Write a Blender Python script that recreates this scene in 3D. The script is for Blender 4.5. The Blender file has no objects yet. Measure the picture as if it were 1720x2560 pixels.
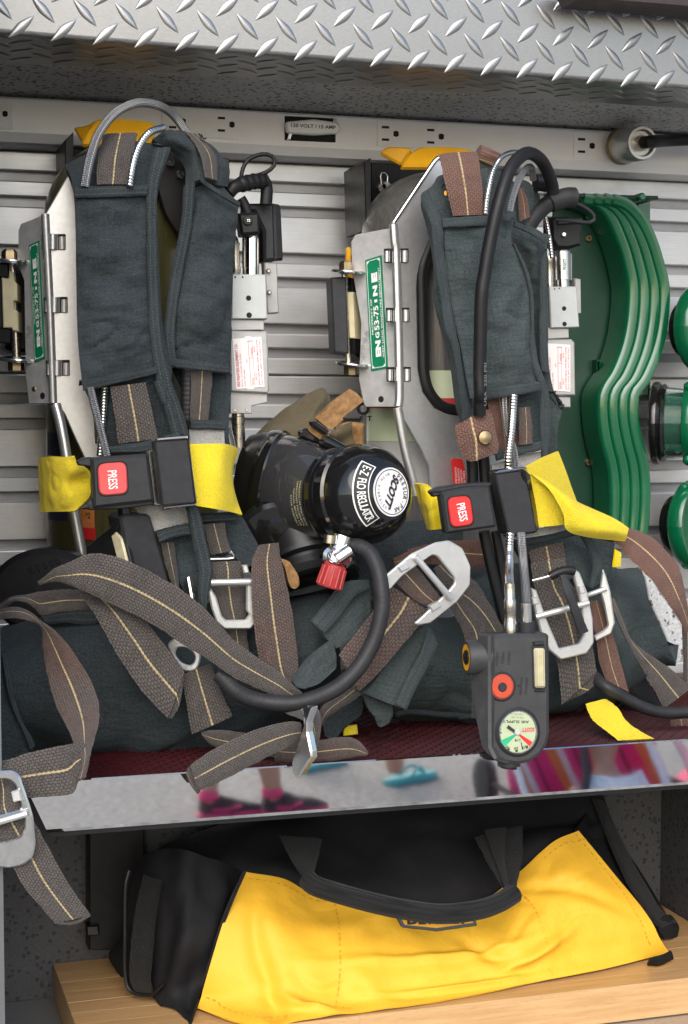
import bpy, bmesh, math, random
from mathutils import Vector, Matrix, noise
from mathutils.geometry import tessellate_polygon
random.seed(7)
sc = bpy.context.scene
COL = sc.collection
R = math.radians
# ------------------------------------------------------------------ camera
YAW, PITCH, FPX, CAMH = R(17.0), R(-3.45), 4000.0, 1.5
cam_d = bpy.data.cameras.new('camera'); cam = bpy.data.objects.new('camera', cam_d); COL.objects.link(cam)
cam.location = (0, 0, CAMH); cam.rotation_euler = (R(90) + PITCH, 0, -YAW)
cam_d.sensor_fit = 'VERTICAL'; cam_d.sensor_height = 24.0; cam_d.sensor_width = 24.0
cam_d.lens = 24.0 * FPX / 2560.0; cam_d.clip_start = .02; cam_d.clip_end = 400
sc.camera = cam
# ------------------------------------------------------------------ daylight (bright open shade)
SUN_EL, SUN_AZ = R(36), R(198)          # azimuth clockwise from +Y: behind the camera, a little to the left
wd = bpy.data.worlds.new('World'); sc.world = wd; wd.use_nodes = True
nt = wd.node_tree; bg = nt.nodes['Background']; sky = nt.nodes.new('ShaderNodeTexSky')
sky.sky_type = 'NISHITA'; sky.sun_disc = False; sky.sun_elevation = SUN_EL; sky.sun_rotation = SUN_AZ
sky.air_density = 1.0; sky.dust_density = 2.0; sky.ozone_density = .6
nt.links.new(sky.outputs[0], bg.inputs[0]); bg.inputs[1].default_value = .15
sun_d = bpy.data.lights.new('sun', 'SUN'); sun = bpy.data.objects.new('sun', sun_d); COL.objects.link(sun)
sun_d.energy = 1.3; sun_d.angle = R(55); sun_d.color = (1, .99, .975)
sd = Vector((math.sin(SUN_AZ) * math.cos(SUN_EL), math.cos(SUN_AZ) * math.cos(SUN_EL), math.sin(SUN_EL)))
sun.rotation_euler = sd.to_track_quat('Z', 'Y').to_euler(); sun.location = sd * 6
vs = sc.view_settings; vs.view_transform = 'Standard'; vs.look = 'None'; vs.gamma = 1; vs.use_curve_mapping = False
vs.exposure = 0.68
sc.render.engine = 'CYCLES'
sc.cycles.use_denoising = True
sc.cycles.max_bounces = 8; sc.cycles.diffuse_bounces = 3; sc.cycles.glossy_bounces = 4; sc.cycles.transmission_bounces = 6
sc.cycles.sample_clamp_indirect = 6

# ------------------------------------------------------------------ pixel -> place
cy_, sy_, cp_, sp_ = math.cos(YAW), math.sin(YAW), math.cos(PITCH), math.sin(PITCH)
FWD = Vector((sy_ * cp_, cy_ * cp_, sp_)); RGT = Vector((cy_, -sy_, 0)); UP = RGT.cross(FWD)
CAM = Vector((0, 0, CAMH))
def ray(x, y): return FWD + RGT * ((x - 860) / FPX) - UP * ((y - 1280) / FPX)
def P(x, y, Y):
    r = ray(x, y); return CAM + r * (Y / r.y)
def mpp(Y): return Y / .956 / FPX        # metres per photo pixel near the depth Y
_z = lambda x, y, w, ow=1568: (x, y, w / ow)
ZM = dict(A=_z(0, 0, 860), B=_z(860, 0, 860), C=_z(0, 260, 720), D=_z(800, 340, 920), E=_z(0, 900, 700), F=_z(560, 940, 600),
          G=_z(1020, 980, 700), H=_z(0, 1350, 700), I=_z(440, 1340, 740), J=_z(1100, 1400, 620), K=_z(0, 1880, 860), L=_z(860, 1880, 860),
          M=_z(0, 560, 240, 718), N=_z(1360, 440, 360, 1500), O=_z(1360, 900, 360, 1500), Q=_z(540, 380, 320, 1167), R=_z(800, 600, 340, 1240),
          S=_z(1100, 860, 360, 1556), T=_z(960, 360, 460), U=_z(1420, 1300, 300, 1250), V=_z(0, 1340, 420), W=_z(380, 1240, 360),
          X=_z(60, 1080, 360), Y=_z(120, 2050, 500), Z=(0, 0, 1.0))
def px(s):
    if not isinstance(s, str): return s
    out, z = [], None
    for t in s.split():
        if t in ZM: z = ZM[t]; continue
        v = [float(q) for q in t.split(',')]
        out.append((z[0] + v[0] * z[2], z[1] + v[1] * z[2], v[2] / 1000 if len(v) > 2 else 0.0))
    return out
def W3(s, Y): return [P(x, y, Y + d) for x, y, d in px(s)]

class Pl:
    """a plane in the place: through the point under a pixel at depth Y, facing the opening, turned by yaw / pitch"""
    def __init__(s, at, Y, yaw=0, pitch=0):
        a = px(at)[0]; s.o = P(a[0], a[1], Y + a[2]); yw, pt = R(yaw), R(pitch)
        s.n = Vector((math.sin(yw) * math.cos(pt), -math.cos(yw) * math.cos(pt), math.sin(pt)))
        s.ex = Vector((math.cos(yw), math.sin(yw), 0)); s.ey = s.n.cross(s.ex)
    def uv(s, x, y):
        r = ray(x, y); t = (s.o - CAM).dot(s.n) / r.dot(s.n); d = CAM + r * t - s.o
        return (d.dot(s.ex), d.dot(s.ey))
    def pts(s, q): return [s.uv(a[0], a[1]) for a in px(q)]
    def w(s, u, v, h=0): return s.o + s.ex * u + s.ey * v + s.n * h
    def W(s, q, h=0): return [s.w(u, v, h) for u, v in s.pts(q)]

# ------------------------------------------------------------------ objects
WO = {}
def thing(name, label, cat, base, group=None):
    o = bpy.data.objects.new(name, None); COL.objects.link(o); o.empty_display_size = .02
    o.location = base; WO[o.name] = Vector(base); o['label'] = label; o['category'] = cat
    if group: o['group'] = group
    return o
def tag(o, label, cat, group=None):
    o['label'] = label; o['category'] = cat
    if group: o['group'] = group
    return o
def link(name, me, parent, loc):
    o = bpy.data.objects.new(name, me); COL.objects.link(o); WO[o.name] = Vector(loc)
    if parent is not None: o.parent = parent; o.location = Vector(loc) - WO[parent.name]
    else: o.location = loc
    return o
def mk(name, verts, faces, mat, parent=None, uvs=None, smooth=True, kind=None, label=None, sharp=None):
    c = Vector((0, 0, 0))
    lo = Vector((min(v[i] for v in verts) for i in range(3))); hi = Vector((max(v[i] for v in verts) for i in range(3)))
    c = (lo + hi) / 2
    me = bpy.data.meshes.new(name); me.from_pydata([tuple(Vector(v) - c) for v in verts], [], faces)
    if uvs is not None:
        ul = me.uv_layers.new(name='UVMap')
        for l in me.loops: ul.data[l.index].uv = uvs[l.vertex_index]
    me.materials.append(mat)
    if smooth: me.polygons.foreach_set('use_smooth', [True] * len(me.polygons))
    me.update()
    if smooth and sharp: me.set_sharp_from_angle(angle=R(sharp))
    o = link(name, me, parent, c)
    if kind: o['kind'] = kind
    if label: o['label'] = label
    return o
def cr(pts, n, closed=False):
    """Catmull-Rom through the points, n samples evenly by chord"""
    pts = [Vector(p) for p in pts]
    if len(pts) == 1: return pts * n
    if len(pts) == 2: return [pts[0].lerp(pts[1], i / (n - 1)) for i in range(n)]
    m = len(pts); q = [pts[0] * 2 - pts[1]] + pts + [pts[-1] * 2 - pts[-2]]
    dense = []
    for i in range(m - 1):
        a, b, c, d = q[i:i + 4]
        for k in range(12):
            t = k / 12
            dense.append(.5 * ((2 * b) + (c - a) * t + (2 * a - 5 * b + 4 * c - d) * t * t + (3 * b - a - 3 * c + d) * t ** 3))
    dense.append(pts[-1])
    L = [0]
    for i in range(1, len(dense)): L.append(L[-1] + (dense[i] - dense[i - 1]).length)
    out, j = [], 0
    for i in range(n):
        s = L[-1] * i / (n - 1)
        while j < len(L) - 2 and L[j + 1] < s: j += 1
        e = L[j + 1] - L[j]; out.append(dense[j].lerp(dense[j + 1], (s - L[j]) / e if e > 1e-12 else 0))
    return out
def resample(pts, n):
    pts = [Vector(p) for p in pts]; L = [0]
    for i in range(1, len(pts)): L.append(L[-1] + (pts[i] - pts[i - 1]).length)
    return L

def ribbon(name, parent, a, b, Y, mat, th=.0022, n=36, m=8, Yb=None, bow=0, label=None):
    """a strap between two edge lines, with thickness; u across 0..1, v along in strap widths"""
    A = cr(W3(a, Y) if isinstance(a, str) else a, n); B = cr(W3(b, Y if Yb is None else Yb) if isinstance(b, str) else b, n)
    wid = sum((A[i] - B[i]).length for i in range(n)) / n
    C = [(A[i] + B[i]) / 2 for i in range(n)]; v = [0]
    for i in range(1, n): v.append(v[-1] + (C[i] - C[i - 1]).length / wid)
    V, U, F = [], [], []; pn = None
    for i in range(n):
        t = C[min(i + 1, n - 1)] - C[max(i - 1, 0)]; w = B[i] - A[i]
        nn = t.cross(w)
        nn = nn.normalized() if nn.length > 1e-12 else (pn or Vector((0, -1, 0)))
        if pn is None:
            if nn.dot(CAM - C[i]) < 0: nn = -nn
        elif nn.dot(pn) < 0: nn = -nn
        if pn is not None: nn = (nn + pn * .6).normalized()
        pn = nn
        for side in (1, -1):
            for k in range(m + 1):
                u = k / m; e = abs(2 * u - 1)
                pr = (1 - e ** 6) * .5 + (.0 if e > .999 else .5)
                q = A[i].lerp(B[i], u); wv = noise.noise(q * 38 + Vector((len(name), n * .37, 0))) * .0011 + noise.noise(q * 420) * .00022
                V.append(q + nn * (side * th * .5 * pr + bow * (1 - e * e) * wid + wv) + (w.normalized() * (noise.noise(q * 900) * .0005 + noise.noise(q * 90) * .0006) if e > .99 else Vector())); U.append((u, v[i]))
    S = 2 * (m + 1)
    for i in range(n - 1):
        for k in range(m):
            p = i * S + k; F.append((p, p + 1, p + S + 1, p + S))
            p = i * S + (m + 1) + k; F.append((p, p + S, p + S + 1, p + 1))
        for k in (0, m):
            p, q = i * S + k, i * S + m + 1 + k
            F.append((p, p + S, q + S, q) if k == 0 else (p, q, q + S, p + S))
    for i in (0, n - 1):
        for k in range(m):
            p, q = i * S + k, i * S + m + 1 + k
            F.append((p, q, q + 1, p + 1) if i == 0 else (p, p + 1, q + 1, q))
    return mk(name, V, F, mat, parent, U, sharp=50, label=label)

def patch(name, parent, rows, Y, mat, nu=24, nv=36, th=.003, wr=(.0012, 45), bulge=0, fold=None, label=None, seed=0):
    """a cloth sheet through rows of points; wr = wrinkle (height, per metre); bulge = pillow height"""
    G = [cr(W3(r, Y) if isinstance(r, str) else r, nu) for r in rows]
    cols = [cr([g[i] for g in G], nv) for i in range(nu)]
    g = [[cols[i][j] for i in range(nu)] for j in range(nv)]
    nrm = [[None] * nu for _ in range(nv)]
    ctr = g[nv // 2][nu // 2]; sgn = 1
    def nat(j, i):
        a = g[j][min(i + 1, nu - 1)] - g[j][max(i - 1, 0)]; b = g[min(j + 1, nv - 1)][i] - g[max(j - 1, 0)][i]
        x = a.cross(b); return x.normalized() if x.length > 1e-14 else Vector((0, -1, 0))
    if nat(nv // 2, nu // 2).dot(CAM - ctr) < 0: sgn = -1
    for j in range(nv):
        for i in range(nu): nrm[j][i] = nat(j, i) * sgn
    du = [sum((g[j][i] - g[j][i - 1]).length for j in range(nv)) / nv for i in range(1, nu)]
    dv = [sum((g[j][i] - g[j - 1][i]).length for i in range(nu)) / nu for j in range(1, nv)]
    us = [0]; vv = [0]
    for d in du: us.append(us[-1] + d)
    for d in dv: vv.append(vv[-1] + d)
    V, U = [], []
    off = Vector((seed * 3.1, seed * 1.7, seed * 5.3))
    for side in (0, 1):
        for j in range(nv):
            for i in range(nu):
                a, b = i / (nu - 1), j / (nv - 1)
                h = 0
                if wr[0]:
                    p = g[j][i] * wr[1] + off; p = Vector((p.x, p.y, p.z * (wr[2] if len(wr) > 2 else .55)))
                    h = noise.noise(p) * wr[0] + noise.noise(p * 2.3) * wr[0] * .4
                    q = Vector((p.x * .8 + p.z * .5, p.y, p.z * 1.5 - p.x * .4)) + Vector((7.7, 3.1, 1.9)); h -= max(0, 1 - abs(noise.noise(q)) * 4.5) * wr[0] * .55 * max(0, noise.noise(p * .6 + Vector((4, 9, 2))) * 2 + .4)
                    ed = min(1, 6 * min(a, 1 - a, b, 1 - b) + .25); h *= ed
                if bulge: h += bulge * (1 - (2 * a - 1) ** 4) * (1 - (2 * b - 1) ** 4)
                if fold: h += fold(a, b)
                V.append(g[j][i] + nrm[j][i] * (h - side * th)); U.append((us[i], vv[j]))
    F = []; N = nu * nv
    for j in range(nv - 1):
        for i in range(nu - 1):
            p = j * nu + i; q = (p, p + 1, p + nu + 1, p + nu)
            if sgn < 0: q = q[::-1]
            F.append(q); F.append(tuple(x + N for x in q[::-1]))
    bd = [i for i in range(nu)] + [j * nu + nu - 1 for j in range(1, nv)] + [(nv - 1) * nu + i for i in range(nu - 2, -1, -1)] + [j * nu for j in range(nv - 2, 0, -1)]
    for k in range(len(bd)):
        a, b = bd[k], bd[(k + 1) % len(bd)]; F.append((b, a, a + N, b + N) if sgn > 0 else (a, b, b + N, a + N))
    return mk(name, V, F, mat, parent, U, sharp=60, label=label)

def tube(name, parent, pts, Y, r, mat, n=None, seg=14, rf=None, label=None, raw=False):
    C = W3(pts, Y) if isinstance(pts, str) else [Vector(p) for p in pts]
    L = sum((C[i] - C[i - 1]).length for i in range(1, len(C)))
    if n is None: n = max(8, int(L / .004)) if len(C) > 2 else 2
    if rf and n < 200: n = max(n, 60)
    if not raw: C = cr(C, n)
    n = len(C); V, U, F = [], [], []; s = 0
    t0 = (C[1] - C[0]).normalized(); u = t0.orthogonal().normalized()
    for i in range(n):
        if i: s += (C[i] - C[i - 1]).length
        t = (C[min(i + 1, n - 1)] - C[max(i - 1, 0)]).normalized()
        u = (u - t * u.dot(t)).normalized(); w = t.cross(u)
        rr = r * (rf(s, s / L) if rf else 1)
        for k in range(seg + 1):
            a = 2 * math.pi * k / seg; V.append(C[i] + (u * math.cos(a) + w * math.sin(a)) * rr); U.append((k / seg, s))
    S = seg + 1
    for i in range(n - 1):
        for k in range(seg): F.append((i * S + k, i * S + k + 1, (i + 1) * S + k + 1, (i + 1) * S + k))
    F.append(tuple(range(seg - 1, -1, -1))); F.append(tuple((n - 1) * S + k for k in range(seg)))
    return mk(name, V, F, mat, parent, U, sharp=50, label=label)

def lathe(name, parent, o, ax, prof, mat, seg=36, label=None, sharp=35, cap=True):
    ax = Vector(ax).normalized(); u = ax.cross(Vector((0, 0, 1)))
    u = u.normalized() if u.length > .01 else Vector((1, 0, 0)); w = ax.cross(u)
    V, F, U = [], [], []; L = 0
    for i, (h, r) in enumerate(prof):
        if i: L += math.hypot(h - prof[i - 1][0], r - prof[i - 1][1])
        for k in range(seg + 1):
            a = 2 * math.pi * k / seg
            V.append(Vector(o) + ax * h + (u * math.cos(a) + w * math.sin(a)) * max(r, 1e-5)); U.append((k / seg, L))
    S = seg + 1
    for i in range(len(prof) - 1):
        for k in range(seg): F.append((i * S + k + 1, i * S + k, (i + 1) * S + k, (i + 1) * S + k + 1))
    if cap:
        if prof[0][1] > 1e-4: F.append(tuple(range(seg)))
        if prof[-1][1] > 1e-4: F.append(tuple((len(prof) - 1) * S + k for k in range(seg - 1, -1, -1)))
    return mk(name, V, F, mat, parent, U, sharp=sharp, label=label)

def fillet(p, r, k=4):
    out = []; n = len(p)
    for i in range(n):
        a, b, c = Vector(p[i - 1]), Vector(p[i]), Vector(p[(i + 1) % n])
        d1, d2 = a - b, c - b; l1, l2 = d1.length, d2.length
        rr = min(r, .45 * l1, .45 * l2)
        if rr < 1e-6 or l1 < 1e-9 or l2 < 1e-9: out.append(b); continue
        s, e = b + d1 / l1 * rr, b + d2 / l2 * rr
        for j in range(k + 1):
            t = j / k; out.append((1 - t) ** 2 * s + 2 * t * (1 - t) * b + t * t * e)
    return out
def slab(name, parent, pl, outline, th, mat, bev=.0006, holes=(), rnd=0, off=0, label=None, smooth=True, back=None):
    """a plate: the outline laid in the plane pl, th deep behind it, off in front of it, edges eased by bev"""
    def prep(q):
        p = pl.pts(q) if isinstance(q, str) else [tuple(a) for a in q]
        p = [Vector((a[0], a[1])) for a in p]
        return fillet(p, rnd) if rnd else p
    loops = [prep(outline)] + [prep(h) for h in holes]
    def area(p): return sum(p[i - 1].x * p[i].y - p[i].x * p[i - 1].y for i in range(len(p)))
    V, F = [], []; fr = []; idx = 0
    for li, p in enumerate(loops):
        if (area(p) < 0) == (li == 0): p = p[::-1]
        n = len(p); ins = []
        for i in range(n):
            a, b, c = p[i - 1], p[i], p[(i + 1) % n]
            e1, e2 = (b - a), (c - b)
            e1 = e1.normalized() if e1.length > 1e-9 else e2.normalized(); e2 = e2.normalized() if e2.length > 1e-9 else e1
            t = e1 + e2; t = t.normalized() if t.length > 1e-6 else e1
            ins.append(b + Vector((-t.y, t.x)) * bev)
        r0 = len(V)
        for (q, h) in ((ins, off), (p, off - bev), (p, off - th)):
            for v in q: V.append(pl.w(v.x, v.y, h))
        for s in range(2):
            for i in range(n):
                j = (i + 1) % n; x = r0 + s * n
                F.append((x + j, x + i, x + n + i, x + n + j))
        fr.append((r0, n, ins, p))
    tri = tessellate_polygon([[Vector((v.x, v.y, 0)) for v in f[2]] for f in fr])
    m0 = [f[0] + i for f in fr for i in range(f[1])]; m2 = [f[0] + 2 * f[1] + i for f in fr for i in range(f[1])]
    flat = [v for f in fr for v in f[2]]
    for t in tri:
        a, b, c = (flat[i] for i in t); s = (b - a).cross(c - a) if hasattr(b - a, 'cross') else 0
        s = (b.x - a.x) * (c.y - a.y) - (b.y - a.y) * (c.x - a.x)
        t = t if s > 0 else t[::-1]
        F.append(tuple(m0[i] for i in t)); F.append(tuple(m2[i] for i in t[::-1]))
    U = [((v - pl.o).dot(pl.ex), (v - pl.o).dot(pl.ey)) for v in V]
    return mk(name, V, F, mat, parent, U, smooth=smooth, sharp=30, label=label)

def disc(name, parent, pl, at, r, th, mat, off=0, bev=.0005, ry=None, seg=28, hole=None, label=None):
    u, v = pl.pts(at)[0]; ry = ry or r
    c = [(u + r * math.cos(2 * math.pi * k / seg), v + ry * math.sin(2 * math.pi * k / seg)) for k in range(seg)]
    hs = []
    if hole: hs = [[(u + hole * r * math.cos(2 * math.pi * k / seg), v + hole * ry * math.sin(2 * math.pi * k / seg)) for k in range(seg)]]
    return slab(name, parent, pl, c, th, mat, bev=bev, off=off, holes=hs, label=label)

_tx = {}
def glyphs(s, bold=0.0, res=3):
    key = (s, bold)
    if key not in _tx:
        cu = bpy.data.curves.new('t', 'FONT'); cu.body = s; cu.size = 1; cu.resolution_u = res; cu.offset = bold
        ob = bpy.data.objects.new('t', cu); me = bpy.data.meshes.new_from_object(ob)
        vs_ = [Vector((v.co.x, v.co.y)) for v in me.vertices]; fs = [tuple(p.vertices) for p in me.polygons]
        bpy.data.objects.remove(ob); bpy.data.curves.remove(cu); bpy.data.meshes.remove(me)
        _tx[key] = (vs_, fs)
    return _tx[key]
def text(parent, s, pl, p0, p1, h, mat, off=.0004, bold=.01, warp=None, name='lettering', hpx=True):
    """writing whose baseline runs from pixel p0 to p1 on the plane; h = letter height in photo pixels"""
    vs_, fs = glyphs(s, bold)
    x0, x1 = min(v.x for v in vs_), max(v.x for v in vs_); y0, y1 = min(v.y for v in vs_), max(v.y for v in vs_)
    a, b = (Vector(q) for q in pl.pts(p0 + ' ' + p1.split(' ', 1)[-1] if len(p1.split()) == 1 else p0 + ' ' + p1))
    d = b - a; nrm = Vector((-d.y, d.x)).normalized(); hh = h * mpp((pl.o).y)
    V = []
    for v in vs_:
        q = a + d * ((v.x - x0) / (x1 - x0)) + nrm * (hh * (v.y - y0) / max(y1 - y0, 1e-6))
        V.append(warp(q.x, q.y, off) if warp else pl.w(q.x, q.y, off))
    return mk(name, V, fs, mat, parent, smooth=False)
def arc_text(parent, s, pl, c, r, a0, a1, h, mat, off=.0004, bold=.012, name='lettering', flip=False):
    """letters round a circle in the plane; angles in degrees, c = (u, v)"""
    V, F = [], []; n = len(s)
    for i, ch in enumerate(s):
        if ch == ' ': continue
        vs_, fs = glyphs(ch, bold); a = R(a0 + (a1 - a0) * (i + .5) / n)
        x0, x1 = min(v.x for v in vs_), max(v.x for v in vs_); k = h / .7
        rad = Vector((math.cos(a), math.sin(a))); tan = Vector((math.sin(a), -math.cos(a)))
        if flip: rad, tan = -rad, -tan
        o = Vector(c) + Vector((math.cos(a), math.sin(a))) * r
        b = len(V)
        for v in vs_:
            q = o + tan * ((v.x - (x0 + x1) / 2) * k * .9) + rad * ((v.y - .35) * k); V.append(pl.w(q.x, q.y, off))
        F += [tuple(b + x for x in f) for f in fs]
    return mk(name, V, F, mat, parent, smooth=False)
def box(name, parent, lo, hi, mat, kind=None):
    V = [(x, y, z) for x in (lo[0], hi[0]) for y in (lo[1], hi[1]) for z in (lo[2], hi[2])]
    F = [(0, 1, 3, 2), (4, 6, 7, 5), (0, 4, 5, 1), (2, 3, 7, 6), (0, 2, 6, 4), (1, 5, 7, 3)]
    return mk(name, V, F, mat, parent, smooth=False, kind=kind)
def vcylY(name, parent, a, b, Y, rpx, mat, prof=None, seg=24):
    A, B = W3(a, Y)[0], W3(b, Y)[0]; L = (B - A).length; r = rpx * mpp(Y)
    return lathe(name, parent, A, B - A, [(0, 0)] + [(t * L, f * r) for t, f in (prof or [(0, .92), (.02, 1), (.98, 1), (1, .92)])] + [(L, 0)], mat, seg=seg)
def vcyl(name, parent, pl, a, b, rpx, mat, prof=None, seg=24, off=0):
    """a turned part between two pixels in a plane; rpx = radius in photo pixels, prof = [(t, factor)]"""
    A, B = pl.W(a, off)[0], pl.W(b, off)[0]; L = (B - A).length; r = rpx * mpp(A.y)
    pr = prof or [(0, .92), (.02, 1), (.98, 1), (1, .92)]
    return lathe(name, parent, A, B - A, [(0, 0)] + [(t * L, f * r) for t, f in pr] + [(L, 0)], mat, seg=seg)
# ------------------------------------------------------------------ materials
def nodes(name):
    m = bpy.data.materials.new(name); m.use_nodes = True; t = m.node_tree
    return m, t, t.nodes['Principled BSDF']
class NT:
    def __init__(s, t): s.t = t
    def n(s, ty, **k):
        o = s.t.nodes.new('ShaderNode' + ty)
        for a, b in k.items(): setattr(o, a, b)
        return o
    def l(s, a, b): s.t.links.new(a, b)
    def math(s, op, a, b=None, c=None):
        o = s.n('Math', operation=op)
        for i, v in enumerate((a, b, c)):
            if v is None: continue
            if isinstance(v, (int, float)): o.inputs[i].default_value = v
            else: s.l(v, o.inputs[i])
        return o.outputs[0]
    def mix(s, f, a, b, mode='MIX'):
        o = s.n('Mix', data_type='RGBA', blend_type=mode)
        for v, i in ((f, 0), (a, 6), (b, 7)):
            if isinstance(v, (int, float)): o.inputs[i].default_value = v
            elif isinstance(v, (tuple, list)): o.inputs[i].default_value = (*v[:3], 1)
            else: s.l(v, o.inputs[i])
        return o.outputs[2]
    def noise(s, vec, scale, detail=4, rough=.55):
        o = s.n('TexNoise'); o.inputs['Scale'].default_value = scale; o.inputs['Detail'].default_value = detail; o.inputs['Roughness'].default_value = rough
        if vec is not None: s.l(vec, o.inputs['Vector'])
        return o.outputs[0]
    def ramp(s, f, stops):
        o = s.n('ValToRGB'); e = o.color_ramp.elements
        while len(e) < len(stops): e.new(.5)
        for i, (p, c) in enumerate(stops): e[i].position = p; e[i].color = (c, c, c, 1) if isinstance(c, (int, float)) else (*c, 1)
        s.l(f, o.inputs[0]); return o.outputs[0]
    def bump(s, h, st, dist, nrm=None):
        o = s.n('Bump'); o.inputs['Strength'].default_value = st; o.inputs['Distance'].default_value = dist; s.l(h, o.inputs['Height'])
        if nrm is not None: s.l(nrm, o.inputs['Normal'])
        return o.outputs[0]
    def map(s, vec, sx, sy, sz=1):
        o = s.n('Mapping'); o.inputs['Scale'].default_value = (sx, sy, sz); s.l(vec, o.inputs['Vector']); return o.outputs[0]
    def sep(s, vec):
        o = s.n('SeparateXYZ'); s.l(vec, o.inputs[0]); return o.outputs
def mat(name, col, rough=.5, metal=0, var=.25, vs=60, bump=0, bs=400, dirt=None, coat=0, trans=0, spec=.5, stretch=None, rv=.12):
    m, t, b = nodes(name); g = NT(t); tc = g.n('TexCoord').outputs['Object']
    vec = g.map(tc, *stretch) if stretch else tc
    nz = g.noise(vec, vs, 5)
    c = g.mix(g.ramp(nz, [(.3, 0.), (.7, 1.)]), tuple(x * (1 - var) for x in col), tuple(min(1, x * (1 + var * .6)) for x in col))
    if dirt:
        d = g.noise(tc, dirt[1], 8, .7); c = g.mix(g.ramp(d, [(dirt[2] if len(dirt) > 2 else .55, 0.), ((dirt[2] if len(dirt) > 2 else .55) + .12, 1.)]), c, dirt[0])
    g.l(c, b.inputs['Base Color'])
    g.l(g.math('MULTIPLY_ADD', g.noise(vec, vs * 2.3, 3), rv * 2, max(0.02, rough - rv)), b.inputs['Roughness'])
    b.inputs['Metallic'].default_value = metal; b.inputs['Coat Weight'].default_value = coat; b.inputs['Transmission Weight'].default_value = trans
    b.inputs['Specular IOR Level'].default_value = spec
    if bump: g.l(g.bump(g.noise(vec, bs, 3), bump, .0006), b.inputs['Normal'])
    return m
def cloth(name, col, grid=.0, worn=(.12, .13, .12), sheen=.04, gx=165, wear=.5, wr=.35, stitch=None):
    m, t, b = nodes(name); g = NT(t); tc = g.n('TexCoord'); uv, ob = tc.outputs['UV'], tc.outputs['Object']
    u, v, _ = g.sep(uv)
    wv = g.math('MULTIPLY', g.math('SINE', g.math('MULTIPLY', u, 6283 / 1.1)), g.math('SINE', g.math('MULTIPLY', v, 6283 / 1.3)))
    slub = g.noise(g.map(uv, 160, 1300, 1), 1, 3)           # faint crosswise threads
    c = g.mix(g.ramp(g.noise(ob, 28, 5), [(.3, 0.), (.72, 1.)]), tuple(x * .72 for x in col), tuple(x * 1.25 for x in col))
    c = g.mix(g.ramp(g.noise(ob, 1000, 2, .7), [(.3, 0.), (.7, 1.)]), g.mix(.42, c, (0, 0, 0)), g.mix(.06, c, (.5, .55, .55)))
    c = g.mix(g.ramp(g.noise(ob, 9, 4, .6), [(.5, 0.), (.75, .5)]), c, g.mix(.5, c, worn))
    c = g.mix(g.math('MULTIPLY', g.ramp(slub, [(.56, 0.), (.75, 1.)]), wear), c, worn)
    if grid:
        gl = g.math('MAXIMUM', g.math('GREATER_THAN', g.math('SINE', g.math('MULTIPLY', u, 6.2832 * gx)), .93), g.math('GREATER_THAN', g.math('SINE', g.math('MULTIPLY', v, 6.2832 * gx)), .93))
        c = g.mix(g.math('MULTIPLY', gl, grid), c, tuple(x * .45 for x in col))
    if stitch:
        ln = g.math('MINIMUM', g.math('ABSOLUTE', g.math('SUBTRACT', u, .3)), g.math('ABSOLUTE', g.math('SUBTRACT', u, .74)))
        st = g.math('MULTIPLY', g.math('LESS_THAN', ln, .035), g.math('GREATER_THAN', g.math('SINE', g.math('MULTIPLY', v, 26)), -.2))
        c = g.mix(g.math('MULTIPLY', st, .75), c, stitch)
    g.l(c, b.inputs['Base Color']); b.inputs['Roughness'].default_value = .88; b.inputs['Specular IOR Level'].default_value = .25
    b.inputs['Sheen Weight'].default_value = sheen; b.inputs['Sheen Roughness'].default_value = .5
    n0 = g.bump(g.noise(g.map(uv, 22, 75, 1), 1, 4, .6), wr * 1.3, .006); n1 = g.bump(g.noise(ob, 90, 6, .65), wr * 1.3, .004, n0); g.l(g.bump(wv, .35, .0005, n1), b.inputs['Normal'])
    return m
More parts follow.
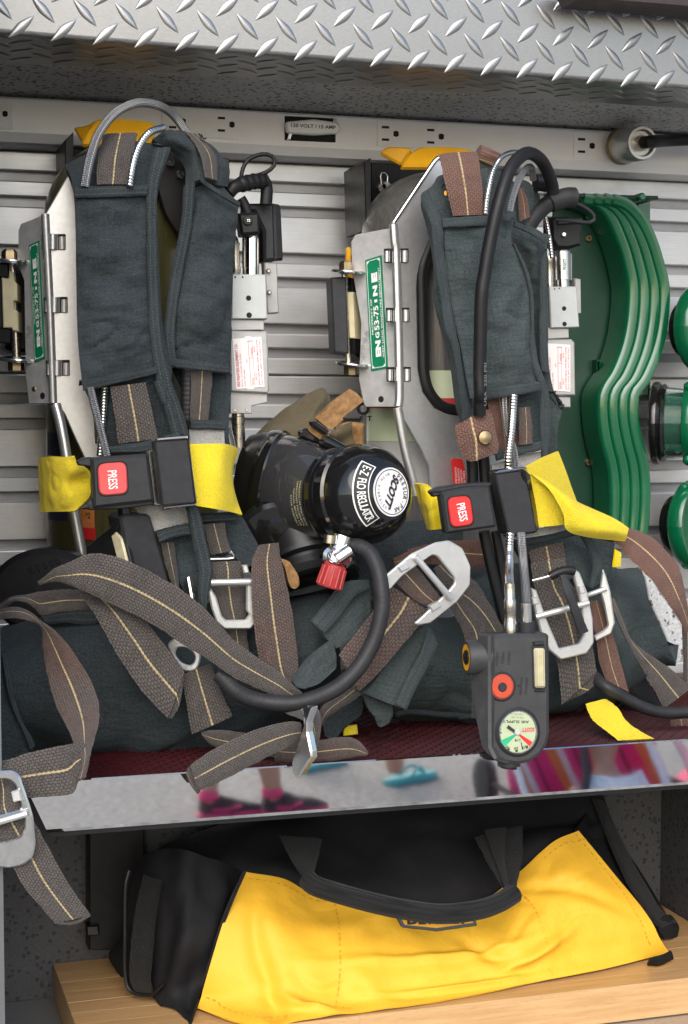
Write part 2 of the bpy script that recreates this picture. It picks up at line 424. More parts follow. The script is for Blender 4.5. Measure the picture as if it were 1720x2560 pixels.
def webbing(name, ca, cb, line=(.5, .39, .2), rows=16, fade=.5, gap=.3, fuzz=.35):
    m, t, b = nodes(name); g = NT(t); tc = g.n('TexCoord'); uv, ob = tc.outputs['UV'], tc.outputs['Object']
    u, v, _ = g.sep(uv)
    cb_ = g.n('CombineXYZ'); g.l(g.math('MULTIPLY', v, rows * .6), cb_.inputs[0]); g.l(g.math('MULTIPLY', u, rows), cb_.inputs[1])
    wob = g.n('TexNoise'); wob.inputs['Scale'].default_value = .55; g.l(cb_.outputs[0], wob.inputs['Vector']); vm = g.n('VectorMath', operation='MULTIPLY_ADD'); g.l(wob.outputs['Color'], vm.inputs[0]); vm.inputs[1].default_value = (.7, .22, 0); g.l(cb_.outputs[0], vm.inputs[2])
    br = g.n('TexBrick'); g.l(vm.outputs[0], br.inputs['Vector']); br.inputs['Scale'].default_value = 1
    br.inputs['Mortar Size'].default_value = .17; br.inputs['Mortar Smooth'].default_value = 1.0; br.inputs['Brick Width'].default_value = 1; br.inputs['Row Height'].default_value = 1
    f = br.outputs['Fac']
    c = g.mix(g.ramp(g.noise(ob, 22, 5), [(.5 - fade * .4, 0.), (.5 + fade * .4, 1.)]), ca, cb)
    c = g.mix(g.ramp(g.noise(ob, 900, 2), [(.35, 0.), (.65, fuzz)]), c, (.23, .2, .18))
    c = g.mix(g.ramp(g.noise(ob, 34, 6, .7), [(.52, 0.), (.72, .55 if line else .0)]), c, tuple(x * .45 for x in ca))
    c = g.mix(g.math('MULTIPLY', f, .75), c, tuple(x * gap for x in ca))
    if line:
        d = g.math('ABSOLUTE', g.math('SUBTRACT', u, .5))
        wig = g.math('MULTIPLY_ADD', g.math('SINE', g.math('MULTIPLY', v, 55)), .005, .02)
        on = g.math('MULTIPLY', g.math('LESS_THAN', d, wig), g.ramp(g.noise(ob, 160, 3, .7), [(.3, .35), (.5, 1.)])); c = g.mix(on, c, line)
    g.l(c, b.inputs['Base Color']); b.inputs['Roughness'].default_value = .9; b.inputs['Specular IOR Level'].default_value = .2
    b.inputs['Sheen Weight'].default_value = .1
    n1 = g.bump(g.math('SUBTRACT', 1.0, f), .6, .0009); g.l(g.bump(g.noise(ob, 1500, 2), .35, .0005, n1), b.inputs['Normal'])
    return m
def braid(name, dark=.1, light=.62, k=700, twist=9):
    m, t, b = nodes(name); g = NT(t); uv = g.n('TexCoord').outputs['UV']; u, v, _ = g.sep(uv)
    a = g.math('SINE', g.math('ADD', g.math('MULTIPLY', u, 6.2832 * twist), g.math('MULTIPLY', v, 6.2832 * k * .5)))
    c = g.math('SINE', g.math('SUBTRACT', g.math('MULTIPLY', u, 6.2832 * twist), g.math('MULTIPLY', v, 6.2832 * k * .5)))
    f = g.math('MULTIPLY', a, c); r = g.ramp(g.math('MULTIPLY_ADD', f, .5, .5), [(.25, dark), (.6, light)])
    g.l(r, b.inputs['Base Color']); b.inputs['Metallic'].default_value = 1; b.inputs['Roughness'].default_value = .32
    g.l(g.bump(f, .7, .0006), b.inputs['Normal']); return m
def speckle(name, base, dark=.12, amt=.42, rough=.6):
    m, t, b = nodes(name); g = NT(t); ob = g.n('TexCoord').outputs['Object']
    c = g.mix(g.ramp(g.noise(ob, 420, 2), [(.35, 0.), (.65, 1.)]), tuple(x * .85 for x in base), tuple(x * 1.12 for x in base))
    s = g.n('TexVoronoi'); s.inputs['Scale'].default_value = 170; g.l(ob, s.inputs['Vector'])
    sp = g.math('MULTIPLY', g.math('LESS_THAN', s.outputs['Distance'], .33), g.math('GREATER_THAN', g.noise(ob, 95, 2), amt))
    c = g.mix(sp, c, (dark, dark, dark * 1.05))
    s2 = g.n('TexVoronoi'); s2.inputs['Scale'].default_value = 330; g.l(ob, s2.inputs['Vector'])
    c = g.mix(g.math('MULTIPLY', g.math('LESS_THAN', s2.outputs['Distance'], .22), .5), c, tuple(x * 1.5 for x in base))
    g.l(c, b.inputs['Base Color']); b.inputs['Roughness'].default_value = rough
    g.l(g.bump(g.noise(ob, 300, 3), .35, .0008), b.inputs['Normal']); return m
def brushed(name, col, rough=.35, metal=1, axis=(6, 300, 300), var=.18, bump=.06):
    m, t, b = nodes(name); g = NT(t); ob = g.n('TexCoord').outputs['Object']
    nz = g.noise(g.map(ob, *axis), 4, 5, .6)
    c = g.mix(nz, tuple(x * (1 - var) for x in col), tuple(min(1, x * (1 + var)) for x in col))
    c = g.mix(g.ramp(g.noise(ob, 16, 6, .65), [(.45, 0.), (.8, .45)]), c, tuple(x * .6 for x in col))
    g.l(c, b.inputs['Base Color']); b.inputs['Metallic'].default_value = metal
    g.l(g.math('MULTIPLY_ADD', g.noise(ob, 40, 4), .2, rough - .1), b.inputs['Roughness'])
    g.l(g.bump(nz, bump, .0008), b.inputs['Normal']); return m

def nylon(name, col, var=.05, rough=.5):
    m, t, b = nodes(name); g = NT(t); tc = g.n('TexCoord'); uv, ob = tc.outputs['UV'], tc.outputs['Object']; u, v, _ = g.sep(uv)
    c = g.mix(g.noise(ob, 12, 4), tuple(x * (1 - var) for x in col), tuple(min(1, x * (1 + var)) for x in col))
    d = g.noise(ob, 38, 8, .75); c = g.mix(g.ramp(d, [(.68, 0.), (.8, .35)]), c, tuple(x * .55 for x in col))
    g.l(c, b.inputs['Base Color']); b.inputs['Roughness'].default_value = rough; b.inputs['Specular IOR Level'].default_value = .3
    wv = g.math('SINE', g.math('MULTIPLY', g.math('ADD', u, g.math('MULTIPLY', v, .6)), 6283 / 1.6))
    n1 = g.bump(g.noise(ob, 45, 5, .6), .3, .004); g.l(g.bump(wv, .2, .0004, n1), b.inputs['Normal']); return m
MT = {}
MT['cloth'] = cloth('navy_cloth', (.023, .034, .04), grid=.2, gx=230, wear=.5, worn=(.065, .078, .086))
MT['cloth2'] = cloth('faded_ripstop_cloth', (.047, .066, .069), grid=.35, gx=230, wear=.6, worn=(.1, .12, .12))
MT['bind'] = cloth('binding_tape', (.022, .032, .037), wear=.0, worn=(.08, .09, .09), wr=.25, stitch=(.09, .1, .1))
MT['bind2'] = cloth('faded_binding_tape', (.042, .057, .061), wear=.0, worn=(.1, .11, .11), wr=.25, stitch=(.02, .027, .03))
MT['greycloth'] = cloth('grey_reflective_cloth', (.42, .41, .39), wear=.1, worn=(.5, .5, .48), wr=.3)
MT['web'] = webbing('grey_webbing', (.06, .055, .052), (.082, .07, .063))
MT['webr'] = webbing('rust_webbing', (.155, .062, .043), (.15, .085, .065), gap=.45)
MT['webm'] = webbing('mixed_webbing', (.065, .056, .053), (.115, .064, .052), fade=.35)
MT['webd'] = webbing('dark_webbing', (.04, .037, .036), (.055, .05, .048))
MT['yweb'] = webbing('yellow_webbing', (.88, .66, .004), (.92, .74, .012), line=None, rows=34, gap=.86)
MT['yplain'] = webbing('bright_yellow_webbing', (.9, .68, .006), (.92, .74, .012), line=None, rows=34, gap=.9)
MT['alu'] = brushed('slat_aluminium', (.72, .725, .735), .42, metal=.75)
MT['groove'] = brushed('groove_aluminium', (.42, .42, .43), .45, metal=.8)
MT['frame'] = mat('frame_aluminium', (.54, .545, .55), .36, .8, var=.08, vs=220, bump=.08, bs=900, dirt=((.2, .19, .17), 30, .66))
MT['frame2'] = mat('frame_side_aluminium', (.74, .73, .715), .42, .6, var=.15, vs=90, bump=.25, bs=700, dirt=((.14, .13, .11), 26, .62))
MT['steel'] = mat('bright_steel', (.72, .72, .71), .2, 1, var=.08, vs=120)
MT['satin'] = mat('satin_steel', (.62, .62, .61), .36, .85, var=.06, vs=90)
MT['console'] = mat('console_rubber', (.042, .042, .044), .5, var=.2, vs=70, bump=.2, bs=500, dirt=((.065, .065, .066), 70, .62), spec=.35)
MT['chrome'] = mat('chrome', (.8, .8, .8), .09, 1, var=.05, rv=.04)
MT['brass'] = mat('dull_brass', (.3, .23, .13), .42, 1, var=.3, vs=120)
MT['nickel'] = mat('worn_nickel', (.55, .5, .43), .28, 1, var=.2, vs=140)
MT['buckle'] = mat('cast_buckle', (.6, .6, .59), .4, .6, var=.06, vs=200, bump=.2, bs=700)
MT['block'] = mat('painted_metal_block', (.47, .49, .485), .42, .1, var=.06, vs=100, bump=.15, dirt=((.3, .29, .27), 70, .72))
MT['block2'] = mat('cast_metal_block', (.42, .415, .4), .5, .15, var=.08, vs=90, bump=.25, dirt=((.25, .23, .2), 60, .66))
MT['black'] = mat('black_plastic', (.012, .012, .013), .42, var=.25, vs=80, bump=.2, bs=900, spec=.3)
MT['slate'] = mat('dark_slate_plastic', (.027, .028, .031), .5, var=.2, vs=120, bump=.35, bs=1100, spec=.3)
MT['gloss'] = mat('gloss_black_plastic', (.008, .008, .008), .13, var=.2, vs=40, coat=.3, rv=.06)
MT['rubber'] = mat('black_rubber', (.011, .011, .012), .45, var=.2, vs=60, bump=.15, bs=500, dirt=((.022, .022, .023), 60, .6), spec=.3)
MT['rubberg'] = mat('grey_rubber', (.026, .026, .028), .5, var=.25, vs=60, bump=.2, bs=500, dirt=((.045, .045, .046), 60, .62), spec=.3)
MT['skirt'] = mat('mask_rubber', (.009, .009, .01), .36, var=.3, vs=30, bump=.1, bs=200)
MT['red'] = mat('red_button', (.62, .022, .022), .4, var=.08)
MT['redp'] = mat('faded_red_button', (.68, .075, .075), .45, var=.08)
MT['redk'] = mat('red_knob_plastic', (.38, .03, .03), .4, var=.15, vs=200)
MT['orange'] = mat('orange_button', (.5, .055, .022), .45, var=.1)
MT['white'] = mat('white_print', (.8, .8, .79), .5, var=.03)
MT['label'] = mat('white_label', (.8, .79, .78), .5, var=.05, vs=40, dirt=((.6, .55, .53), 50, .68))
MT['redink'] = mat('red_ink', (.62, .1, .1), .6, var=.2, vs=300)
MT['ink'] = mat('black_ink', (.02, .02, .02), .6, var=.1)
MT['greyink'] = mat('grey_ink', (.16, .16, .16), .6, var=.1)
MT['gsign'] = mat('green_decal', (.0, .19, .085), .4, var=.1, vs=90)
MT['amber'] = mat('yellow_plastic', (.86, .42, .012), .38, var=.12, vs=40, bump=.1)
MT['cream'] = mat('cream_lens', (.5, .46, .3), .35, var=.2, vs=150)
MT['creamb'] = mat('cream_block', (.62, .55, .34), .5, var=.15, vs=80, bump=.2)
MT['green'] = mat('green_plastic', (.002, .11, .043), .2, var=.15, vs=35, coat=.6, rv=.08, dirt=((.02, .12, .07), 60, .68))
MT['green_shaded'] = mat('shaded_green_plastic', (.002, .042, .021), .4, var=.2, vs=35)  # same green plastic, with the recess's shade put into the colour
MT['tan'] = mat('tan_strap', (.3, .165, .065), .9, var=.35, vs=250, bump=.9, bs=1100)
MT['hole'] = mat('dark_hole', (.006, .006, .006), .8, var=.1)
MT['strip'] = mat('power_strip_paint', (.84, .84, .85), .42, .1, var=.04, vs=30)
MT['outlet'] = mat('outlet_plastic', (.88, .88, .875), .45, var=.03)
MT['speck'] = speckle('speckled_ceiling', (.52, .515, .515), dark=.12)
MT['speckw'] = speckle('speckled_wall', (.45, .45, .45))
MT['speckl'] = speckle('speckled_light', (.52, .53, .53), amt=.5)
MT['speck_shaded'] = speckle('speckled_shaded_wall', (.062, .062, .064), dark=.025)  # same grey paint as the ceiling, darkened to carry the lower compartment's shade
MT['jamb'] = mat('jamb_paint', (.13, .135, .14), .45, .1, var=.06)
MT['wires'] = braid('steel_braid')
MT['coil'] = mat('steel_coil', (.74, .73, .7), .2, 1, var=.1, vs=200)
MT['lip'] = mat('polished_steel', (.86, .85, .84), .012, 1, var=.02, rv=.008, bump=.12, bs=9)
MT['bagb'] = nylon('black_nylon', (.007, .007, .008), var=.3, rough=.75)
MT['bagm'] = webbing('black_mesh_tape', (.008, .008, .008), (.011, .011, .011), line=None, rows=16, gap=.35, fuzz=0)
MT['baghandle'] = webbing('black_handle_webbing', (.013, .013, .013), (.017, .017, .017), line=None, rows=14, gap=.5, fuzz=0)
MT['bagy'] = nylon('yellow_nylon', (.82, .455, .034))
MT['thread'] = mat('orange_thread', (.6, .29, .012), .8, var=.2)
MT['net'] = webbing('olive_net', (.1, .078, .03), (.14, .11, .045), line=None, rows=34, gap=.2)
def diamond_metal():
    m, t, b = nodes('tread_plate_aluminium'); g = NT(t); ob = g.n('TexCoord').outputs['Object']
    n1 = g.noise(g.map(ob, 60, 60, 200), 4, 6, .65)
    c = g.mix(n1, (.25, .25, .25), (.41, .41, .408)); c = g.mix(g.ramp(g.noise(ob, 9, 6, .7), [(.5, 0.), (.75, .4)]), c, (.22, .216, .21))
    g.l(c, b.inputs['Base Color']); b.inputs['Metallic'].default_value = .85
    g.l(g.math('MULTIPLY_ADD', n1, .2, .24), b.inputs['Roughness']); g.l(g.bump(n1, .12, .0008), b.inputs['Normal']); return m
MT['tread'] = diamond_metal()
def wood(name='beech'):
    m, t, b = nodes(name); g = NT(t); ob = g.n('TexCoord').outputs['Object']; rnd = g.n('ObjectInfo').outputs['Random']
    off = g.n('CombineXYZ'); g.l(g.math('MULTIPLY', rnd, 7), off.inputs[0]); g.l(g.math('MULTIPLY', rnd, 3), off.inputs[1])
    va = g.n('VectorMath', operation='ADD'); g.l(ob, va.inputs[0]); g.l(off.outputs[0], va.inputs[1])
    nz = g.noise(g.map(va.outputs[0], 3, 60, 60), 4, 6, .65)
    c = g.mix(g.ramp(nz, [(.3, 0.), (.7, 1.)]), (.46, .255, .1), (.61, .385, .18))
    c = g.mix(g.ramp(rnd, [(0., 0.), (1., .4)]), c, (.42, .24, .1))
    fl = g.noise(g.map(va.outputs[0], 70, 500, 500), 2, 2); c = g.mix(g.ramp(fl, [(.62, 0.), (.75, .5)]), c, (.33, .16, .06))
    g.l(c, b.inputs['Base Color']); b.inputs['Roughness'].default_value = .38; g.l(g.bump(nz, .08, .001), b.inputs['Normal']); return m
MT['wood'] = wood()
def tank(name, a, b_, patches=None, carbon=False):
    m, t, b = nodes(name); g = NT(t); ob = g.n('TexCoord').outputs['Object']; x, y, z = g.sep(ob)
    nz = g.noise(g.map(ob, 120, 120, 10), 3, 6, .7)
    c = g.mix(g.ramp(nz, [(.3, 0.), (.7, 1.)]), a, b_)
    if patches:
        p = g.noise(g.map(ob, 30, 30, 20), 1, 1); c = g.mix(g.ramp(p, [(.55, 0.), (.57, 1.)]), c, patches)
    g.l(c, b.inputs['Base Color']); b.inputs['Roughness'].default_value = .35; b.inputs['Coat Weight'].default_value = .3
    g.l(g.bump(nz, .1, .0008), b.inputs['Normal']); return m
MT['tankl'] = tank('olive_cylinder', (.055, .052, .016), (.11, .1, .034))
MT['tankr'] = tank('grey_cylinder', (.07, .068, .065), (.17, .165, .16))
MT['paleg'] = mat('pale_green_label', (.43, .5, .32), .35, var=.06, vs=50)
MT['paleg2'] = mat('cylinder_label', (.66, .74, .5), .35, var=.05, vs=50)
MT['paleb'] = mat('grey_label', (.5, .5, .48), .4, var=.06, vs=50)
def asphalt():
    m, t, b = nodes('asphalt'); g = NT(t); ob = g.n('TexCoord').outputs['Object']
    c = g.mix(g.ramp(g.noise(ob, 34, 5, .75), [(.35, 0.), (.65, 1.)]), (.16, .152, .132), (.56, .53, .47)); c = g.mix(g.ramp(g.noise(ob, 1.3, 4), [(.4, 0.), (.7, .5)]), c, (.22, .21, .19))
    g.l(c, b.inputs['Base Color']); b.inputs['Roughness'].default_value = .9; g.l(g.bump(g.noise(ob, 120, 4), .6, .006), b.inputs['Normal']); return m
MT['asphalt'] = asphalt()
def matmesh():
    m, t, b = nodes('red_mesh_mat'); g = NT(t); ob = g.n('TexCoord').outputs['Object']
    c = g.mix(g.noise(ob, 70, 4), (.016, .001, .002), (.055, .0025, .004)); g.l(c, b.inputs['Base Color']); b.inputs['Roughness'].default_value = .45; return m
MT['redmat'] = matmesh()
def lensm():
    m, t, b = nodes('smoky_lens'); b.inputs['Base Color'].default_value = (.075, .075, .078, 1); b.inputs['Roughness'].default_value = .1
    b.inputs['Transmission Weight'].default_value = .55; b.inputs['IOR'].default_value = 1.25; b.inputs['Coat Weight'].default_value = 1; b.inputs['Coat Roughness'].default_value = .03; return m
MT['lens'] = lensm()
def clearg(name, col):
    m, t, b = nodes(name); b.inputs['Base Color'].default_value = (*col, 1); b.inputs['Roughness'].default_value = .06
    b.inputs['Transmission Weight'].default_value = .85; b.inputs['IOR'].default_value = 1.3; return m
MT['clear'] = clearg('clear_plastic', (.9, .92, .9)); MT['clear'].node_tree.nodes['Principled BSDF'].inputs['IOR'].default_value = 1.12; MT['clear'].node_tree.nodes['Principled BSDF'].inputs['Transmission Weight'].default_value = 1; MT['clear'].node_tree.nodes['Principled BSDF'].inputs['Roughness'].default_value = .02; MT['smokeg'] = clearg('smoked_green_plastic', (.12, .34, .24))
# ------------------------------------------------------------------ the compartment
WALL, STRIPY, FASY, LIPY, LOWY = 1.566, 1.515, 1.31, 1.17, 1.40
XL = P(12, 2400, 1.14).x; XR = P(2050, 1000, WALL).x; XR2 = P(1650, 2200, LOWY).x
ZC = P(0, 238, STRIPY).z; ZLT = P(1720, 1848, LIPY).z; ZLB = P(1720, 1966, LIPY).z; ZDECK = ZLT - .012
def struct(o, name=None): o['kind'] = 'structure'; return o
def quad(name, a, b, c, d, m, parent=None, n=1): return mk(name, [a, b, c, d], [(0, 1, 2, 3)], m, parent, [(0, 0), (1, 0), (1, 1), (0, 1)], smooth=False)
ground = struct(mk('ground', [(-60, -80, 0), (60, -80, 0), (60, 30, 0), (-60, 30, 0)], [(0, 1, 2, 3)], MT['asphalt'], smooth=False))
back_wall = struct(box('back_wall', None, (XL - .12, WALL, ZDECK - .06), (XR, WALL + .01, ZC + .02), MT['speckw']))
struct(box('wall_side_far', None, (XR + .0005, 1.2, ZDECK - .06), (XR + .02, WALL + .01, ZC + .3), MT['speckw']))
struct(box('wall_side_near', None, (XL - .16, 1.145, .4), (XL, WALL + .01, ZC + .3), MT['jamb']))
lower_wall = struct(box('lower_back_wall', None, (XL + .0005, LOWY, .55), (XR2 + .3, LOWY + .01, ZDECK - .062), MT['speck_shaded']))
struct(box('lower_side_wall', None, (XR2, 1.16, .55), (XR2 + .02, LOWY - .0005, ZDECK - .062), MT['speck_shaded']))
# slats of the wall: wide and narrow aluminium boards with open grooves between them
def zat(y): return P(800, y, 1.55).z
per = (zat(459) - zat(987)) / 3; g1 = zat(459); gw = .0094; gap2 = zat(459) - zat(520)
_sl = {}
def slat(z0, z1):
    h = round(z1 - z0, 4); key = h
    if key not in _sl:
        b = .0022; x0, x1 = XL - .0, XR - .002; w = (x1 - x0) / 2; q = h / 2
        pr = [(.0, -q), (-.0122, -q), (-.0138, -q + .0004), (-.0142, -q + .0014), (-.0142, q - .0014), (-.0138, q - .0004), (-.0122, q), (.0, q)]
        V = [(s * w, p[0], p[1]) for s in (-1, 1) for p in pr]; n = len(pr)
        F = [(i, i + 1, n + i + 1, n + i) for i in range(n - 1)] + [tuple(range(n - 1, -1, -1)), tuple(range(n, 2 * n))]
        me = bpy.data.meshes.new('slat'); me.from_pydata(V, [], F); me.materials.append(MT['alu']); me.update(); _sl[key] = me
    link('slat', _sl[key], back_wall, ((XL + XR - .002) / 2, WALL - .0003, (z0 + z1) / 2))
ztop = zat(413); z = g1
box('groove_sheet', back_wall, (XL + .0005, WALL - .005, ZDECK - .02), (XR - .003, WALL - .0004, ztop - .002), MT['groove'])
slat(g1, ztop)
k = 0
seam = zat(939)
while z > ZDECK - .02:
    slat(g1 - gap2 - k * per, g1 - gw - k * per)                       # narrow board between the two grooves
    zt = g1 - gap2 - gw - k * per; zb = g1 - (k + 1) * per
    if zb < seam < zt: slat(seam + .0006, zt); slat(zb, seam - .0006)
    else: slat(zb, zt)
    k += 1; z = zb
# ------------------------------------------------------------------ tread-plate header
fas = thing('tread_plate_header', 'folded silver diamond tread plate header above the compartment', 'tread plate', P(860, 150, FASY))
A0, A1 = P(0, 83, FASY), P(1720, 222, FASY); e = (A1 - A0).normalized(); A0 = A0 - e * .12; A1 = A1 + e * .12
B0, B1 = P(0, 153, FASY + .1), P(1720, 272, FASY + .1); f = (B1 - B0).normalized(); B0 = B0 - f * .13; B1 = B1 + f * .13
upv = Vector((0, 0, 1)); nf = e.cross(upv).normalized()          # front normal towards the opening
if nf.y > 0: nf = -nf
def lerp(a, b, t): return a + (b - a) * t
V, F = [], []; r = .004; NX = 30; bk = ((B0 - A0) + (B1 - A1)) * .5; bk = bk.normalized()
for i in range(NX + 1):
    a = lerp(A0, A1, i / NX); b = lerp(B0, B1, i / NX)
    prof = [a + upv * .26, a + upv * r * 1.0]
    for k in range(1, 6):
        t = R(90) * k / 6; prof.append(a + upv * (r * (1 - math.sin(t))) + bk * (r * (1 - math.cos(t))))
    prof += [a + bk * r, b, b + upv * .03]
    V += prof; M_ = len(prof)
for i in range(NX):
    for k in range(M_ - 1): F.append((i * M_ + k, i * M_ + k + 1, (i + 1) * M_ + k + 1, (i + 1) * M_ + k))
cA, cB = B0 + Vector((0, -.001, .0015)), B1 + Vector((0, -.001, .0015)); cC, cD = Vector((XR, WALL - .0005, ZC)), Vector((XL - .12, WALL - .0005, ZC)); kk = Vector((0, 0, .02))
ceiling = struct(mk('ceiling', [cA, cB, cC, cD, cA + kk, cB + kk, cC + kk, cD + kk], [(0, 1, 2, 3), (7, 6, 5, 4), (0, 4, 5, 1), (2, 6, 7, 3), (1, 5, 6, 2), (0, 3, 7, 4)], MT['speck'], smooth=False))
hdr = mk('folded_sheet', V, F, MT['tread'], fas, sharp=40)
def lug_mesh(ang):
    L, w, h = .0142, .004, .001; V, F = [], []; n = 10
    for i in range(n + 1):
        t = -1 + 2 * i / n; ww = w * (1 - abs(t) ** 1.5) ** .9; hh = h * (1 - abs(t) ** 4)
        for s, q in ((-1, 0), (-.72, .95), (0, 1.05), (.72, .95), (1, 0)): V.append((t * L, s * ww, q * hh - .0002))
    for i in range(n):
        for k in range(4): F.append((i * 5 + k, (i + 1) * 5 + k, (i + 1) * 5 + k + 1, i * 5 + k + 1))
    me = bpy.data.meshes.new('tread_lug'); me.from_pydata(V, [], F); me.materials.append(MT['tread'])
    me.polygons.foreach_set('use_smooth', [True] * len(me.polygons)); me.update(); return me
lug = lug_mesh(0)
def put_lug(o, ex, ey, ang):
    n = ex.cross(ey).normalized(); x = ex * math.cos(ang) + ey * math.sin(ang); y = n.cross(x)
    ob = bpy.data.objects.new('tread_lug', lug); COL.objects.link(ob); ob.parent = fas
    m = Matrix((x, y, n)).transposed().to_4x4(); m.translation = o - WO[fas.name]; ob.matrix_local = m
sx, sz = .0335, .0152; a_ = lerp(A0, A1, 0)
ref = P(97 * .5485, 122 * .5485, FASY); du = (ref - A0).dot(e); dz = (ref - A0).dot(e.cross(nf) if e.cross(nf).z > 0 else -e.cross(nf))
ez = upv - e * upv.dot(e); ez.normalize()
for row in range(0, 6):
    for i in range(-2, 22):
        u = du + (i + (.5 if row % 2 else 0)) * sx; v = dz + row * sz - .0
        if 0 < u < (A1 - A0).length and v > .004: put_lug(A0 + e * u + ez * v + nf * .0001, e, ez, R(43) if row % 2 == 0 else R(-47))
bl = (B0 - A0).length
for row in range(0, 6):
    for i in range(-2, 22):
        u = du + (i + (.5 if row % 2 == 0 else 0)) * sx; v = .0085 + row * sz
        if 0 < u < (A1 - A0).length and v < .095:
            t = u / (A1 - A0).length; ab = (lerp(B0, B1, t) - lerp(A0, A1, t)).normalized()
            put_lug(lerp(A0, A1, t) + ab * v, e, -ab, R(-47) if row % 2 == 0 else R(43))
dl = Pl('B 1300,10', 1.27)
d = slab('door_seal', None, dl, 'B 1030,-60 1900,-60 1900,66 1568,42 1300,20 1060,2', .03, mat('brown_rubber', (.035, .024, .022), .5), bev=.003)
tag(d, 'dark rubber door seal at the top right corner of the opening', 'door seal')
# ------------------------------------------------------------------ power strip
ps = thing('power_strip', 'long grey wall power strip with sockets under the ceiling', 'power strip', P(860, 320, STRIPY))
zt, zb = ZC - .0005, P(860, 372, STRIPY).z; zb2 = P(860, 394, STRIPY).z
V = [(x, y, z) for x in (XL + .001, XR - .001) for y, z in ((WALL - .001, zt), (STRIPY + .002, zt), (STRIPY, zt - .002), (STRIPY, zb), (STRIPY + .004, zb2), (STRIPY + .012, zb2 - .0015), (WALL - .001, zb2 - .0015))]
mk('housing', V, [(i, i + 7, i + 8, i + 1) for i in range(6)] + [tuple(range(7)), tuple(range(13, 6, -1))], MT['strip'], ps, smooth=False)
sp = Pl('Z 860,320', STRIPY)
def outlet(rect, socks):
    o = slab('outlet', ps, sp, rect, .002, MT['outlet'], off=.0008, bev=.0004, rnd=.001)
    for (x, y) in socks:
        for (dx, dy) in ((0, -15.5), (0, 15.5)):
            slab('slot', o, sp, f'Z {x-9},{y+dy-3.4} {x+9},{y+dy-2.6} {x+9},{y+dy+3.4} {x-9},{y+dy+2.6}', .001, MT['hole'], off=.0011, bev=.0001)
        slab('ground_hole', o, sp, f'Z {x+20},{y-5} {x+27},{y-7} {x+33},{y-4} {x+33},{y+6} {x+27},{y+9} {x+20},{y+6}', .001, MT['hole'], off=.0011, bev=.0001)
outlet('A -140,437 58,452 58,592 -140,577', [(-14, 284)])
outlet('A 735,483 1090,506 1090,638 735,615', [(431, 303), (553, 311)])
outlet('B 150,543 470,563 470,686 150,668', [(963, 334), (1076, 341)])
outlet('B 1045,600 1250,612 1250,735 1045,722', [(1453, 364)])
br = slab('breaker_recess', ps, sp, 'A 1297,528 1530,540 1530,650 1297,640', .002, MT['hole'], off=.0006, rnd=.001)
hd = slab('breaker_handle', ps, sp, 'A 1292,562 1420,550 1530,565 1542,590 1530,615 1420,622 1300,612', .006, MT['strip'], off=.009, rnd=.003, bev=.0015)
slab('handle_bracket', ps, sp, 'A 1312,600 1330,602 1318,640 1303,638', .006, MT['steel'], off=.006); slab('handle_bracket', ps, sp, 'A 1512,545 1526,548 1526,566 1510,566', .006, MT['steel'], off=.006)
text(hd, '120 VOLT / 15 AMP', sp, 'A 1316,586', 'A 1518,596', 8.5, MT['ink'], off=.0093, bold=.02)
# ------------------------------------------------------------------ round cord connector on the right
pc = thing('electric_cable', 'black cable with a round silver connector at the right of the power strip', 'cable', P(1580, 360, 1.5))
co = P(860 + 1270 * .5485, 668 * .5485, 1.5); ax = (P(860 + 1368 * .5485, 650 * .5485, 1.455) - co)
lathe('connector', pc, co, ax, [(0, 0), (0, .0165), (.002, .0175), (.04, .0172), (.0425, .016), (.0425, .0135), (.038, .012), (.038, 0)], MT['satin'])
lathe('ring', pc, co, ax, [(-.002, 0), (-.002, .0185), (.003, .0185), (.003, 0)], MT['brass'])
cpx = px('B 1345,655')[0]; c0 = co + ax.normalized() * .038
lathe('collar', pc, c0, ax, [(0, .0), (0, .0078), (.012, .007), (.012, 0)], MT['nickel'])
tube('cable', pc, [c0 + ax.normalized() * .004, c0 + ax.normalized() * .016] + W3('B 1480,640 1600,635 1720,640 1900,660', 1.46), 0, .0062, MT['rubber'])
# ------------------------------------------------------------------ tray with a polished lip, red mat
tr = thing('shelf_tray', 'steel shelf with mirror polished front lip carrying the air packs', 'shelf', P(860, 1960, LIPY))
lp = Pl('Z 860,1960', LIPY)
Lx0 = P(60, 1955, LIPY).x; Lx0b = P(122, 2084, LIPY).x; Lx1 = XR
V = []; pr = [(.0012, ZLT), (0, ZLT - .0008), (0, ZLB + .004), (.0008, ZLB + .0015), (.003, ZLB), (.012, ZLB - .0004), (.012, ZLB + .002), (.0025, ZLB + .004), (.0025, ZLT - .0008)]
for s in (0, 1):
    for y, zz in pr:
        t = (ZLT - zz) / (ZLT - ZLB); V.append((lerp(Lx0, Lx0b, max(0, min(1, t))) if s == 0 else Lx1, LIPY + y, zz))
n = len(pr); mk('lip', V, [(i, (i + 1) % n, n + (i + 1) % n, n + i) for i in range(n)] + [tuple(range(n - 1, -1, -1)), tuple(range(n, 2 * n))], MT['lip'], tr, smooth=False)
box('deck', tr, (Lx0 + .002, LIPY + .0032, ZDECK - .03), (XR - .001, WALL - .02, ZDECK), MT['black'])
bx = mk('liner', [(Lx0 + .004, LIPY + .006, ZDECK + .0005), (XR - .004, LIPY + .006, ZDECK + .0005), (XR - .004, 1.52, ZDECK + .0005), (Lx0 + .004, 1.52, ZDECK + .0005)], [(0, 1, 2, 3)], MT['redmat'], None, smooth=False)
bx.name = 'mat_sheet'
rm = thing('shelf_mat', 'dark red diamond mesh mat lying on the shelf', 'mat', P(860, 1850, LIPY + .1))
bx.parent = rm; bx.location = WO['liner'] - WO[rm.name] if 'liner' in WO else bx.location
V, F = [], []
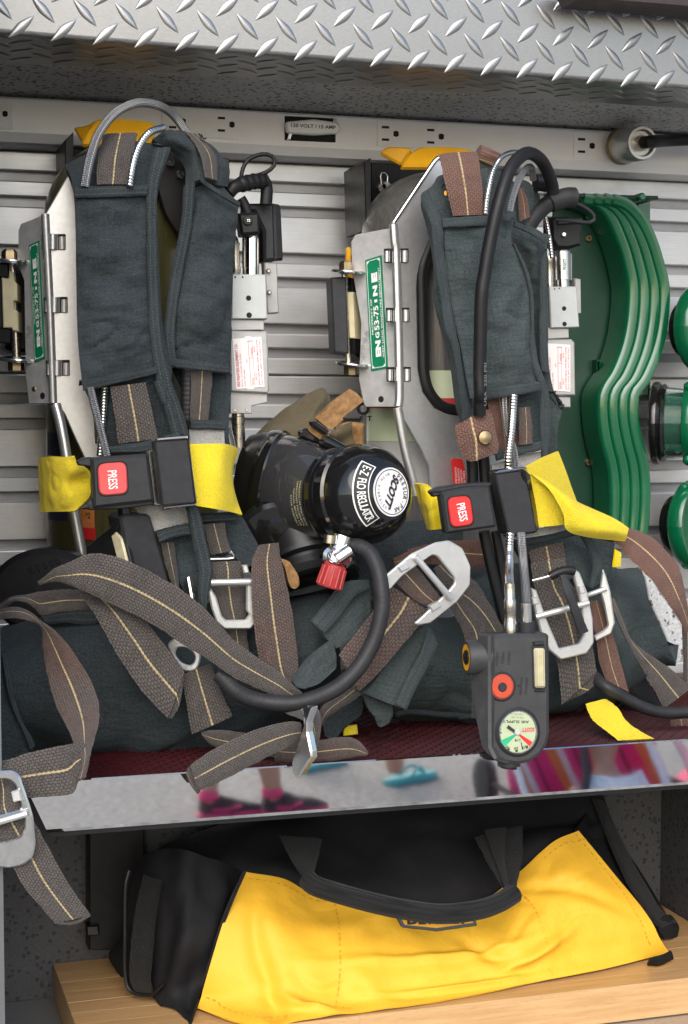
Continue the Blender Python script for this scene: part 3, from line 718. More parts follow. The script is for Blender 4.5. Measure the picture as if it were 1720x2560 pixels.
def rib(x0, y0, x1, y1, w=.0011, h=.0022):
    d = Vector((x1 - x0, y1 - y0)).normalized(); q = Vector((-d.y, d.x)) * w; b = len(V); z0 = ZDECK + .0006
    for (x, y) in ((x0, y0), (x1, y1)):
        V.extend([(x - q.x, y - q.y, z0), (x, y, z0 + h), (x + q.x, y + q.y, z0)])
    F.extend([(b, b + 3, b + 4, b + 1), (b + 1, b + 4, b + 5, b + 2)])
ya, yb = LIPY + .007, 1.50; st = .012; x = Lx0 - .4
while x < XR:
    for sg in (1, -1):
        a, b = (x, x + (yb - ya) * .9) if sg > 0 else (x + .3, x + .3 - (yb - ya) * .9)
        lo, hi = min(a, b), max(a, b)
        t0 = 0 if a >= Lx0 else (Lx0 + .005 - a) / (b - a); t1 = 1
        if a < Lx0 and b < Lx0: continue
        if a > XR or b > XR: continue
        if b < Lx0: t0, t1 = 0, (Lx0 + .005 - a) / (b - a)
        rib(a + (b - a) * t0, ya + (yb - ya) * t0, a + (b - a) * t1, ya + (yb - ya) * t1)
    x += st
mk('mat_mesh', V, F, MT['redmat'], rm, smooth=False, kind='stuff')
# ------------------------------------------------------------------ laminated wooden board
ZB = P(931, 2538, 1.20).z; Xb0 = P(132, 2396, LOWY).x
wb = thing('wooden_board', 'laminated beech board under the yellow and black tool bag', 'board', Vector((.3, 1.3, ZB - .03)))
nst = 8; yw = (LOWY - .002 - 1.20) / nst; x1 = XR2 - .002
for i in range(nst):
    y0 = 1.20 + i * yw; pcs = sorted(random.uniform(Xb0 + .08, x1 - .08) for _ in range(2 if i else 1)); xs = [Xb0] + pcs + [x1]
    for a, b in zip(xs, xs[1:]):
        if b - a < .02: continue
        hgt = random.uniform(0, .0001); g = .00006
        pp = [(g, 0), (g + .0006, .0)]
        V = []
        for X_ in (a + g, b - g):
            for (yy, zz) in ((y0 + g, -.03), (y0 + g, -.0002 - (0.0018 if i == 0 else 0)), (y0 + g + (.002 if i == 0 else .0002), hgt), (y0 + yw - g - .0002, hgt), (y0 + yw - g, -.0002), (y0 + yw - g, -.03)):
                V.append((X_, yy, ZB + zz))
        mk('stave', V, [(k, (k + 1) % 6, 6 + (k + 1) % 6, 6 + k) for k in range(6)] + [(5, 4, 3, 2, 1, 0), (6, 7, 8, 9, 10, 11)], MT['wood'], wb, smooth=False)
struct(box('sill', None, (XL + .001, 1.13, ZB - .06), (XR2 + .1, LOWY - .001, ZB - .031), MT['frame']))
# ------------------------------------------------------------------ tool bag
def onz(s, z):
    out = []
    for x, y, d in px(s):
        r = ray(x, y); out.append(CAM + r * ((z - CAMH) / r.z))
    return out
bag = thing('tool_bag', 'yellow and black nylon tool bag with a padded carry handle on the wooden board', 'bag', Vector((.35, 1.3, ZB)))
top = W3('K 1115,545,40 1300,578,45 1450,655,42 L 60,640,38 400,700,36 640,668,40 800,548,45 950,412,50 1070,358,55', 1.25)
r1 = W3('K 1030,740,14 1210,770,4 1400,830,2 L 60,800,4 400,850,2 650,810,6 870,690,10 1080,590,16 1270,600,30', 1.25)
r2 = W3('K 960,960,0 1150,1010,-16 1360,1030,-24 L 30,1000,-24 350,1000,-24 650,955,-20 890,860,-12 1130,800,-4 1395,760,8', 1.25)
r3 = W3('K 920,1100,0 1110,1150,-24 1300,1170,-36 L 20,1130,-34 320,1090,-32 650,1040,-26 890,970,-16 1165,910,-6 1440,850,4', 1.25)
bot = onz('K 900,1168 1070,1226 1230,1234 L 0,1190 300,1152 650,1092 900,1042 1200,985 1482,914', ZB + .003)
def yfold(a, b):
    h = 0
    for (ca, cb, dx, dy, L, w, amp) in ((.13, .75, .05, .3, .3, .02, -.006), (.07, .45, .03, .3, .35, .02, -.004), (.20, .86, .08, .14, .16, .018, .006), (.70, .75, .10, -.12, .16, .03, .006), (.60, .66, .06, .25, .3, .025, -.005),
                                        (.45, .6, .3, .02, .3, .04, .003), (.33, .8, .04, .18, .22, .03, .004), (.85, .4, .08, .2, .3, .03, -.004), (.52, .9, .12, .03, .2, .03, .004)):
        l = math.hypot(dx, dy); ux, uy = dx / l, dy / l; p = (a - ca) * ux + (b - cb) * uy; q = -(a - ca) * uy + (b - cb) * ux
        h += amp * math.exp(-(q / w) ** 2) * math.exp(-(p / L) ** 2 * 2)
    return h
yp = patch('front_panel', bag, [top, r1, r2, r3, bot], 0, MT['bagy'], nu=150, nv=100, th=.002, wr=(.0036, 22, .9), fold=lambda a, b: 1.4 * yfold(a, b), label='yellow nylon front panel')
def on_patch(rows, a0, b0, a1, b1, k=14, lift=.0012):
    G = [cr(r, 60) for r in rows]; C = [cr([g[i] for g in G], 60) for i in range(60)]; out = []
    for i in range(k):
        t = i / (k - 1); a, b = (a0 + (a1 - a0) * t) * 59, (b0 + (b1 - b0) * t) * 59
        i0, j0 = min(int(a), 58), min(int(b), 58); p = C[i0][j0].lerp(C[i0 + 1][j0], a - i0); out.append((p, yfold(a / 59, b / 59)))
    return [p + Vector((-.1, -.9, .3)).normalized() * (h + lift) for p, h in out]
RW = [top, r1, r2, r3, bot]
for q in ((.25, .02, .27, .98), (.74, .03, .72, .98), (.0, .055, .4, .05), (.6, .05, 1, .07), (.012, .93, .3, .95), (.985, .02, .97, .9)):
    pts = on_patch(RW, *q, k=44, lift=.0004)
    for i in range(0, len(pts) - 1, 2): tube('stitch', yp, [pts[i], pts[i + 1]], 0, .0004, MT['thread'], seg=5)
body = patch('body', bag, [W3('K 1000,330,20 1300,300,30 L 0,230,30 400,200,30 800,180,30 1170,170,30', 1.33), W3('K 720,440,0 1000,420,-5 1300,430,-10 L 100,420,-10 400,400,-12 800,360,-5 1130,300,5 1200,250,20', 1.34),
                           W3('K 700,560,-20 1050,540,-30 1300,560,-42 L 100,640,-50 400,680,-50 700,600,-42 950,420,-32 1210,360,0 1260,420,20', 1.34), W3('K 640,800,-10 1050,800,-30 1300,850,-50 L 100,900,-60 400,900,-60 800,850,-40 1200,650,-10 1400,700,18', 1.34),
                           [Vector((p.x, max(p.y + .02, 1.23), ZB + .004)) for p in onz('K 640,1090 900,1160 1230,1225 L 0,1180 400,1130 900,1030 1200,975 1470,900', ZB)]], 0, MT['bagb'], nu=60, nv=50, th=.003, wr=(.006, 16), label='black nylon body')
patch('back_panel', bag, [W3('K 1000,330,20 1300,300,30 L 0,230,30 400,200,30 800,180,30 1170,170,30', 1.331), W3('K 900,800 1300,800 L 100,750 600,700 1200,600', 1.39), W3('K 900,1000 1300,1000 L 100,950 600,900 1200,800', 1.388)], 0, MT['bagb'], nu=20, nv=16)
def efold(a, b):
    return .0035 * math.sin(8 * a + 4 * b * b) * (.3 + b) * (1 - abs(2 * a - 1) ** 3) + .0012 * math.sin(19 * a - 7 * b)
patch('end_panel', bag, [W3('K 650,470,50 760,440,35 900,460,15 1115,545,35', 1.27), W3('K 590,620,45 740,610,20 880,660,-4 1068,650,20', 1.27), W3('K 578,850,40 735,850,6 860,850,-16 998,850,-2', 1.27),
                         W3('K 578,1050,40 720,1075,10 800,1080,-6 930,1060,-8', 1.27), onz('K 592,1090 705,1112 790,1170 862,1236', ZB + .002)], 0, MT['bagb'], nu=44, nv=44, wr=(.004, 30), fold=efold, label='crumpled black nylon end')
ribbon('zip_tape', bag, 'K 655,560,28 620,700,24 600,860,20 590,1020,20 610,1085,24', 'K 740,590,10 715,720,6 702,870,2 690,1020,2 700,1095,6', 1.266, MT['bagm'], th=.003, n=30)
tube('zip', bag, 'K 590,540,32 572,620,30 570,850,28 572,1020,28 600,1092,24 690,1104,10 740,1060,0', 1.265, .0018, MT['black'], seg=8)
patch('end_pocket', bag, ['K 570,820,50 600,830,30 640,850,20', 'K 503,905,55 560,920,30 640,930,20', 'K 500,950,55 570,1010,30 640,1040,20', 'K 560,1045,45 590,1065,35 640,1070,20'], 1.30, MT['bagb'], nu=14, nv=18, wr=(.002, 50))
ribbon('edge_piping', bag, 'K 1105,548 1022,735 950,955 892,1170', 'K 1121,548 1040,740 968,958 908,1176', 1.262, MT['bagm'], th=.004, n=24)
# handle
def hpath(s, Y): return s
tube('handle', bag, 'K 1405,585,0 1440,612,-8 1568,652,-14 L 150,692,-22 300,722,-26 450,738,-26 600,722,-24 700,690,-18 775,645,-8', 1.235, .0082, MT['baghandle'], seg=16, label='padded black carry handle')
ribbon('handle_strap', bag, 'K 1272,380,60 1330,500,25 1408,612,2', 'K 1470,400,60 1440,520,25 1425,575,2', 1.236, MT['baghandle'], n=16)
ribbon('handle_strap', bag, 'L 595,390,60 650,500,30 735,640,0', 'L 815,340,60 812,480,30 778,650,0', 1.236, MT['baghandle'], n=16)
ribbon('handle_strap', bag, 'L 640,360,62 690,500,32 740,640,2', 'L 740,345,58 735,500,24 762,640,-4', 1.228, MT['baghandle'], n=16)
bp = Pl('L 430,790', 1.226, 0, 14)
bd = slab('badge', bag, bp, 'L 236,750 420,760 590,740 608,792 420,818 262,800', .003, MT['gloss'], rnd=.002, off=.001)
slab('badge_field', bd, bp, 'L 258,754 420,764 578,748 588,778 420,802 275,787', .001, MT['amber'], off=.0016, rnd=.001)
text(bd, 'DEWALT', bp, 'L 285,787', 'L 560,783', 26, MT['ink'], off=.002, bold=.05)
ribbon('side_zip', bag, 'L 1130,210,70 1200,400,50 1290,600,30 1400,770,10 1440,800,8', 'L 1185,230,80 1270,410,62 1370,590,48 1440,710,30 1520,775,22', 1.28, MT['bagm'], th=.004, n=24)
patch('side_panel', bag, ['L 1060,350,30 1110,280,60 1180,240,90', 'L 1190,520,30 1230,470,50 1280,430,80', 'L 1290,640,25 1340,600,45 1400,620,65', 'L 1420,790,20 1460,780,40 1500,790,55'], 1.285, MT['bagb'], nu=16, nv=30, wr=(.003, 40))
patch('zip_end', bag, ['L 1420,780,10 1480,740,20 1515,770,25', 'L 1440,820,10 1490,805,14 1528,800,22', 'L 1462,850,10 1495,850,14 1520,842,22'], 1.28, MT['bagb'], nu=14, nv=14, wr=(.001, 80), th=.003)
ribbon('base_corner', bag, onz('L 1400,938 1450,922 1490,905', ZB + .012), onz('L 1380,968 1440,972 1498,945', ZB + .002), 0, MT['bagb'], th=.003, n=10)
# ------------------------------------------------------------------ black post behind the bag, widened to blacken the dark corner
bpst = thing('post_and_dark_corner_fill', 'black post widened to fill the dark left corner behind the bag', 'panel', P(250, 2380, 1.38))
pb = Pl('K 460,600', 1.375); slab('widened_shaft', bpst, pb, 'K 405,330 660,330 660,905 405,905', .02, MT['black'], bev=.002)
slab('catch', bpst, pb, 'K 385,780 445,775 450,825 390,830', .012, MT['gloss'], off=.008, bev=.002)
# ------------------------------------------------------------------ green moulded holder on the wall
gh = thing('green_holder', 'large green moulded plastic holder with four stepped ridges on the wall', 'holder', P(1480, 1320, 1.54))
gp = Pl('N 800,1100', 1.550)
slab('back_plate', gh, gp, 'N 100,200 520,215 720,330 900,640 990,1000 1000,1400 930,1750 800,1990 740,2334 O 650,560 700,900 790,1200 800,1700 760,1900 0,2000 0,0', .012, MT['green_shaded'], bev=.002)
rg = [('N 420,232 560,265 690,380 800,610 880,850 935,1150 915,1500 860,1780 760,2040 660,2200 O 620,400 625,620 660,860 720,1100 745,1320 745,1600 725,1850', .0),
      ('N 540,232 680,275 810,400 920,640 990,860 1045,1150 1030,1500 970,1800 860,2080 760,2220 O 725,410 730,620 770,860 825,1090 850,1320 845,1600 820,1850', .012),
      ('N 640,232 790,285 920,420 1020,640 1095,870 1155,1160 1140,1510 1075,1820 960,2110 860,2240 O 830,420 835,620 880,860 935,1090 955,1320 950,1600 925,1850', .024),
      ('N 730,240 880,300 1020,450 1120,650 1195,880 1258,1160 1245,1510 1180,1820 1060,2110 960,2240 O 935,420 935,620 980,860 1035,1080 1058,1320 1052,1600 1025,1850', .036)]
for s, dz in rg:
    c = cr(W3(s, 1.505 - dz * .35), 60); tn = []
    V, F = [], []; hw = .0062
    for i in range(60):
        t = (c[min(i + 1, 59)] - c[max(i - 1, 0)]).normalized(); sd_ = t.cross(Vector((0, 1, 0))).normalized(); sd_ = sd_ if sd_.x > 0 else -sd_
        for (a, b) in ((-.94, .04), (-.93, .004), (-.86, .0012), (-.55, -.0004), (.35, -.0016), (.8, -.0014), (.92, .0022), (.93, .04)):
            V.append(c[i] + sd_ * (a * hw) + Vector((0, b, 0)))
    for i in range(59):
        for k in range(7): F.append((i * 8 + k, (i + 1) * 8 + k, (i + 1) * 8 + k + 1, i * 8 + k + 1))
    F.append(tuple(range(8))); F.append(tuple(59 * 8 + k for k in range(7, -1, -1)))
    mk('ridge', V, F, MT['green'], gh, sharp=50)
tube('inner_rim', gh, 'N 430,420 600,520 730,720 800,960 818,1150 800,1450 740,1700 700,1790', 1.545, .0026, MT['green'], seg=8)
slab('top_flange', gh, Pl('N 800,210', 1.505), 'N 300,176 980,200 1195,205 1205,240 980,250 300,225', .05, MT['green_shaded'], bev=.002)
slab('mount_leg', gh, Pl('N 1050,300', 1.545), 'N 960,230 1110,240 1110,520 1000,430', .012, MT['green'], bev=.001)
disc('flange_knob', gh, Pl('N 1010,215', 1.503), 'N 1010,220', .0042, .02, MT['green'], off=.004, bev=.0015)
for q in ('N 500,1920 530,1925 530,2334 500,2334', 'O 500,0 530,0 530,420 500,430', 'O 1030,240 1058,230 1058,420 1032,425'): slab('rib', gh, gp, q, .02, MT['green'], off=.012, bev=.001)
for q in ('N 458,650', 'O 458,1068'):
    s_ = disc('screw', gh, gp, q, .0042, .004, MT['brass'], off=.003, bev=.0012); w_ = mpp(1.54)
    u, v = gp.pts(q)[0]
    for a, b in ((.0022, .0005), (.0005, .0022)): slab('cross_slot', s_, gp, [(u - a, v - b), (u + a, v - b), (u + a, v + b), (u - a, v + b)], .001, MT['hole'], off=.0033, bev=.0001)
slab('wall_slot', gh, gp, 'N 765,1170 790,1190 785,1440 765,1470', .001, MT['speckl'], off=.0005, bev=.0002)
disc('bolt_hole', gh, gp, 'O 545,1160', .0028, .001, MT['hole'], off=.0006)
arc = cr(W3('N 640,560 740,760 800,960 820,1150 815,1400 790,1620', 1.534), 9)
for i, p in enumerate(arc): lathe('bead', gh, p, (0, -1, 0), [(0, .0016), (.002, .0012), (.003, 0)], MT['green'], seg=8)
text(gh, 'LIGHTWEIGHT', gp, 'O 540,860', 'O 515,520', 4.5, MT['brass'], off=.0008)
# ------------------------------------------------------------------ green couplings hanging at the right edge
def coupling(at, Y, ax, r, L, label, kb=1.0, kf=1.0):
    o = P(*px(at)[0][:2], Y); ax = Vector(ax).normalized()
    t = thing('green_coupling', label, 'coupling', o, 'green couplings on the right of the wall')
    lathe('back_ring', t, o, ax, [(-.004, 0), (-.004, r * .95 * kb), (-.002, r * 1.05 * kb), (0, r * 1.07 * kb), (.004, r * 1.05 * kb), (.006, r * .98 * kb), (.009, r * 1.02 * kb), (.012, r * .96 * kb), (.012, r * .6)], MT['gloss'])
    lathe('barrel', t, o, ax, [(.0125, r * .93 * kb), (L - .0005, r * .88), (L - .0005, r * .7), (.0125, r * .7)], MT['smokeg'], cap=False)
    lathe('core', t, o, ax, [(.013, 0), (.013, r * .55), (L * .5, r * .6), (L * .9, r * .66), (L, r * .66), (L, 0)], MT['green'])
    lathe('front_ring', t, o, ax, [(L, r * .6), (L, r * .98 * kf), (L + .004, r * 1.02 * kf), (L + .014, r * 1.0 * kf), (L + .017, r * .95 * kf), (L + .016, r * .86 * kf), (L + .009, r * .8 * kf), (L + .009, r * .3), (L + .012, r * .26), (L + .012, 0)], MT['green'])
    u = ax.cross(Vector((0, 0, 1))).normalized(); w = u.cross(ax)
    for a in (60, 180, 300):
        d = u * math.cos(R(a)) + w * math.sin(R(a)); c = o + ax * (L + .006) + d * r * 1.03
        lathe('lug', t, c - d * .004, d, [(0, .006), (.008, .0055), (.01, .003), (.01, 0)], MT['green'], seg=12)
    return t
coupling('N 1500,1600', 1.50, (.42, -.9, .02), .042, .016, 'uppermost green coupling at the right edge of the wall', .7, 1.15)
coupling('O 1165,660', 1.51, (.82, -.57, 0), .041, .03, 'middle green coupling with a see-through smoky barrel')
coupling('O 1400,1720', 1.51, (.45, -.88, .05), .043, .018, 'lowest green coupling, above the end of the brown strap', .72, 1.12)
# ------------------------------------------------------------------ wall brackets that hold the air cylinders
def bracket(label, back, flange, yel, clampf):
    b = thing('cylinder_bracket', label, 'bracket', P(*px(back)[0][:2], 1.52), 'black cylinder brackets on the slatted wall')
    pl = Pl(back, 1.53); slab('back_channel', b, pl, back, .015, MT['black'], bev=.002)
    fl = Pl(flange, 1.462); slab('channel_flange', b, fl, flange, .066, MT['black'], bev=.001)
    for i, (out_, Y, yw, pt) in enumerate(yel): slab('release_flap', b, Pl(out_, Y, yw, pt), out_, .006, MT['amber'], bev=.002, rnd=.004)
    clampf(b); return b
def clampL(b):
    p = Pl('M 70,600', 1.40, -12)
    slab('cushion', b, p, 'M -30,285 66,285 72,402 -30,402', .03, MT['gloss'], bev=.002); slab('cushion', b, p, 'M -20,770 92,782 85,900 -20,892', .03, MT['gloss'], bev=.002)
    slab('cushion', b, p, 'M -40,395 16,400 26,890 -40,890', .03, MT['black'], bev=.002, off=-.002)
    slab('block', b, p, 'M 14,402 66,410 70,350 105,365 112,430 130,452 132,575 105,580 110,640 136,655 142,805 95,800 90,780 25,776', .03, MT['creamb'], bev=.0012, off=.003)
    tube('rod', b, p.W('M 78,295 90,420', -.01) + p.W('M 105,760 116,1005', -.008), 0, .0035, MT['nickel'], n=12)
    for a, c in (('M 85,275', 1), ('M 130,1012', 1)): lathe('washer', b, p.W(a)[0], (0.05, -.12, 1), [(-.0015, 0), (-.0015, .0165), (.0005, .017), (.0015, .0165), (.0015, 0)], MT['steel'])
    slab('arm', b, Pl('M 170,290', 1.42, -30), 'M 95,262 200,250 225,275 225,350 175,350 110,345', .004, MT['frame'], bev=.001)
    slab('arm', b, Pl('M 200,1010', 1.42, -30), 'M 110,995 215,998 242,1030 240,1042 215,1035 120,1025', .004, MT['frame'], bev=.001)
    for a in ('M 70,240', 'M 120,1045'): lathe('bolt', b, p.W(a)[0] - Vector((0, 0, .006)), (0, 0, 1), [(0, 0), (0, .0068), (.009, .0068), (.0115, .005), (.0115, 0)], MT['brass'], seg=6)
    slab('strap_mass', b, Pl('M 170,650', 1.44), 'M 100,340 240,360 262,960 90,955 40,930', .04, MT['black'], bev=.004)
def clampR(b):
    p = Pl('R 170,690', 1.40, -8)
    slab('cushion', b, p, 'R 98,340 240,334 266,1036 128,1028', .03, MT['slate'], bev=.0015, rnd=.0015)
    q = Pl('R 280,690', 1.405, -40)
    slab('edge_strip', b, q, 'R 241,338 290,346 302,472 322,1042 268,1034 252,470', .02, MT['gloss'], bev=.001); slab('block', b, q, 'R 249,474 304,474 322,896 271,896', .02, MT['creamb'], bev=.0008, off=.0012)
    tube('rod', b, p.W('R 235,290 245,360', -.01) + p.W('R 272,1030 280,1125', -.01), 0, .0028, MT['nickel'], n=12)
    for a in ('R 258,288', 'R 300,1132'): lathe('washer', b, p.W(a)[0], (.05, -.12, 1), [(-.0012, 0), (-.0012, .0155), (.0003, .016), (.0012, .0155), (.0012, 0)], MT['steel'])
    slab('arm', b, Pl('R 330,280', 1.42, -30), 'R 250,268 350,262 378,235 380,262 340,290 260,300', .004, MT['frame'], bev=.0008)
    slab('arm', b, Pl('R 400,1130', 1.42, -30), 'R 270,1115 400,1118 408,960 420,950 445,1168 425,1170 395,1138 280,1142', .004, MT['frame'], bev=.0008)
    for a in ('R 234,245', 'R 276,1172'): lathe('bolt', b, p.W(a)[0] - Vector((0, 0, .006)), (0, 0, 1), [(0, 0), (0, .0062), (.009, .0062), (.0112, .0045), (.0112, 0)], MT['brass'], seg=6)
    slab('strap_mass', b, Pl('R 360,700', 1.435), 'R 290,420 420,330 450,1020 400,1100 320,1040', .04, MT['black'], bev=.004)
    patch('clip_tongue', b, ['R 245,75 262,65 280,75', 'R 245,230 270,240 290,250', 'R 290,400 340,400 385,410'], 1.425, MT['amber'], nu=10, nv=14, th=.004, wr=(0, 1))
    for a in ('D 280,215', 'D 262,222'): disc('bolt', b, Pl(a, 1.528), a, .0062, .006, MT['nickel'], off=.003, bev=.0015, seg=6)
    tube('spring_wire', b, 'D 262,205 258,165 272,155 288,170 285,205', 1.515, .0009, MT['steel'])
bracket('black bracket with yellow flap behind the left air pack', 'A 320,620 640,640 900,700 900,900 320,900', 'A 295,640 335,600 335,900 300,900',
        [('A 328,578 382,573 440,545 405,600 372,650', 1.46, -30, 10), ('A 440,538 560,536 690,550 718,576 690,650 372,650 392,596', 1.425, 0, 30)], clampL)
bracket('black bracket with yellow flap behind the right air pack', 'D 215,95 600,100 800,100 800,500 215,400', 'D 188,112 218,92 218,400 196,400',
        [('D 248,70 288,42 390,48 370,90 345,125', 1.445, -30, 10), ('D 430,42 560,42 640,52 660,70 640,128 345,126 380,70', 1.425, 0, 30)], clampR)
# ------------------------------------------------------------------ air packs: shared pieces
def coilr(pitch, d=.16): return lambda s, t: 1 - d + d * abs(math.sin(math.pi * s / pitch)) ** .6
def coil_hose(name, par, s, Y, rpx, pitch=.0026):
    r = rpx * mpp(Y); C = W3(s, Y); L = sum((C[i] - C[i - 1]).length for i in range(1, len(C)))
    return tube(name, par, C, 0, r, MT['coil'], n=max(20, int(L / pitch * 5)), seg=14, rf=coilr(pitch, .2))
def braid_hose(name, par, s, Y, rpx): return tube(name, par, s, Y, rpx * mpp(Y), MT['wires'], seg=16)
def slot3(par, pl, rect, bars, side=None):
    o = slab('strap_slot', par, pl, rect, .0012, MT['hole'], off=.0006, bev=.0002, rnd=.0008)
    for (a, b, r, m) in bars: vcyl('slot_bar', o, pl, a, b, r, m, off=-.0004)
    return o
def pressbuckle(par, body, arms, btn, tp0, tp1, th_, Y, yaw, mred, pitch=0):
    p = Pl(body.split()[0] + ' ' + body.split()[1], Y, yaw, pitch)
    b = slab('buckle_body', par, p, body, .017, MT['slate'], bev=.0022, rnd=.002)
    for a in arms: slab('buckle_arm', b, p, a, .011, MT['slate'], bev=.0015, off=-.004)
    q = p.pts(btn); c = Vector((sum(x for x, _ in q) / len(q), sum(y for _, y in q) / len(q)))
    big = [tuple(c + (Vector(v) - c) * 1.09) for v in q]
    slab('button_well', b, p, big, .001, MT['hole'], off=.0004, bev=.0004, rnd=.006)
    r = slab('release_button', b, p, btn, .002, mred, off=.0016, bev=.0009, rnd=.006)
    text(r, 'PRESS', p, tp0, tp1, th_, MT['white'], off=.0019, bold=.015)
    return p, b
def regblock(par, bl, Y, cfg):
    """pressure reducer on the side of an air pack"""
    p = Pl(bl, Y, -6); rb = slab('reducer_block', par, p, bl, .03, MT['block'], bev=.0012)
    for at, r in cfg['holes']: disc('port_hole', rb, p, at, r * mpp(Y), .001, MT['hole'], off=.0002, bev=.0001, seg=18)
    return p, rb
def fillabel(par, pl, quad_, off=.0006):
    """white service label with rows of red print running up it"""
    lb = slab('service_label', par, pl, quad_, .0006, MT['label'], off=off, bev=.0001)
    a, b, c, d = [Vector(v) for v in pl.pts(quad_)]       # top-left, top-right, bottom-right, bottom-left
    def at(s, t): return (a.lerp(b, s)).lerp(d.lerp(c, s), t)
    rows = [('FIRE FIGHTERS EQUIPMENT CO.', .05, .17, .96, .1, .03), ('Rte No. 10, Denville, N.J. 07834', .2, .26, .96, .3, .01), ('(973) 366-4466', .3, .36, .96, .62, .012), ('AIR', .42, .46, .5, .42, .012), ('TESTED', .58, .64, .96, .8, .014),
            ('HERE', .6, .66, .36, .2, .012), ('2012', .7, .76, .86, .72, .012), ('2014', .7, .76, .3, .18, .012), ('JAN FEB MAR APR MAY JUNE', .8, .87, .96, .05, .014), ('JULY AUG SEPT OCT NOV DEC', .9, .97, .96, .05, .014)]
    for s, x0, x1, t0, t1, bo in rows:
        vs_, fs = glyphs(s, bo); gx0, gx1 = min(v.x for v in vs_), max(v.x for v in vs_); gy0, gy1 = min(v.y for v in vs_), max(v.y for v in vs_)
        V = []
        for v in vs_:
            k = (v.x - gx0) / (gx1 - gx0); h = (v.y - gy0) / (gy1 - gy0)
            q = at(x1 + (x0 - x1) * h, t0 + (t1 - t0) * k); V.append(pl.w(q.x, q.y, off + .0002))
        mk('lettering', V, fs, MT['redink'], lb, smooth=False)
    for (s0, t0, s1, t1) in ((.52, .07, .535, .97), (.66, .07, .672, .97), (.52, .40, .67, .41), (.5, .06, .68, .075)):
        q = [at(s0, t0), at(s1, t0), at(s1, t1), at(s0, t1)]; mk('ruled_line', [pl.w(v.x, v.y, off + .0002) for v in q], [(0, 3, 2, 1)], MT['redink'], lb, smooth=False)
    return lb
def decal(par, pl, quad_, full=True):
    d = slab('unit_decal', par, pl, quad_, .0006, MT['gsign'], off=.0012, bev=.0002, label='green and white unit name decal')
    a, b, c, e_ = [Vector(v) for v in pl.pts(quad_)]
    def at(s, t): return a.lerp(b, s).lerp(e_.lerp(c, s), t)
    def line(q): mk('border_line', [pl.w(v.x, v.y, .0016) for v in q], [tuple(range(len(q) - 1, -1, -1))], MT['white'], d, smooth=False)
    m, w, t_ = .09, .03, .006; my = m * .16
    for (x0, y0, x1, y1) in ((m, .02, m + w, .98), (1 - m - w, .02, 1 - m, .98), (m, .018, 1 - m, .018 + t_), (m, .982 - t_, 1 - m, .982)): line([at(x0, y0), at(x0, y1), at(x1, y1), at(x1, y0)][::-1])
    for (cx, cy, sx, sy) in ((m, .018, 1, 1), (1 - m, .018, -1, 1), (m, .982, 1, -1), (1 - m, .982, -1, -1)):
        q = [at(cx, cy), at(cx + sx * .22, cy), at(cx, cy + sy * .035)]; q = q if sx * sy > 0 else q[::-1]; line(q[::-1])
    def run(s, x0, x1, t0, t1, bo):
        vs_, fs = glyphs(s, bo); gx0, gx1 = min(v.x for v in vs_), max(v.x for v in vs_); gy0, gy1 = min(v.y for v in vs_), max(v.y for v in vs_)
        mk('lettering', [pl.w(*at(x1 + (x0 - x1) * (v.y - gy0) / (gy1 - gy0), t0 + (t1 - t0) * (v.x - gx0) / (gx1 - gx0)), .0017) for v in vs_], fs, MT['white'], d, smooth=False)
    run('PROPERTY OF', .2, .3, .68, .36, .01); run('WEST LONG BRANCH FIRE DEPARTMENT', .76, .86, .9, .1, .01)
    run('EN', .36, .68, .885, .74, .07); run('G', .4, .64, .72, .665, .05); run('53-75', .36, .66, .65, .43, .03); run('I', .44, .62, .40, .375, .05); run('N', .38, .66, .345, .25, .06); run('E', .34, .7, .22, .135, .08)
    return d
# ------------------------------------------------------------------ left air pack
AL = thing('air_pack', 'left breathing air pack with dark navy shoulder straps and coiled grey belts', 'air pack', P(420, 1860, 1.40), 'breathing air packs on the shelf')
tc_ = P(330, 1000, 1.462); TR_ = .078; zt0 = P(330, 560, 1.462).z; zb0 = P(330, 1480, 1.462).z
def cylinder(par, cx, m, ztop, zbot, rr, dome=.95):
    H = ztop - zbot; pr = [(0, 0), (0, rr * .7), (.012, rr * .93), (.03, rr), (H, rr)]
    for k in range(1, 9):
        a = R(90) * k / 9; pr.append((H + rr * dome * math.sin(a), rr * math.cos(a) ** .9))
    pr += [(H + rr * dome, .012), (H + rr * dome, 0)]
    return lathe('cylinder', par, (cx.x, cx.y, zbot), (0, 0, 1), pr, m, seg=56, sharp=80)
cyl = cylinder(AL, tc_, MT['tankl'], zt0, zb0, TR_)
def wrap(cx, rr, par, s, x0, x1, y, hpx, m, bold=.02, Y=1.39):
    """print on the cylinder wall"""
    pl = Pl(f'Z {x0},{y}', Y); vs_, fs = glyphs(s, bold)
    gx0, gx1 = min(v.x for v in vs_), max(v.x for v in vs_); a, b = pl.uv(x0, y), pl.uv(x1, y); V = []
    for v in vs_:
        k = (v.x - gx0) / (gx1 - gx0); q = pl.w(a[0] + (b[0] - a[0]) * k, a[1] + (b[1] - a[1]) * k + (v.y / .7) * hpx * mpp(Y))
        dx = max(-.97, min(.97, (q.x - cx.x) / rr)); V.append(Vector((q.x, cx.y - rr * math.sqrt(1 - dx * dx) - .0008, q.z)))
    mk('lettering', V, fs, m, par, smooth=False)
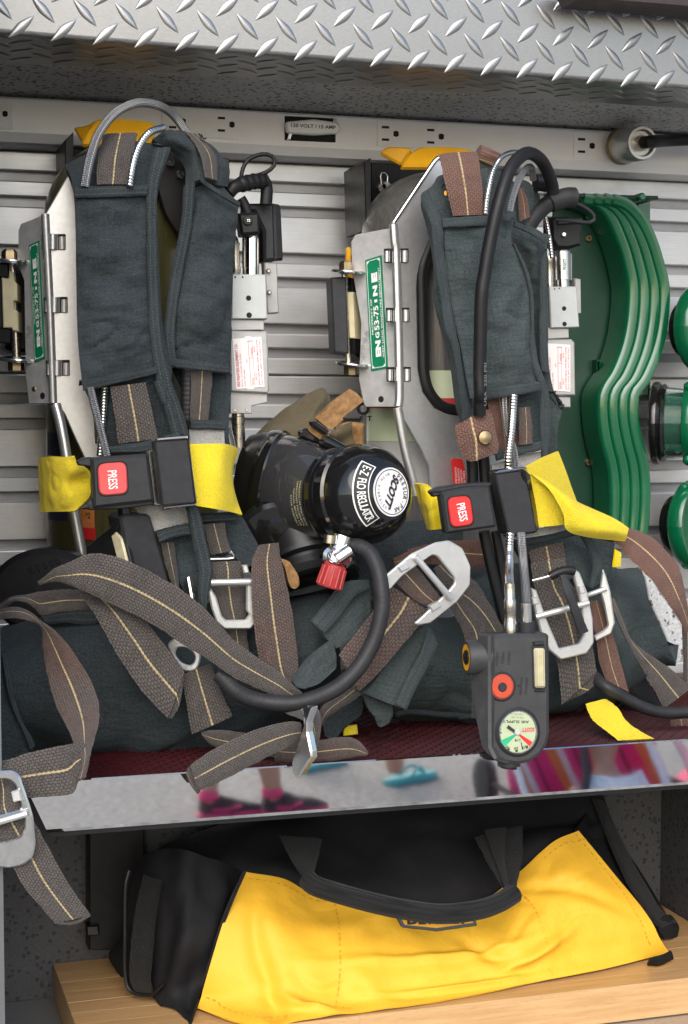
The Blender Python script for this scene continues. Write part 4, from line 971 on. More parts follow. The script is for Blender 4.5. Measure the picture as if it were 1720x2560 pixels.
def wrappatch(cx, rr, par, nm, x0, x1, y0, y1, m, Y=1.40, lift=.0006, n=16):
    a, b, c = P(x0, y0, Y), P(x1, y0, Y), P(x0, y1, Y); V, F = [], []
    for i in range(n + 1):
        x = a.x + (b.x - a.x) * i / n; dx = max(-.995, min(.995, (x - cx.x) / rr)); f = 1 + lift / rr
        for z in (a.z, c.z): V.append(Vector((cx.x + dx * rr * f, cx.y - rr * f * math.sqrt(1 - dx * dx), z)))
    F = [(2 * i, 2 * i + 1, 2 * i + 3, 2 * i + 2) for i in range(n)]
    return mk(nm, V, F, m, par)
navy = mat('navy_print', (.02, .022, .05), .5, var=.2); orng = mat('orange_print', (.55, .2, .05), .5, var=.2)
wrappatch(tc_, TR_, cyl, 'print_block', 138, 172, 1082, 1140, navy); wrappatch(tc_, TR_, cyl, 'print_block', 138, 176, 1285, 1308, navy); wrappatch(tc_, TR_, cyl, 'label_block', 200, 236, 1272, 1320, orng); wrappatch(tc_, TR_, cyl, 'label_block', 200, 238, 1320, 1350, MT['red'])
wrap(tc_, TR_, cyl, 'AP2', 205, 230, 1298, 14, MT['ink'], Y=1.39); wrap(tc_, TR_, cyl, 'FIGHTER', 204, 236, 1316, 9, MT['redink'], Y=1.39)
# frame: side flange and front plate, folded from one sheet
pf = Pl('M 400,700', 1.366, -4)
V = W3('C 245,600,0 100,690,55 100,900,55 M 170,950,55 215,1345,42 395,1340,0', 1.366)
fs_ = Pl('M 250,600', 1.385, -50)
slab('frame_side', AL, fs_, 'C 246,598 150,638 112,652 98,690 98,880 130,960 M 190,1130 216,1346 398,1341 372,600 346,0', .002, MT['frame2'], bev=.0006)
fr = slab('frame_plate', AL, pf, 'C 246,598 362,398 480,300 620,300 700,900 700,1700 E 560,560 545,620 M 635,1760 560,1600 480,1420 430,1350 400,1340 372,700 346,0', .003, MT['frame'], bev=.001)
tube('frame_fold', AL, pf.W('C 246,600', 0) + pf.W('M 372,600 398,1338', .0), 0, .0035, MT['frame'], seg=12)
for (r_, b_) in (('M 312,75 492,75 492,195 312,195', [('M 334,105', 'M 334,190', 6, MT['frame']), ('M 395,76', 'M 395,194', 13, MT['frame']), ('M 464,95', 'M 464,192', 8, MT['buckle'])]),
                 ('M 326,547 506,545 508,665 330,668', [('M 350,575', 'M 350,660', 6, MT['frame']), ('M 407,548', 'M 407,665', 13, MT['frame']), ('M 480,565', 'M 480,662', 8, MT['buckle'])]),
                 ('M 342,1018 522,1016 524,1136 346,1138', [('M 365,1045', 'M 365,1132', 6, MT['frame']), ('M 425,1020', 'M 425,1136', 13, MT['frame']), ('M 495,1038', 'M 495,1133', 8, MT['buckle'])])): slot3(fr, pf, r_, b_)
decal(AL, fs_, 'M 222,160 298,122 344,1004 264,1036')
disc('rivet', AL, fs_, 'M 255,1235', .0024, .001, MT['brass'], off=.0008); disc('rivet_hole', AL, fs_, 'M 318,1285', .003, .001, MT['hole'], off=.0004)
tube('frame_rod', AL, 'E 312,250,4 340,360,0 372,540,-2 412,830,-4 480,1180,-6', 1.355, 12.5 * mpp(1.36), MT['satin'], seg=18)
slab('carrier_plate', AL, Pl('C 900,500', 1.376), 'C 800,380 900,250 1050,250 1250,300 1250,800 1000,760 900,600 860,470', .004, MT['black'], bev=.001)
for q in ('C 925,318', 'C 978,385'): disc('rivet', AL, Pl(q, 1.374), q, .0036, .003, MT['steel'], off=.003, bev=.001)
# shoulder pad on the left
padL = patch('shoulder_pad', AL, ['C 352,330,22 520,250,24 700,200,22 930,235,14', 'C 395,440,4 520,440,0 700,440,0 862,470,2', 'C 412,700 520,700,-4 700,700,-4 858,700', 'C 420,1200 560,1200,-4 720,1200,-4 885,1200', 'C 445,1500 600,1500,-4 750,1500,-4 935,1450', 'E 445,110 600,120,-2 780,120,-2 960,110', 'E 525,260 660,270 840,270 1020,280', 'E 545,470 660,480 860,470 1062,425'],
             1.318, MT['cloth'], nu=26, nv=70, th=.012, wr=(.0016, 50), bulge=.004, label='padded navy cloth shoulder strap')
pk = patch('pocket', padL, ['C 408,452 600,448,-3 800,442', 'C 412,700,-3 600,700,-8 800,690,-2', 'C 416,1000,-4 600,1000,-9 806,980,-2', 'C 425,1300,-2 620,1300,-8 822,1280,-2', 'C 452,1560,-2 640,1520,-4 850,1458'], 1.306, MT['cloth'], nu=36, nv=70, th=.003, wr=(.0058, 32, 1.3), bulge=.003, seed=2)
ribbon('hem', pk, 'C 406,450 600,446,-3 800,440', 'C 410,512 600,506,-6 800,498', 1.3, MT['bind'], th=.003, n=20)
ribbon('hem', pk, 'C 442,1505 640,1475,-6 848,1430', 'C 455,1562 640,1522,-4 852,1470', 1.298, MT['bind'], th=.0025, n=20)
ribbon('binding', padL, 'C 838,245,12 800,440,2 797,700 803,1000 822,1300 850,1480 880,1640 E 860,110 900,200 960,410', 'C 925,240,12 862,460,2 856,700 862,1000 884,1300 925,1480 955,1640 E 935,110 990,200 1060,418', 1.301, MT['bind'], th=.004, n=60)
ribbon('shoulder_webbing', AL, 'C 560,172,26 532,300,10 525,442', 'C 750,160,26 722,300,8 700,442', 1.302, MT['web'], th=.003, n=20)
ribbon('shoulder_webbing', AL, 'E 618,150 640,300 662,470', 'E 818,125 850,270 885,440', 1.298, MT['web'], th=.003, n=20)
ribbon('hem', padL, 'E 605,480 760,465 900,430 1005,405', 'E 625,520 770,520 900,505 1010,490', 1.294, MT['bind'], th=.004, n=20)
# shoulder pad on the right
padR = patch('shoulder_pad', AL, ['C 1000,440,10 1100,400,4 1200,440,4 1302,535,12', 'C 984,650,2 1080,640,-6 1190,640,-8 1290,650,6', 'C 925,980 1040,980,-10 1150,980,-10 1268,940,4', 'C 897,1250 1010,1240,-10 1130,1240,-10 1262,1240,4', 'C 945,1420,2 1040,1440,-6 1130,1455,-6 1248,1462,4'], 1.335, MT['cloth'], nu=30, nv=56, th=.012, wr=(.0065, 34, 1.2), bulge=.004, seed=5, label='padded navy cloth shoulder strap')
ribbon('hem', padR, 'C 952,1388 1040,1396,-6 1130,1408,-6 1246,1425,2', 'C 958,1436 1040,1446,-6 1130,1456,-6 1246,1468,2', 1.322, MT['bind'], th=.003, n=16)
ribbon('binding', padR, 'C 1000,450 984,650 922,980 892,1250 918,1420', 'C 1062,420 1045,650 985,980 952,1250 965,1420', 1.322, MT['bind'], th=.004, n=40)
patch('shoulder_loop', AL, ['C 832,190,0 860,215,0 935,260,10 1005,350,14 1010,450,6', 'C 910,142,6 960,190,-4 1040,270,0 1075,350,-2 1100,410,-4', 'C 1000,148,24 1080,200,8 1130,270,4 1170,350,4 1185,440,2', 'C 1040,155,40 1150,220,28 1210,290,22 1248,355,20 1240,450,16'], 1.328, MT['cloth'], nu=30, nv=24, th=.006, wr=(.0024, 60))
ribbon('shoulder_webbing', AL, 'C 1010,158,20 1070,230,4 1100,310,-2 1118,400,-6', 'C 1070,170,32 1150,240,18 1185,310,12 1190,420,6', 1.319, MT['web'], th=.002, n=24)
ribbon('hem', padR, 'C 1085,395,-6 1190,465,-8 1300,532,6', 'C 1095,430,-6 1190,495,-8 1296,560,6', 1.327, MT['bind'], th=.003, n=14)
tube('loose_thread', AL, 'C 1080,160 1095,180 1090,190', 1.33, .0006, MT['black']); tube('loose_thread', AL, 'C 1095,165 1110,190 1122,185', 1.335, .0006, MT['black'])
# hoses over the shoulder
braid_hose('pressure_hose', AL, 'A 386,850,0 395,790,0 412,715,0 450,610,8 520,520,18 600,476,28 660,468,36 740,488,46 800,535,56 852,606,62', 1.298, 11.2)
coil_hose('sleeved_hose', AL, 'A 590,850,0 598,790,0 612,725,2 640,655,8 685,602,16 745,582,28', 1.294, 9.2)
braid_hose('pressure_hose', AL, 'E 505,160,6 530,260,2 600,540,-2', 1.292, 9.5); coil_hose('sleeved_hose', AL, 'E 586,148,4 578,300,6 560,540,6', 1.305, 9.5)
# right-hand strap below the pad
tube('hose_sleeve', AL, 'E 1062,20 1055,150 1050,340', 1.335, 18 * mpp(1.33), MT['rubberg'], rf=coilr(.004, .06))
patch('strap_cloth', AL, ['E 960,50,20 1100,40,10 1300,80,10', 'E 1030,200,20 1150,200,10 1290,200,10', 'E 1060,330,16 1150,340,10 1280,400,10', 'E 1070,460,10 1160,460,10 1290,480,10'], 1.335, MT['cloth'], nu=18, nv=24, th=.008, wr=(.002, 60))
ribbon('shoulder_webbing', AL, 'E 1070,60 1068,200 1060,335', 'E 1192,62 1180,200 1168,335', 1.325, MT['web'], n=14)
ribbon('hem', AL, 'E 1065,330 1160,335 1262,345', 'E 1068,388 1160,388 1262,392', 1.321, MT['bind'], th=.003, n=10)
patch('grey_panel', AL, ['E 1062,388 1160,388 1255,390', 'E 1062,440 1160,440 1258,450', 'E 1064,480 1160,480 1262,490'], 1.323, MT['greycloth'], nu=12, nv=10, wr=(.0006, 60))
# chest buckle and yellow chest strap
yl = patch('chest_strap', AL, ['E 214,548,40 275,540,20 345,542,8 408,548,0 432,572,2', 'E 216,620,42 290,610,16 360,615,4 420,620,0 502,622,6', 'E 218,700,44 300,700,14 370,690,6 420,690,10 505,690,8', 'E 222,780,44 300,780,16 380,770,2 430,750,2 505,760,6', 'E 226,852,42 290,850,22 360,848,10 415,845,4 445,826,4'], 1.272, MT['yweb'], nu=40, nv=36, th=.003, wr=(.0016, 60), label='bunched yellow chest webbing')
yl.data.uv_layers[0].data.foreach_set('uv', [c * (22 if True else 1) for l in yl.data.uv_layers[0].data for c in l.uv])
p, b = pressbuckle(AL, 'E 512,548 830,526 862,792 524,830', ['E 430,568 470,548 515,545 516,600 440,592', 'E 442,838 520,775 530,832 480,838'], 'E 545,582 706,570 716,748 556,760', 'E 600,620', 'E 608,724', 22, 1.244, -4, MT['redp'])
slab('buckle_underside', b, p, 'E 480,800 530,826 862,788 862,812 700,835 500,842', .015, MT['black'], off=-.004, bev=.001)
pt = Pl('E 860,660', 1.256, 4)
slab('buckle_tongue', AL, pt, 'E 826,512 862,500 910,815 862,812', .003, MT['steel'], bev=.0008)
ps_ = Pl('E 980,630', 1.238, 2)
sl_ = slab('strap_slider', AL, ps_, 'E 868,456 1054,444 1096,800 912,816', .014, MT['slate'], bev=.0012, rnd=.001)
slab('slider_rail', sl_, ps_, 'E 868,452 882,440 1048,424 1052,440', .016, MT['chrome'], off=.001, bev=.001); slab('slider_rail', sl_, ps_, 'E 912,822 1096,802 1100,812 925,838 912,845', .016, MT['chrome'], off=.001, bev=.001)
slab('slider_edge', sl_, ps_, 'E 1054,446 1060,446 1104,800 1097,802', .012, MT['steel'], off=.0005, bev=.0006)
yr = patch('chest_strap', AL, ['E 1056,470,0 1240,468,4 1312,484,18 1338,510,30', 'E 1070,560,0 1220,560,0 1290,570,14 1308,600,26', 'E 1080,640,0 1220,640,-2 1290,650,12 1306,690,26', 'E 1090,730,0 1220,740,0 1300,760,12 1330,790,24', 'E 1100,816,0 1220,836,2 1300,852,14 1358,866,22'], 1.252, MT['yplain'], nu=30, nv=24, th=.0025, wr=(.0006, 40), label='flat yellow chest webbing')
yr.data.uv_layers[0].data.foreach_set('uv', [c * 22 for l in yr.data.uv_layers[0].data for c in l.uv])
# lower straps, pads and ladder buckle
patch('grey_panel', AL, ['E 742,818,4 860,815 1050,825', 'E 780,860,4 920,870 1052,870', 'E 860,960,4 950,935 1055,925'], 1.268, MT['greycloth'], nu=16, nv=12, wr=(.0012, 50))
patch('strap_cloth', AL, ['W 60,400 230,335 425,300', 'W 90,520 300,470 470,450', 'W 230,760 380,740 540,720', 'W 330,1000 440,960 560,920', 'W 440,1120 490,1100 560,1060'], 1.275, MT['cloth'], nu=16, nv=30, th=.008, wr=(.0016, 60))
ribbon('strap_webbing', AL, 'W 95,510 160,780 235,1030', 'W 238,500 275,760 300,1010', 1.270, MT['webd'], n=14)
ribbon('hem', AL, 'W 45,395 230,330 385,292', 'W 85,512 250,445 425,425', 1.262, MT['bind'], th=.004, n=14)
ribbon('binding', AL, 'W 368,110 430,450 510,800 500,1080 560,1270', 'W 500,90 585,450 655,760 640,900 585,1262', 1.258, MT['bind'], th=.006, n=36)
patch('strap_cloth', AL, ['W 500,190 700,190 900,180 985,225', 'W 540,300 700,300 900,300 1060,360', 'W 600,500 740,500 920,500 1168,570', 'W 700,640 800,600 960,660 1130,690', 'W 780,680 860,640 985,740 1062,772'], 1.292, MT['cloth'], nu=24, nv=24, th=.01, wr=(.0016, 60))
ribbon('hem', AL, 'W 512,200 700,185 945,190', 'W 540,290 740,278 942,262', 1.281, MT['bind'], th=.004, n=14)
ribbon('strap_webbing', AL, 'W 550,310 600,470 640,640', 'W 788,288 815,440 860,600', 1.281, MT['web'], n=14)
tube('wire_loop', AL, 'W 630,690 760,688 870,682 900,660 880,625 850,600', 1.272, .0017, MT['steel'])
ribbon('strap_webbing', AL, 'W 640,720 640,810 645,900', 'W 965,705 1000,800 1000,900', 1.268, MT['web'], n=10, bow=.05)
ribbon('strap_webbing', AL, 'W 640,985 700,1200 790,1430 H 1290,700', 'W 1030,985 1028,1250 1030,1450 H 1400,680', 1.272, MT['web'], n=24)
wp = Pl('W 890,1150', 1.258, -6)
lb_ = slab('ladder_buckle', AL, wp, 'W 612,1050 650,1230 700,1370 790,1450 1075,1450 1150,1360 1152,1010 1100,930 1030,960 1030,1250 1062,1290 1020,1352 812,1356 762,1310 700,1100 645,1010', .005, MT['buckle'], bev=.0012, rnd=.0015)
vcyl('buckle_bar', lb_, wp, 'W 640,940', 'W 1098,930', 8, MT['buckle'], off=.002)
slab('buckle_tab', lb_, wp, 'W 980,755 1040,750 1062,835 1000,845', .006, MT['buckle'], off=.001, bev=.0012)
slab('adjuster', AL, Pl('W 400,1000', 1.262, -50), 'W 330,960 372,868 395,880 440,1130 458,1190 400,1130 340,1010', .004, MT['steel'], bev=.0012, rnd=.001)
# side-facing gauge box
gb = Pl('E 780,1000', 1.262, 10)
g_ = slab('gauge_box', AL, gb, 'E 672,888 700,862 826,862 846,880 950,1250 900,1330 760,1330', .03, MT['slate'], bev=.002)
gs = Pl('E 672,980', 1.266, -55)
slab('box_side', g_, gs, 'E 676,890 480,1045 484,1180 560,1330 780,1330', .004, MT['black'], bev=.001)
slab('light_bar', g_, gs, 'E 628,984 655,962 690,1000 722,1130 700,1180 672,1150', .004, MT['cream'], off=.002, bev=.0012, rnd=.001)
slab('trim', g_, gs, 'E 610,970 650,935 672,925 668,950 630,985', .003, MT['gloss'], off=.0025, bev=.0006)
vcyl('box_stem', g_, gb, 'E 720,880', 'E 712,800', 17, MT['gloss'], off=-.008)
for i in range(14): pass
# waist cushion
wl = patch('waist_pad', AL, ['H -60,520,60 240,425,60 540,400,60 900,380,62 1300,330,62 I 640,300,60 850,262,62', 'H -60,560,20 240,450,18 540,430,16 900,420,16 1300,380,18 I 650,320,6 860,300,8', 'H -60,700,-14 240,640,-16 540,640,-18 900,620,-16 1300,560,-14 I 660,480,-26 860,430,-20', 'H -60,950,-18 240,920,-22 540,920,-22 900,900,-20 1300,850,-14 I 660,680,-26 870,620,-20', 'H -60,1150,8 240,1150,-4 540,1160,-10 900,1155,-8 1300,1110,0 I 660,860,10 880,820,16', 'H -60,1215,36 240,1215,32 540,1226,32 900,1222,32 1300,1180,46 I 680,960,60 900,950,60'],
           1.305, MT['cloth'], nu=60, nv=40, th=.02, wr=(.007, 24), label='stuffed navy cloth waist cushion', seed=9)
ribbon('hem', wl, 'V 380,740,0 420,745 650,700 870,690 H 600,380', 'V 410,825,-6 450,828,-6 650,815,-6 880,825,-6 H 600,425,-6', 1.308, MT['bind'], th=.004, n=18)
tube('edge_roll', wl, 'H 190,1180 400,1200 560,1212 760,1210 960,1200 1150,1190', 1.322, 9 * mpp(1.32), MT['cloth'], seg=10)
patch('pad_hem', wl, ['I 590,300 680,280 760,262 860,285 880,330', 'I 600,320 690,305 770,285 845,275 870,310'], 1.292, MT['bind'], nu=20, nv=6, th=.006, wr=(.002, 80))
patch('pad_end', AL, ['H -60,560 0,540 40,600', 'H -60,650 0,620 20,700', 'H -60,850 20,850 60,860', 'H -60,1030 70,1000 125,1020', 'H -60,1250 60,1150 192,1152', 'H -60,1290 10,1240 92,1275'], 1.262, MT['cloth'], nu=14, nv=36, th=.01, wr=(.002, 50))
ribbon('binding', AL, 'H 5,640 40,850 75,960 130,1080 165,1180', 'H 35,620 75,850 120,1000 172,1100 195,1150', 1.255, MT['bind'], th=.004, n=20)
dh = Pl('H 200,180', 1.33, -20); dk = disc('valve_wheel', AL, dh, 'V 420,530', .047, .02, MT['black'], bev=.005, ry=.0365, seg=48)
for i in range(5): slab('grip_notch', dk, dh, f'V {268+i*62},{300-i*26+i*i*2} {300+i*62},{285-i*26+i*i*2} {325+i*60},{345-i*22} {300+i*60},{352-i*22}', .001, MT['black'], off=.0012, bev=.0008)
# belts
ribbon('belt', AL, 'H 212,238,10 300,165,4 370,135 450,92 540,76 650,95 760,135 900,210 1030,290 1160,400 1300,550 1430,650 1568,742 I 600,775 668,830', 'H 225,246,12 330,238,6 430,270 560,330 700,395 850,470 990,560 1180,682 1290,760 1370,800 1500,858 1568,885 I 625,882,6', 1.222, MT['web'], th=.003, n=90)
ribbon('belt', AL, 'H 432,300,6 520,400 640,610 760,800 860,915 940,998', 'H 640,330,12 760,400 850,490 900,560 965,640 1034,735', 1.236, MT['web'], th=.003, n=40)
ribbon('belt_end', AL, 'H 938,996 965,996 990,960', 'H 1034,735 1020,850 1010,900', 1.238, MT['web'], th=.003, n=8)
ribbon('belt', AL, 'H -60,400,20 0,388,12 70,376,4 140,388 230,452 330,530 420,640 500,770 548,890,-10 556,1000,-30 530,1110,-56 500,1240,-74 480,1330,-80', 'H -60,460,10 0,450,2 80,440,-6 150,452,-8 225,490,4 238,600,10 262,750,6 320,940,-10 385,1070,-34 430,1180,-60 455,1230,-68 460,1290,-74 430,1350,-80', 1.226, MT['webm'], th=.003, n=70)
ribbon('belt', AL, 'H 470,1125,14 400,1140,10 300,1162,4 150,1192 40,1230 H -80,1250', 'H 486,1300,4 440,1350,0 K 330,190,-4 230,202,-4 120,208,-4 K -40,200', 1.152, MT['web'], th=.003, n=40)
ribbon('belt', AL, 'V -80,690,20 0,632,10 90,575 200,550 400,512 600,498 800,500', 'V -80,760,10 0,705,6 130,610,-6 240,622,-6 330,690 395,740 620,700 870,690', 1.255, MT['web'], th=.003, n=40)
ribbon('belt', AL, 'H 1015,760 1040,900 1074,1088', 'H 1180,690 1230,820 1302,985', 1.248, MT['web'], th=.003, n=20)
dr = Pl('H 1030,640', 1.252, -25)
slab('ring_buckle', AL, dr, 'H 1000,720 1060,740 1105,720 1124,660 1110,610 1060,560 980,545 930,585', .003, MT['frame2'], bev=.001, rnd=.004, holes=['H 1010,690 1060,705 1085,690 1095,655 1080,625 1040,600 990,600 975,640'])
ribbon('belt', AL, 'I 440,48 400,160 405,400 430,600 470,740 560,790', 'I 546,36 562,150 602,330 638,560 648,720 625,800', 1.250, MT['webm'], th=.003, n=40)
ribbon('belt', AL, 'I 72,1216,-4 140,1165,-2 240,1108 400,1035,4 500,1002,8 610,984,10 660,988,14', 'I 122,1348,-4 200,1318,-2 300,1268 400,1215,4 500,1165,8 600,1115,10 650,1090,14', 1.148, MT['web'], th=.003, n=40)
ribbon('belt_end', AL, 'I 68,1222,1 90,1270,1 120,1345,1', 'I 60,1262,6 85,1320,6 122,1362,6', 1.146, MT['web'], th=.003, n=10)
ribbon('belt', AL, 'I 130,1035,20 220,1025,16 350,1040,10 560,1050', 'I 140,1060,20 200,1115,20 320,1150,14 560,1180', 1.232, MT['web'], th=.003, n=20)
ribbon('belt', AL, 'I 560,1090 720,1085 880,1065 960,1080 1020,1140', 'I 520,1190 650,1205 800,1195 950,1172 1005,1168', 1.19, MT['webm'], th=.003, n=24)
ebk = Pl('I 665,1100', 1.146, -62)
slab('edge_buckle', AL, ebk, 'I 668,905 690,900 678,985 640,1110 612,1190 610,1250 632,1285 655,1270 698,1200 718,1175 715,1140 695,1040 695,985 722,905 708,898', .006, MT['steel'], bev=.0012, rnd=.001)
vcyl('buckle_bar', AL, Pl('I 690,1000', 1.15), 'I 672,925', 'I 722,922', 9, MT['buckle']); vcyl('buckle_bar', AL, Pl('I 690,1000', 1.15), 'I 688,960', 'I 705,1180', 6, MT['buckle'])
ribbon('belt', AL, 'I 560,930,50 640,960,20 700,1000 720,1080', 'I 730,890,40 765,940,10 770,1020 745,1140', 1.156, MT['web'], n=14)
# belt end with slide buckle hanging at the lower left
kb = Pl('K 90,300', 1.13, -14)
slab('slide_buckle', AL, kb, 'K -60,92 50,84 85,100 120,200 150,300 162,420 150,480 110,515 50,532 -60,520', .003, MT['steel'], bev=.0012, rnd=.003, holes=['K -40,330 60,300 112,290 112,350 95,385 30,408 -40,415', 'K -40,130 40,125 70,150 90,220 100,262 -40,300'])
vcyl('buckle_bar', AL, kb, 'K -60,330', 'K 128,275', 8, MT['buckle'], off=.003)
slab('buckle_tab', AL, kb, 'K 52,180 90,168 104,218 62,225', .005, MT['buckle'], off=.003, bev=.001)
ribbon('belt', AL, 'K -70,100,8 -40,200,8 -40,330,6 40,480 100,600 180,700 250,778', 'K 20,60,20 60,110,12 80,220,6 130,270 165,330 230,450 320,610 412,742', 1.136, MT['web'], th=.003, n=40)
ribbon('belt_end', AL, 'K 250,778 330,785 412,745', 'K 248,770,4 328,776,4 408,735,4', 1.134, MT['web'], n=8)
# breathing hose that loops in front of the cushion
C_ = 'I 905,62,20 960,55,8 1020,85,0 1062,160,-8 1085,260,-14 1088,400,-18 1045,560,-20 960,705,-22 850,805,-24 720,865,-24 600,888,-22 450,875,-14 330,830,0 230,735,14'
tube('breathing_hose', AL, C_, 1.22, 20.5 * mpp(1.21), MT['rubberg'], seg=18, rf=lambda s, t: 1 + .012 * math.sin(s / .0042 * 6.28), n=220, label='thick black rubber breathing hose')
# pressure reducer at the right side
qp, rb = regblock(AL, 'Q 145,1112 456,1116 470,1522 142,1522', 1.37, dict(holes=[('Q 297,1332', 6.6), ('Q 302,1487', 6.8), ('Q 175,1141', 2.4), ('Q 243,1141', 2.4)]))
slab('reducer_plate', AL, Pl('Q 510,1240', 1.395), 'Q 440,1000 560,1010 576,1468 470,1476', .012, MT['block2'], bev=.0015)
for q in ('Q 474,1086', 'Q 482,1281'): disc('screw', AL, Pl('Q 480,1180', 1.394), q, 5.5 * mpp(1.39), .003, MT['nickel'], off=.003, bev=.0008, seg=16)
vcyl('valve_barrel', AL, qp, 'Q 336,1112', 'Q 336,752', 21, MT['chrome'], prof=[(0, .96), (.18, .96), (.185, 1), (.95, 1), (.96, .9), (1, .9)], off=-.014)
vcyl('hose_fitting', AL, qp, 'Q 196,1112', 'Q 182,735', 12.5, MT['nickel'], prof=[(0, .8), (.06, 1), (.2, 1), (.21, .92), (.7, .92), (.78, 1.05), (.8, .8), (.88, .75), (1, .15)], off=-.012)
cp = Pl('Q 300,650', 1.362, -6); ca_ = slab('valve_cap', AL, cp, 'Q 202,556 250,548 395,552 404,742 330,758 230,756', .022, MT['black'], bev=.003)
disc('screw_boss', ca_, cp, 'Q 287,627', 12 * mpp(1.36), .003, MT['slate'], off=.0025, bev=.001); sw = disc('screw', ca_, cp, 'Q 292,628', 6 * mpp(1.36), .002, MT['steel'], off=.0038, bev=.0008)
for a, b in ((.0013, .0003), (.0003, .0013)):
    u, v = cp.pts('Q 292,628')[0]; slab('cross_slot', ca_, cp, [(u - a, v - b), (u + a, v - b), (u + a, v + b), (u - a, v + b)], .0006, MT['hole'], off=.0041, bev=.0001)
bb = Pl('Q 480,700', 1.39, -4); slab('alarm_box', AL, bb, 'Q 272,466 530,466 545,985 440,992 430,720 350,545 270,540', .03, MT['slate'], bev=.003); slab('alarm_box_side', AL, Pl('Q 570,700', 1.392, 28), 'Q 531,466 590,476 606,500 627,965 620,988 545,986', .03, MT['slate'], bev=.0025)
tube('cable_boot', AL, 'Q 120,370 170,320 250,290,4 350,268,10 440,262,16', 1.36, 19 * mpp(1.37), MT['rubber'], rf=lambda s, t: 1 + .05 * math.sin(s * 900) if t > .3 else .86)
tube('cable', AL, 'Q 430,255 458,300 462,380 455,480', 1.378, 15 * mpp(1.38), MT['rubber']); tube('cable_loop', AL, 'Q 228,240 245,150 290,75 370,32 460,20 525,50 535,110 490,165 420,200 380,215', 1.372, 5.2 * mpp(1.37), MT['rubber'])
tube('cable', AL, 'Q 225,420 260,480 290,560', 1.372, 12 * mpp(1.37), MT['rubber'])
slab('reducer_neck', AL, qp, 'Q 130,1520 446,1528 446,1622 125,1625', .024, MT['block2'], off=-.004, bev=.001)
lp_ = Pl('Q 300,1900', 1.368, -6)
lbk = slab('reducer_base', AL, lp_, 'Q 128,1628 465,1636 472,1660 487,2172 470,2200 135,2182', .03, MT['block2'], bev=.0015)
fillabel(lbk, lp_, 'Q 150,1706 412,1684 442,2140 184,2162')
for q in ('Q 295,1690', 'Q 315,2156'): disc('label_stud', lbk, lp_, q, 11 * mpp(1.37), .001, MT['frame2'], off=.0003, bev=.0004, ry=3 * mpp(1.37))
slab('reducer_tail', AL, lp_, 'E 1293,175 1502,178 1502,238 1416,258 1416,300 1293,300', .02, MT['block2'], off=-.005, bev=.001)
for q in ('E 1320,281', 'E 1386,281'): disc('screw', AL, lp_, q, 4 * mpp(1.37), .001, MT['nickel'], off=-.0044, bev=.0004, seg=12)
vcyl('stem', AL, lp_, 'E 1342,300', 'E 1346,492', 16.5, MT['nickel'], prof=[(0, .9), (.08, .9), (.1, 1), (.3, 1), (.31, .92), (.4, .92), (.41, 1), (1, 1)], off=-.012)
braid_hose('pressure_hose', AL, 'E 1286,380 1298,430 1312,500', 1.37, 5)
# ------------------------------------------------------------------ right air pack
AR = thing('air_pack', 'right breathing air pack with faded ripstop straps, rust brown webbing and a hanging gauge', 'air pack', P(1260, 1800, 1.40), 'breathing air packs on the shelf')
tcr = P(1102, 1000, 1.462); RR = .078
cyr = cylinder(AR, tcr, MT['tankr'], P(1102, 590, 1.462).z, P(1102, 1480, 1.462).z, RR, .78)
wrappatch(tcr, RR, cyr, 'name_label', 880, 1300, 925, 1105, MT['paleg2'], n=40); wrappatch(tcr, RR, cyr, 'red_band', 880, 1300, 995, 1020, MT['red'], lift=.0009, n=40)
wrappatch(tcr, RR, cyr, 'data_label', 880, 1300, 1106, 1230, MT['paleb'], n=40)
wrap(tcr, RR, cyr, 'OTT', 926, 1010, 1036, 30, MT['ink'], bold=.04, Y=1.40); wrap(tcr, RR, cyr, 'E  T  Y', 934, 988, 1052, 12, MT['ink'], bold=.03, Y=1.40)
wrap(tcr, RR, cyr, 'TC-SU 5134-310', 920, 1012, 1143, 13, MT['greyink'], bold=.01, Y=1.395); wrap(tcr, RR, cyr, '4500 PSI 05-12', 930, 1012, 1166, 11, MT['greyink'], bold=.01, Y=1.395); wrap(tcr, RR, cyr, 'REE37 2', 960, 1040, 1186, 11, MT['greyink'], bold=.01, Y=1.395)
fp = Pl('R 700,700', 1.364, 2); fq = Pl('R 500,700', 1.385, -48)
slab('frame_side', AR, fq, 'D 306,372 300,392 150,420 132,450 135,560 175,800 165,1040 R 400,1500 420,1522 712,1522 704,600 690,0', .002, MT['frame2'], bev=.0006)
fr2 = slab('frame_plate', AR, fp, 'D 306,372 490,98 512,92 640,100 640,330 500,430 468,480 418,590 414,640 420,1000 440,1090 490,1160 600,1186 680,1186 S 420,1000 420,1500 G 340,560 120,540 R 1000,2240 990,2065 905,1890 760,1640 748,1560 716,1524 706,700 690,20', .003, MT['frame'], bev=.0012)
tube('frame_fold', AR, fp.W('D 312,376 319,470 R 690,60 700,400 714,900 722,1400 712,1516', .0005), 0, .004, MT['frame'], seg=12)
tube('frame_edge', AR, fp.W('D 312,372 380,270 440,180 495,100 520,95', .0), 0, .0022, MT['steel'], seg=10)
tube('window_trim', AR, fp.W('D 500,420 462,500 438,580 438,700 442,900 448,1030 480,1110 540,1160 640,1172', -.002), 0, 15 * mpp(1.36), MT['rubber'], seg=16)
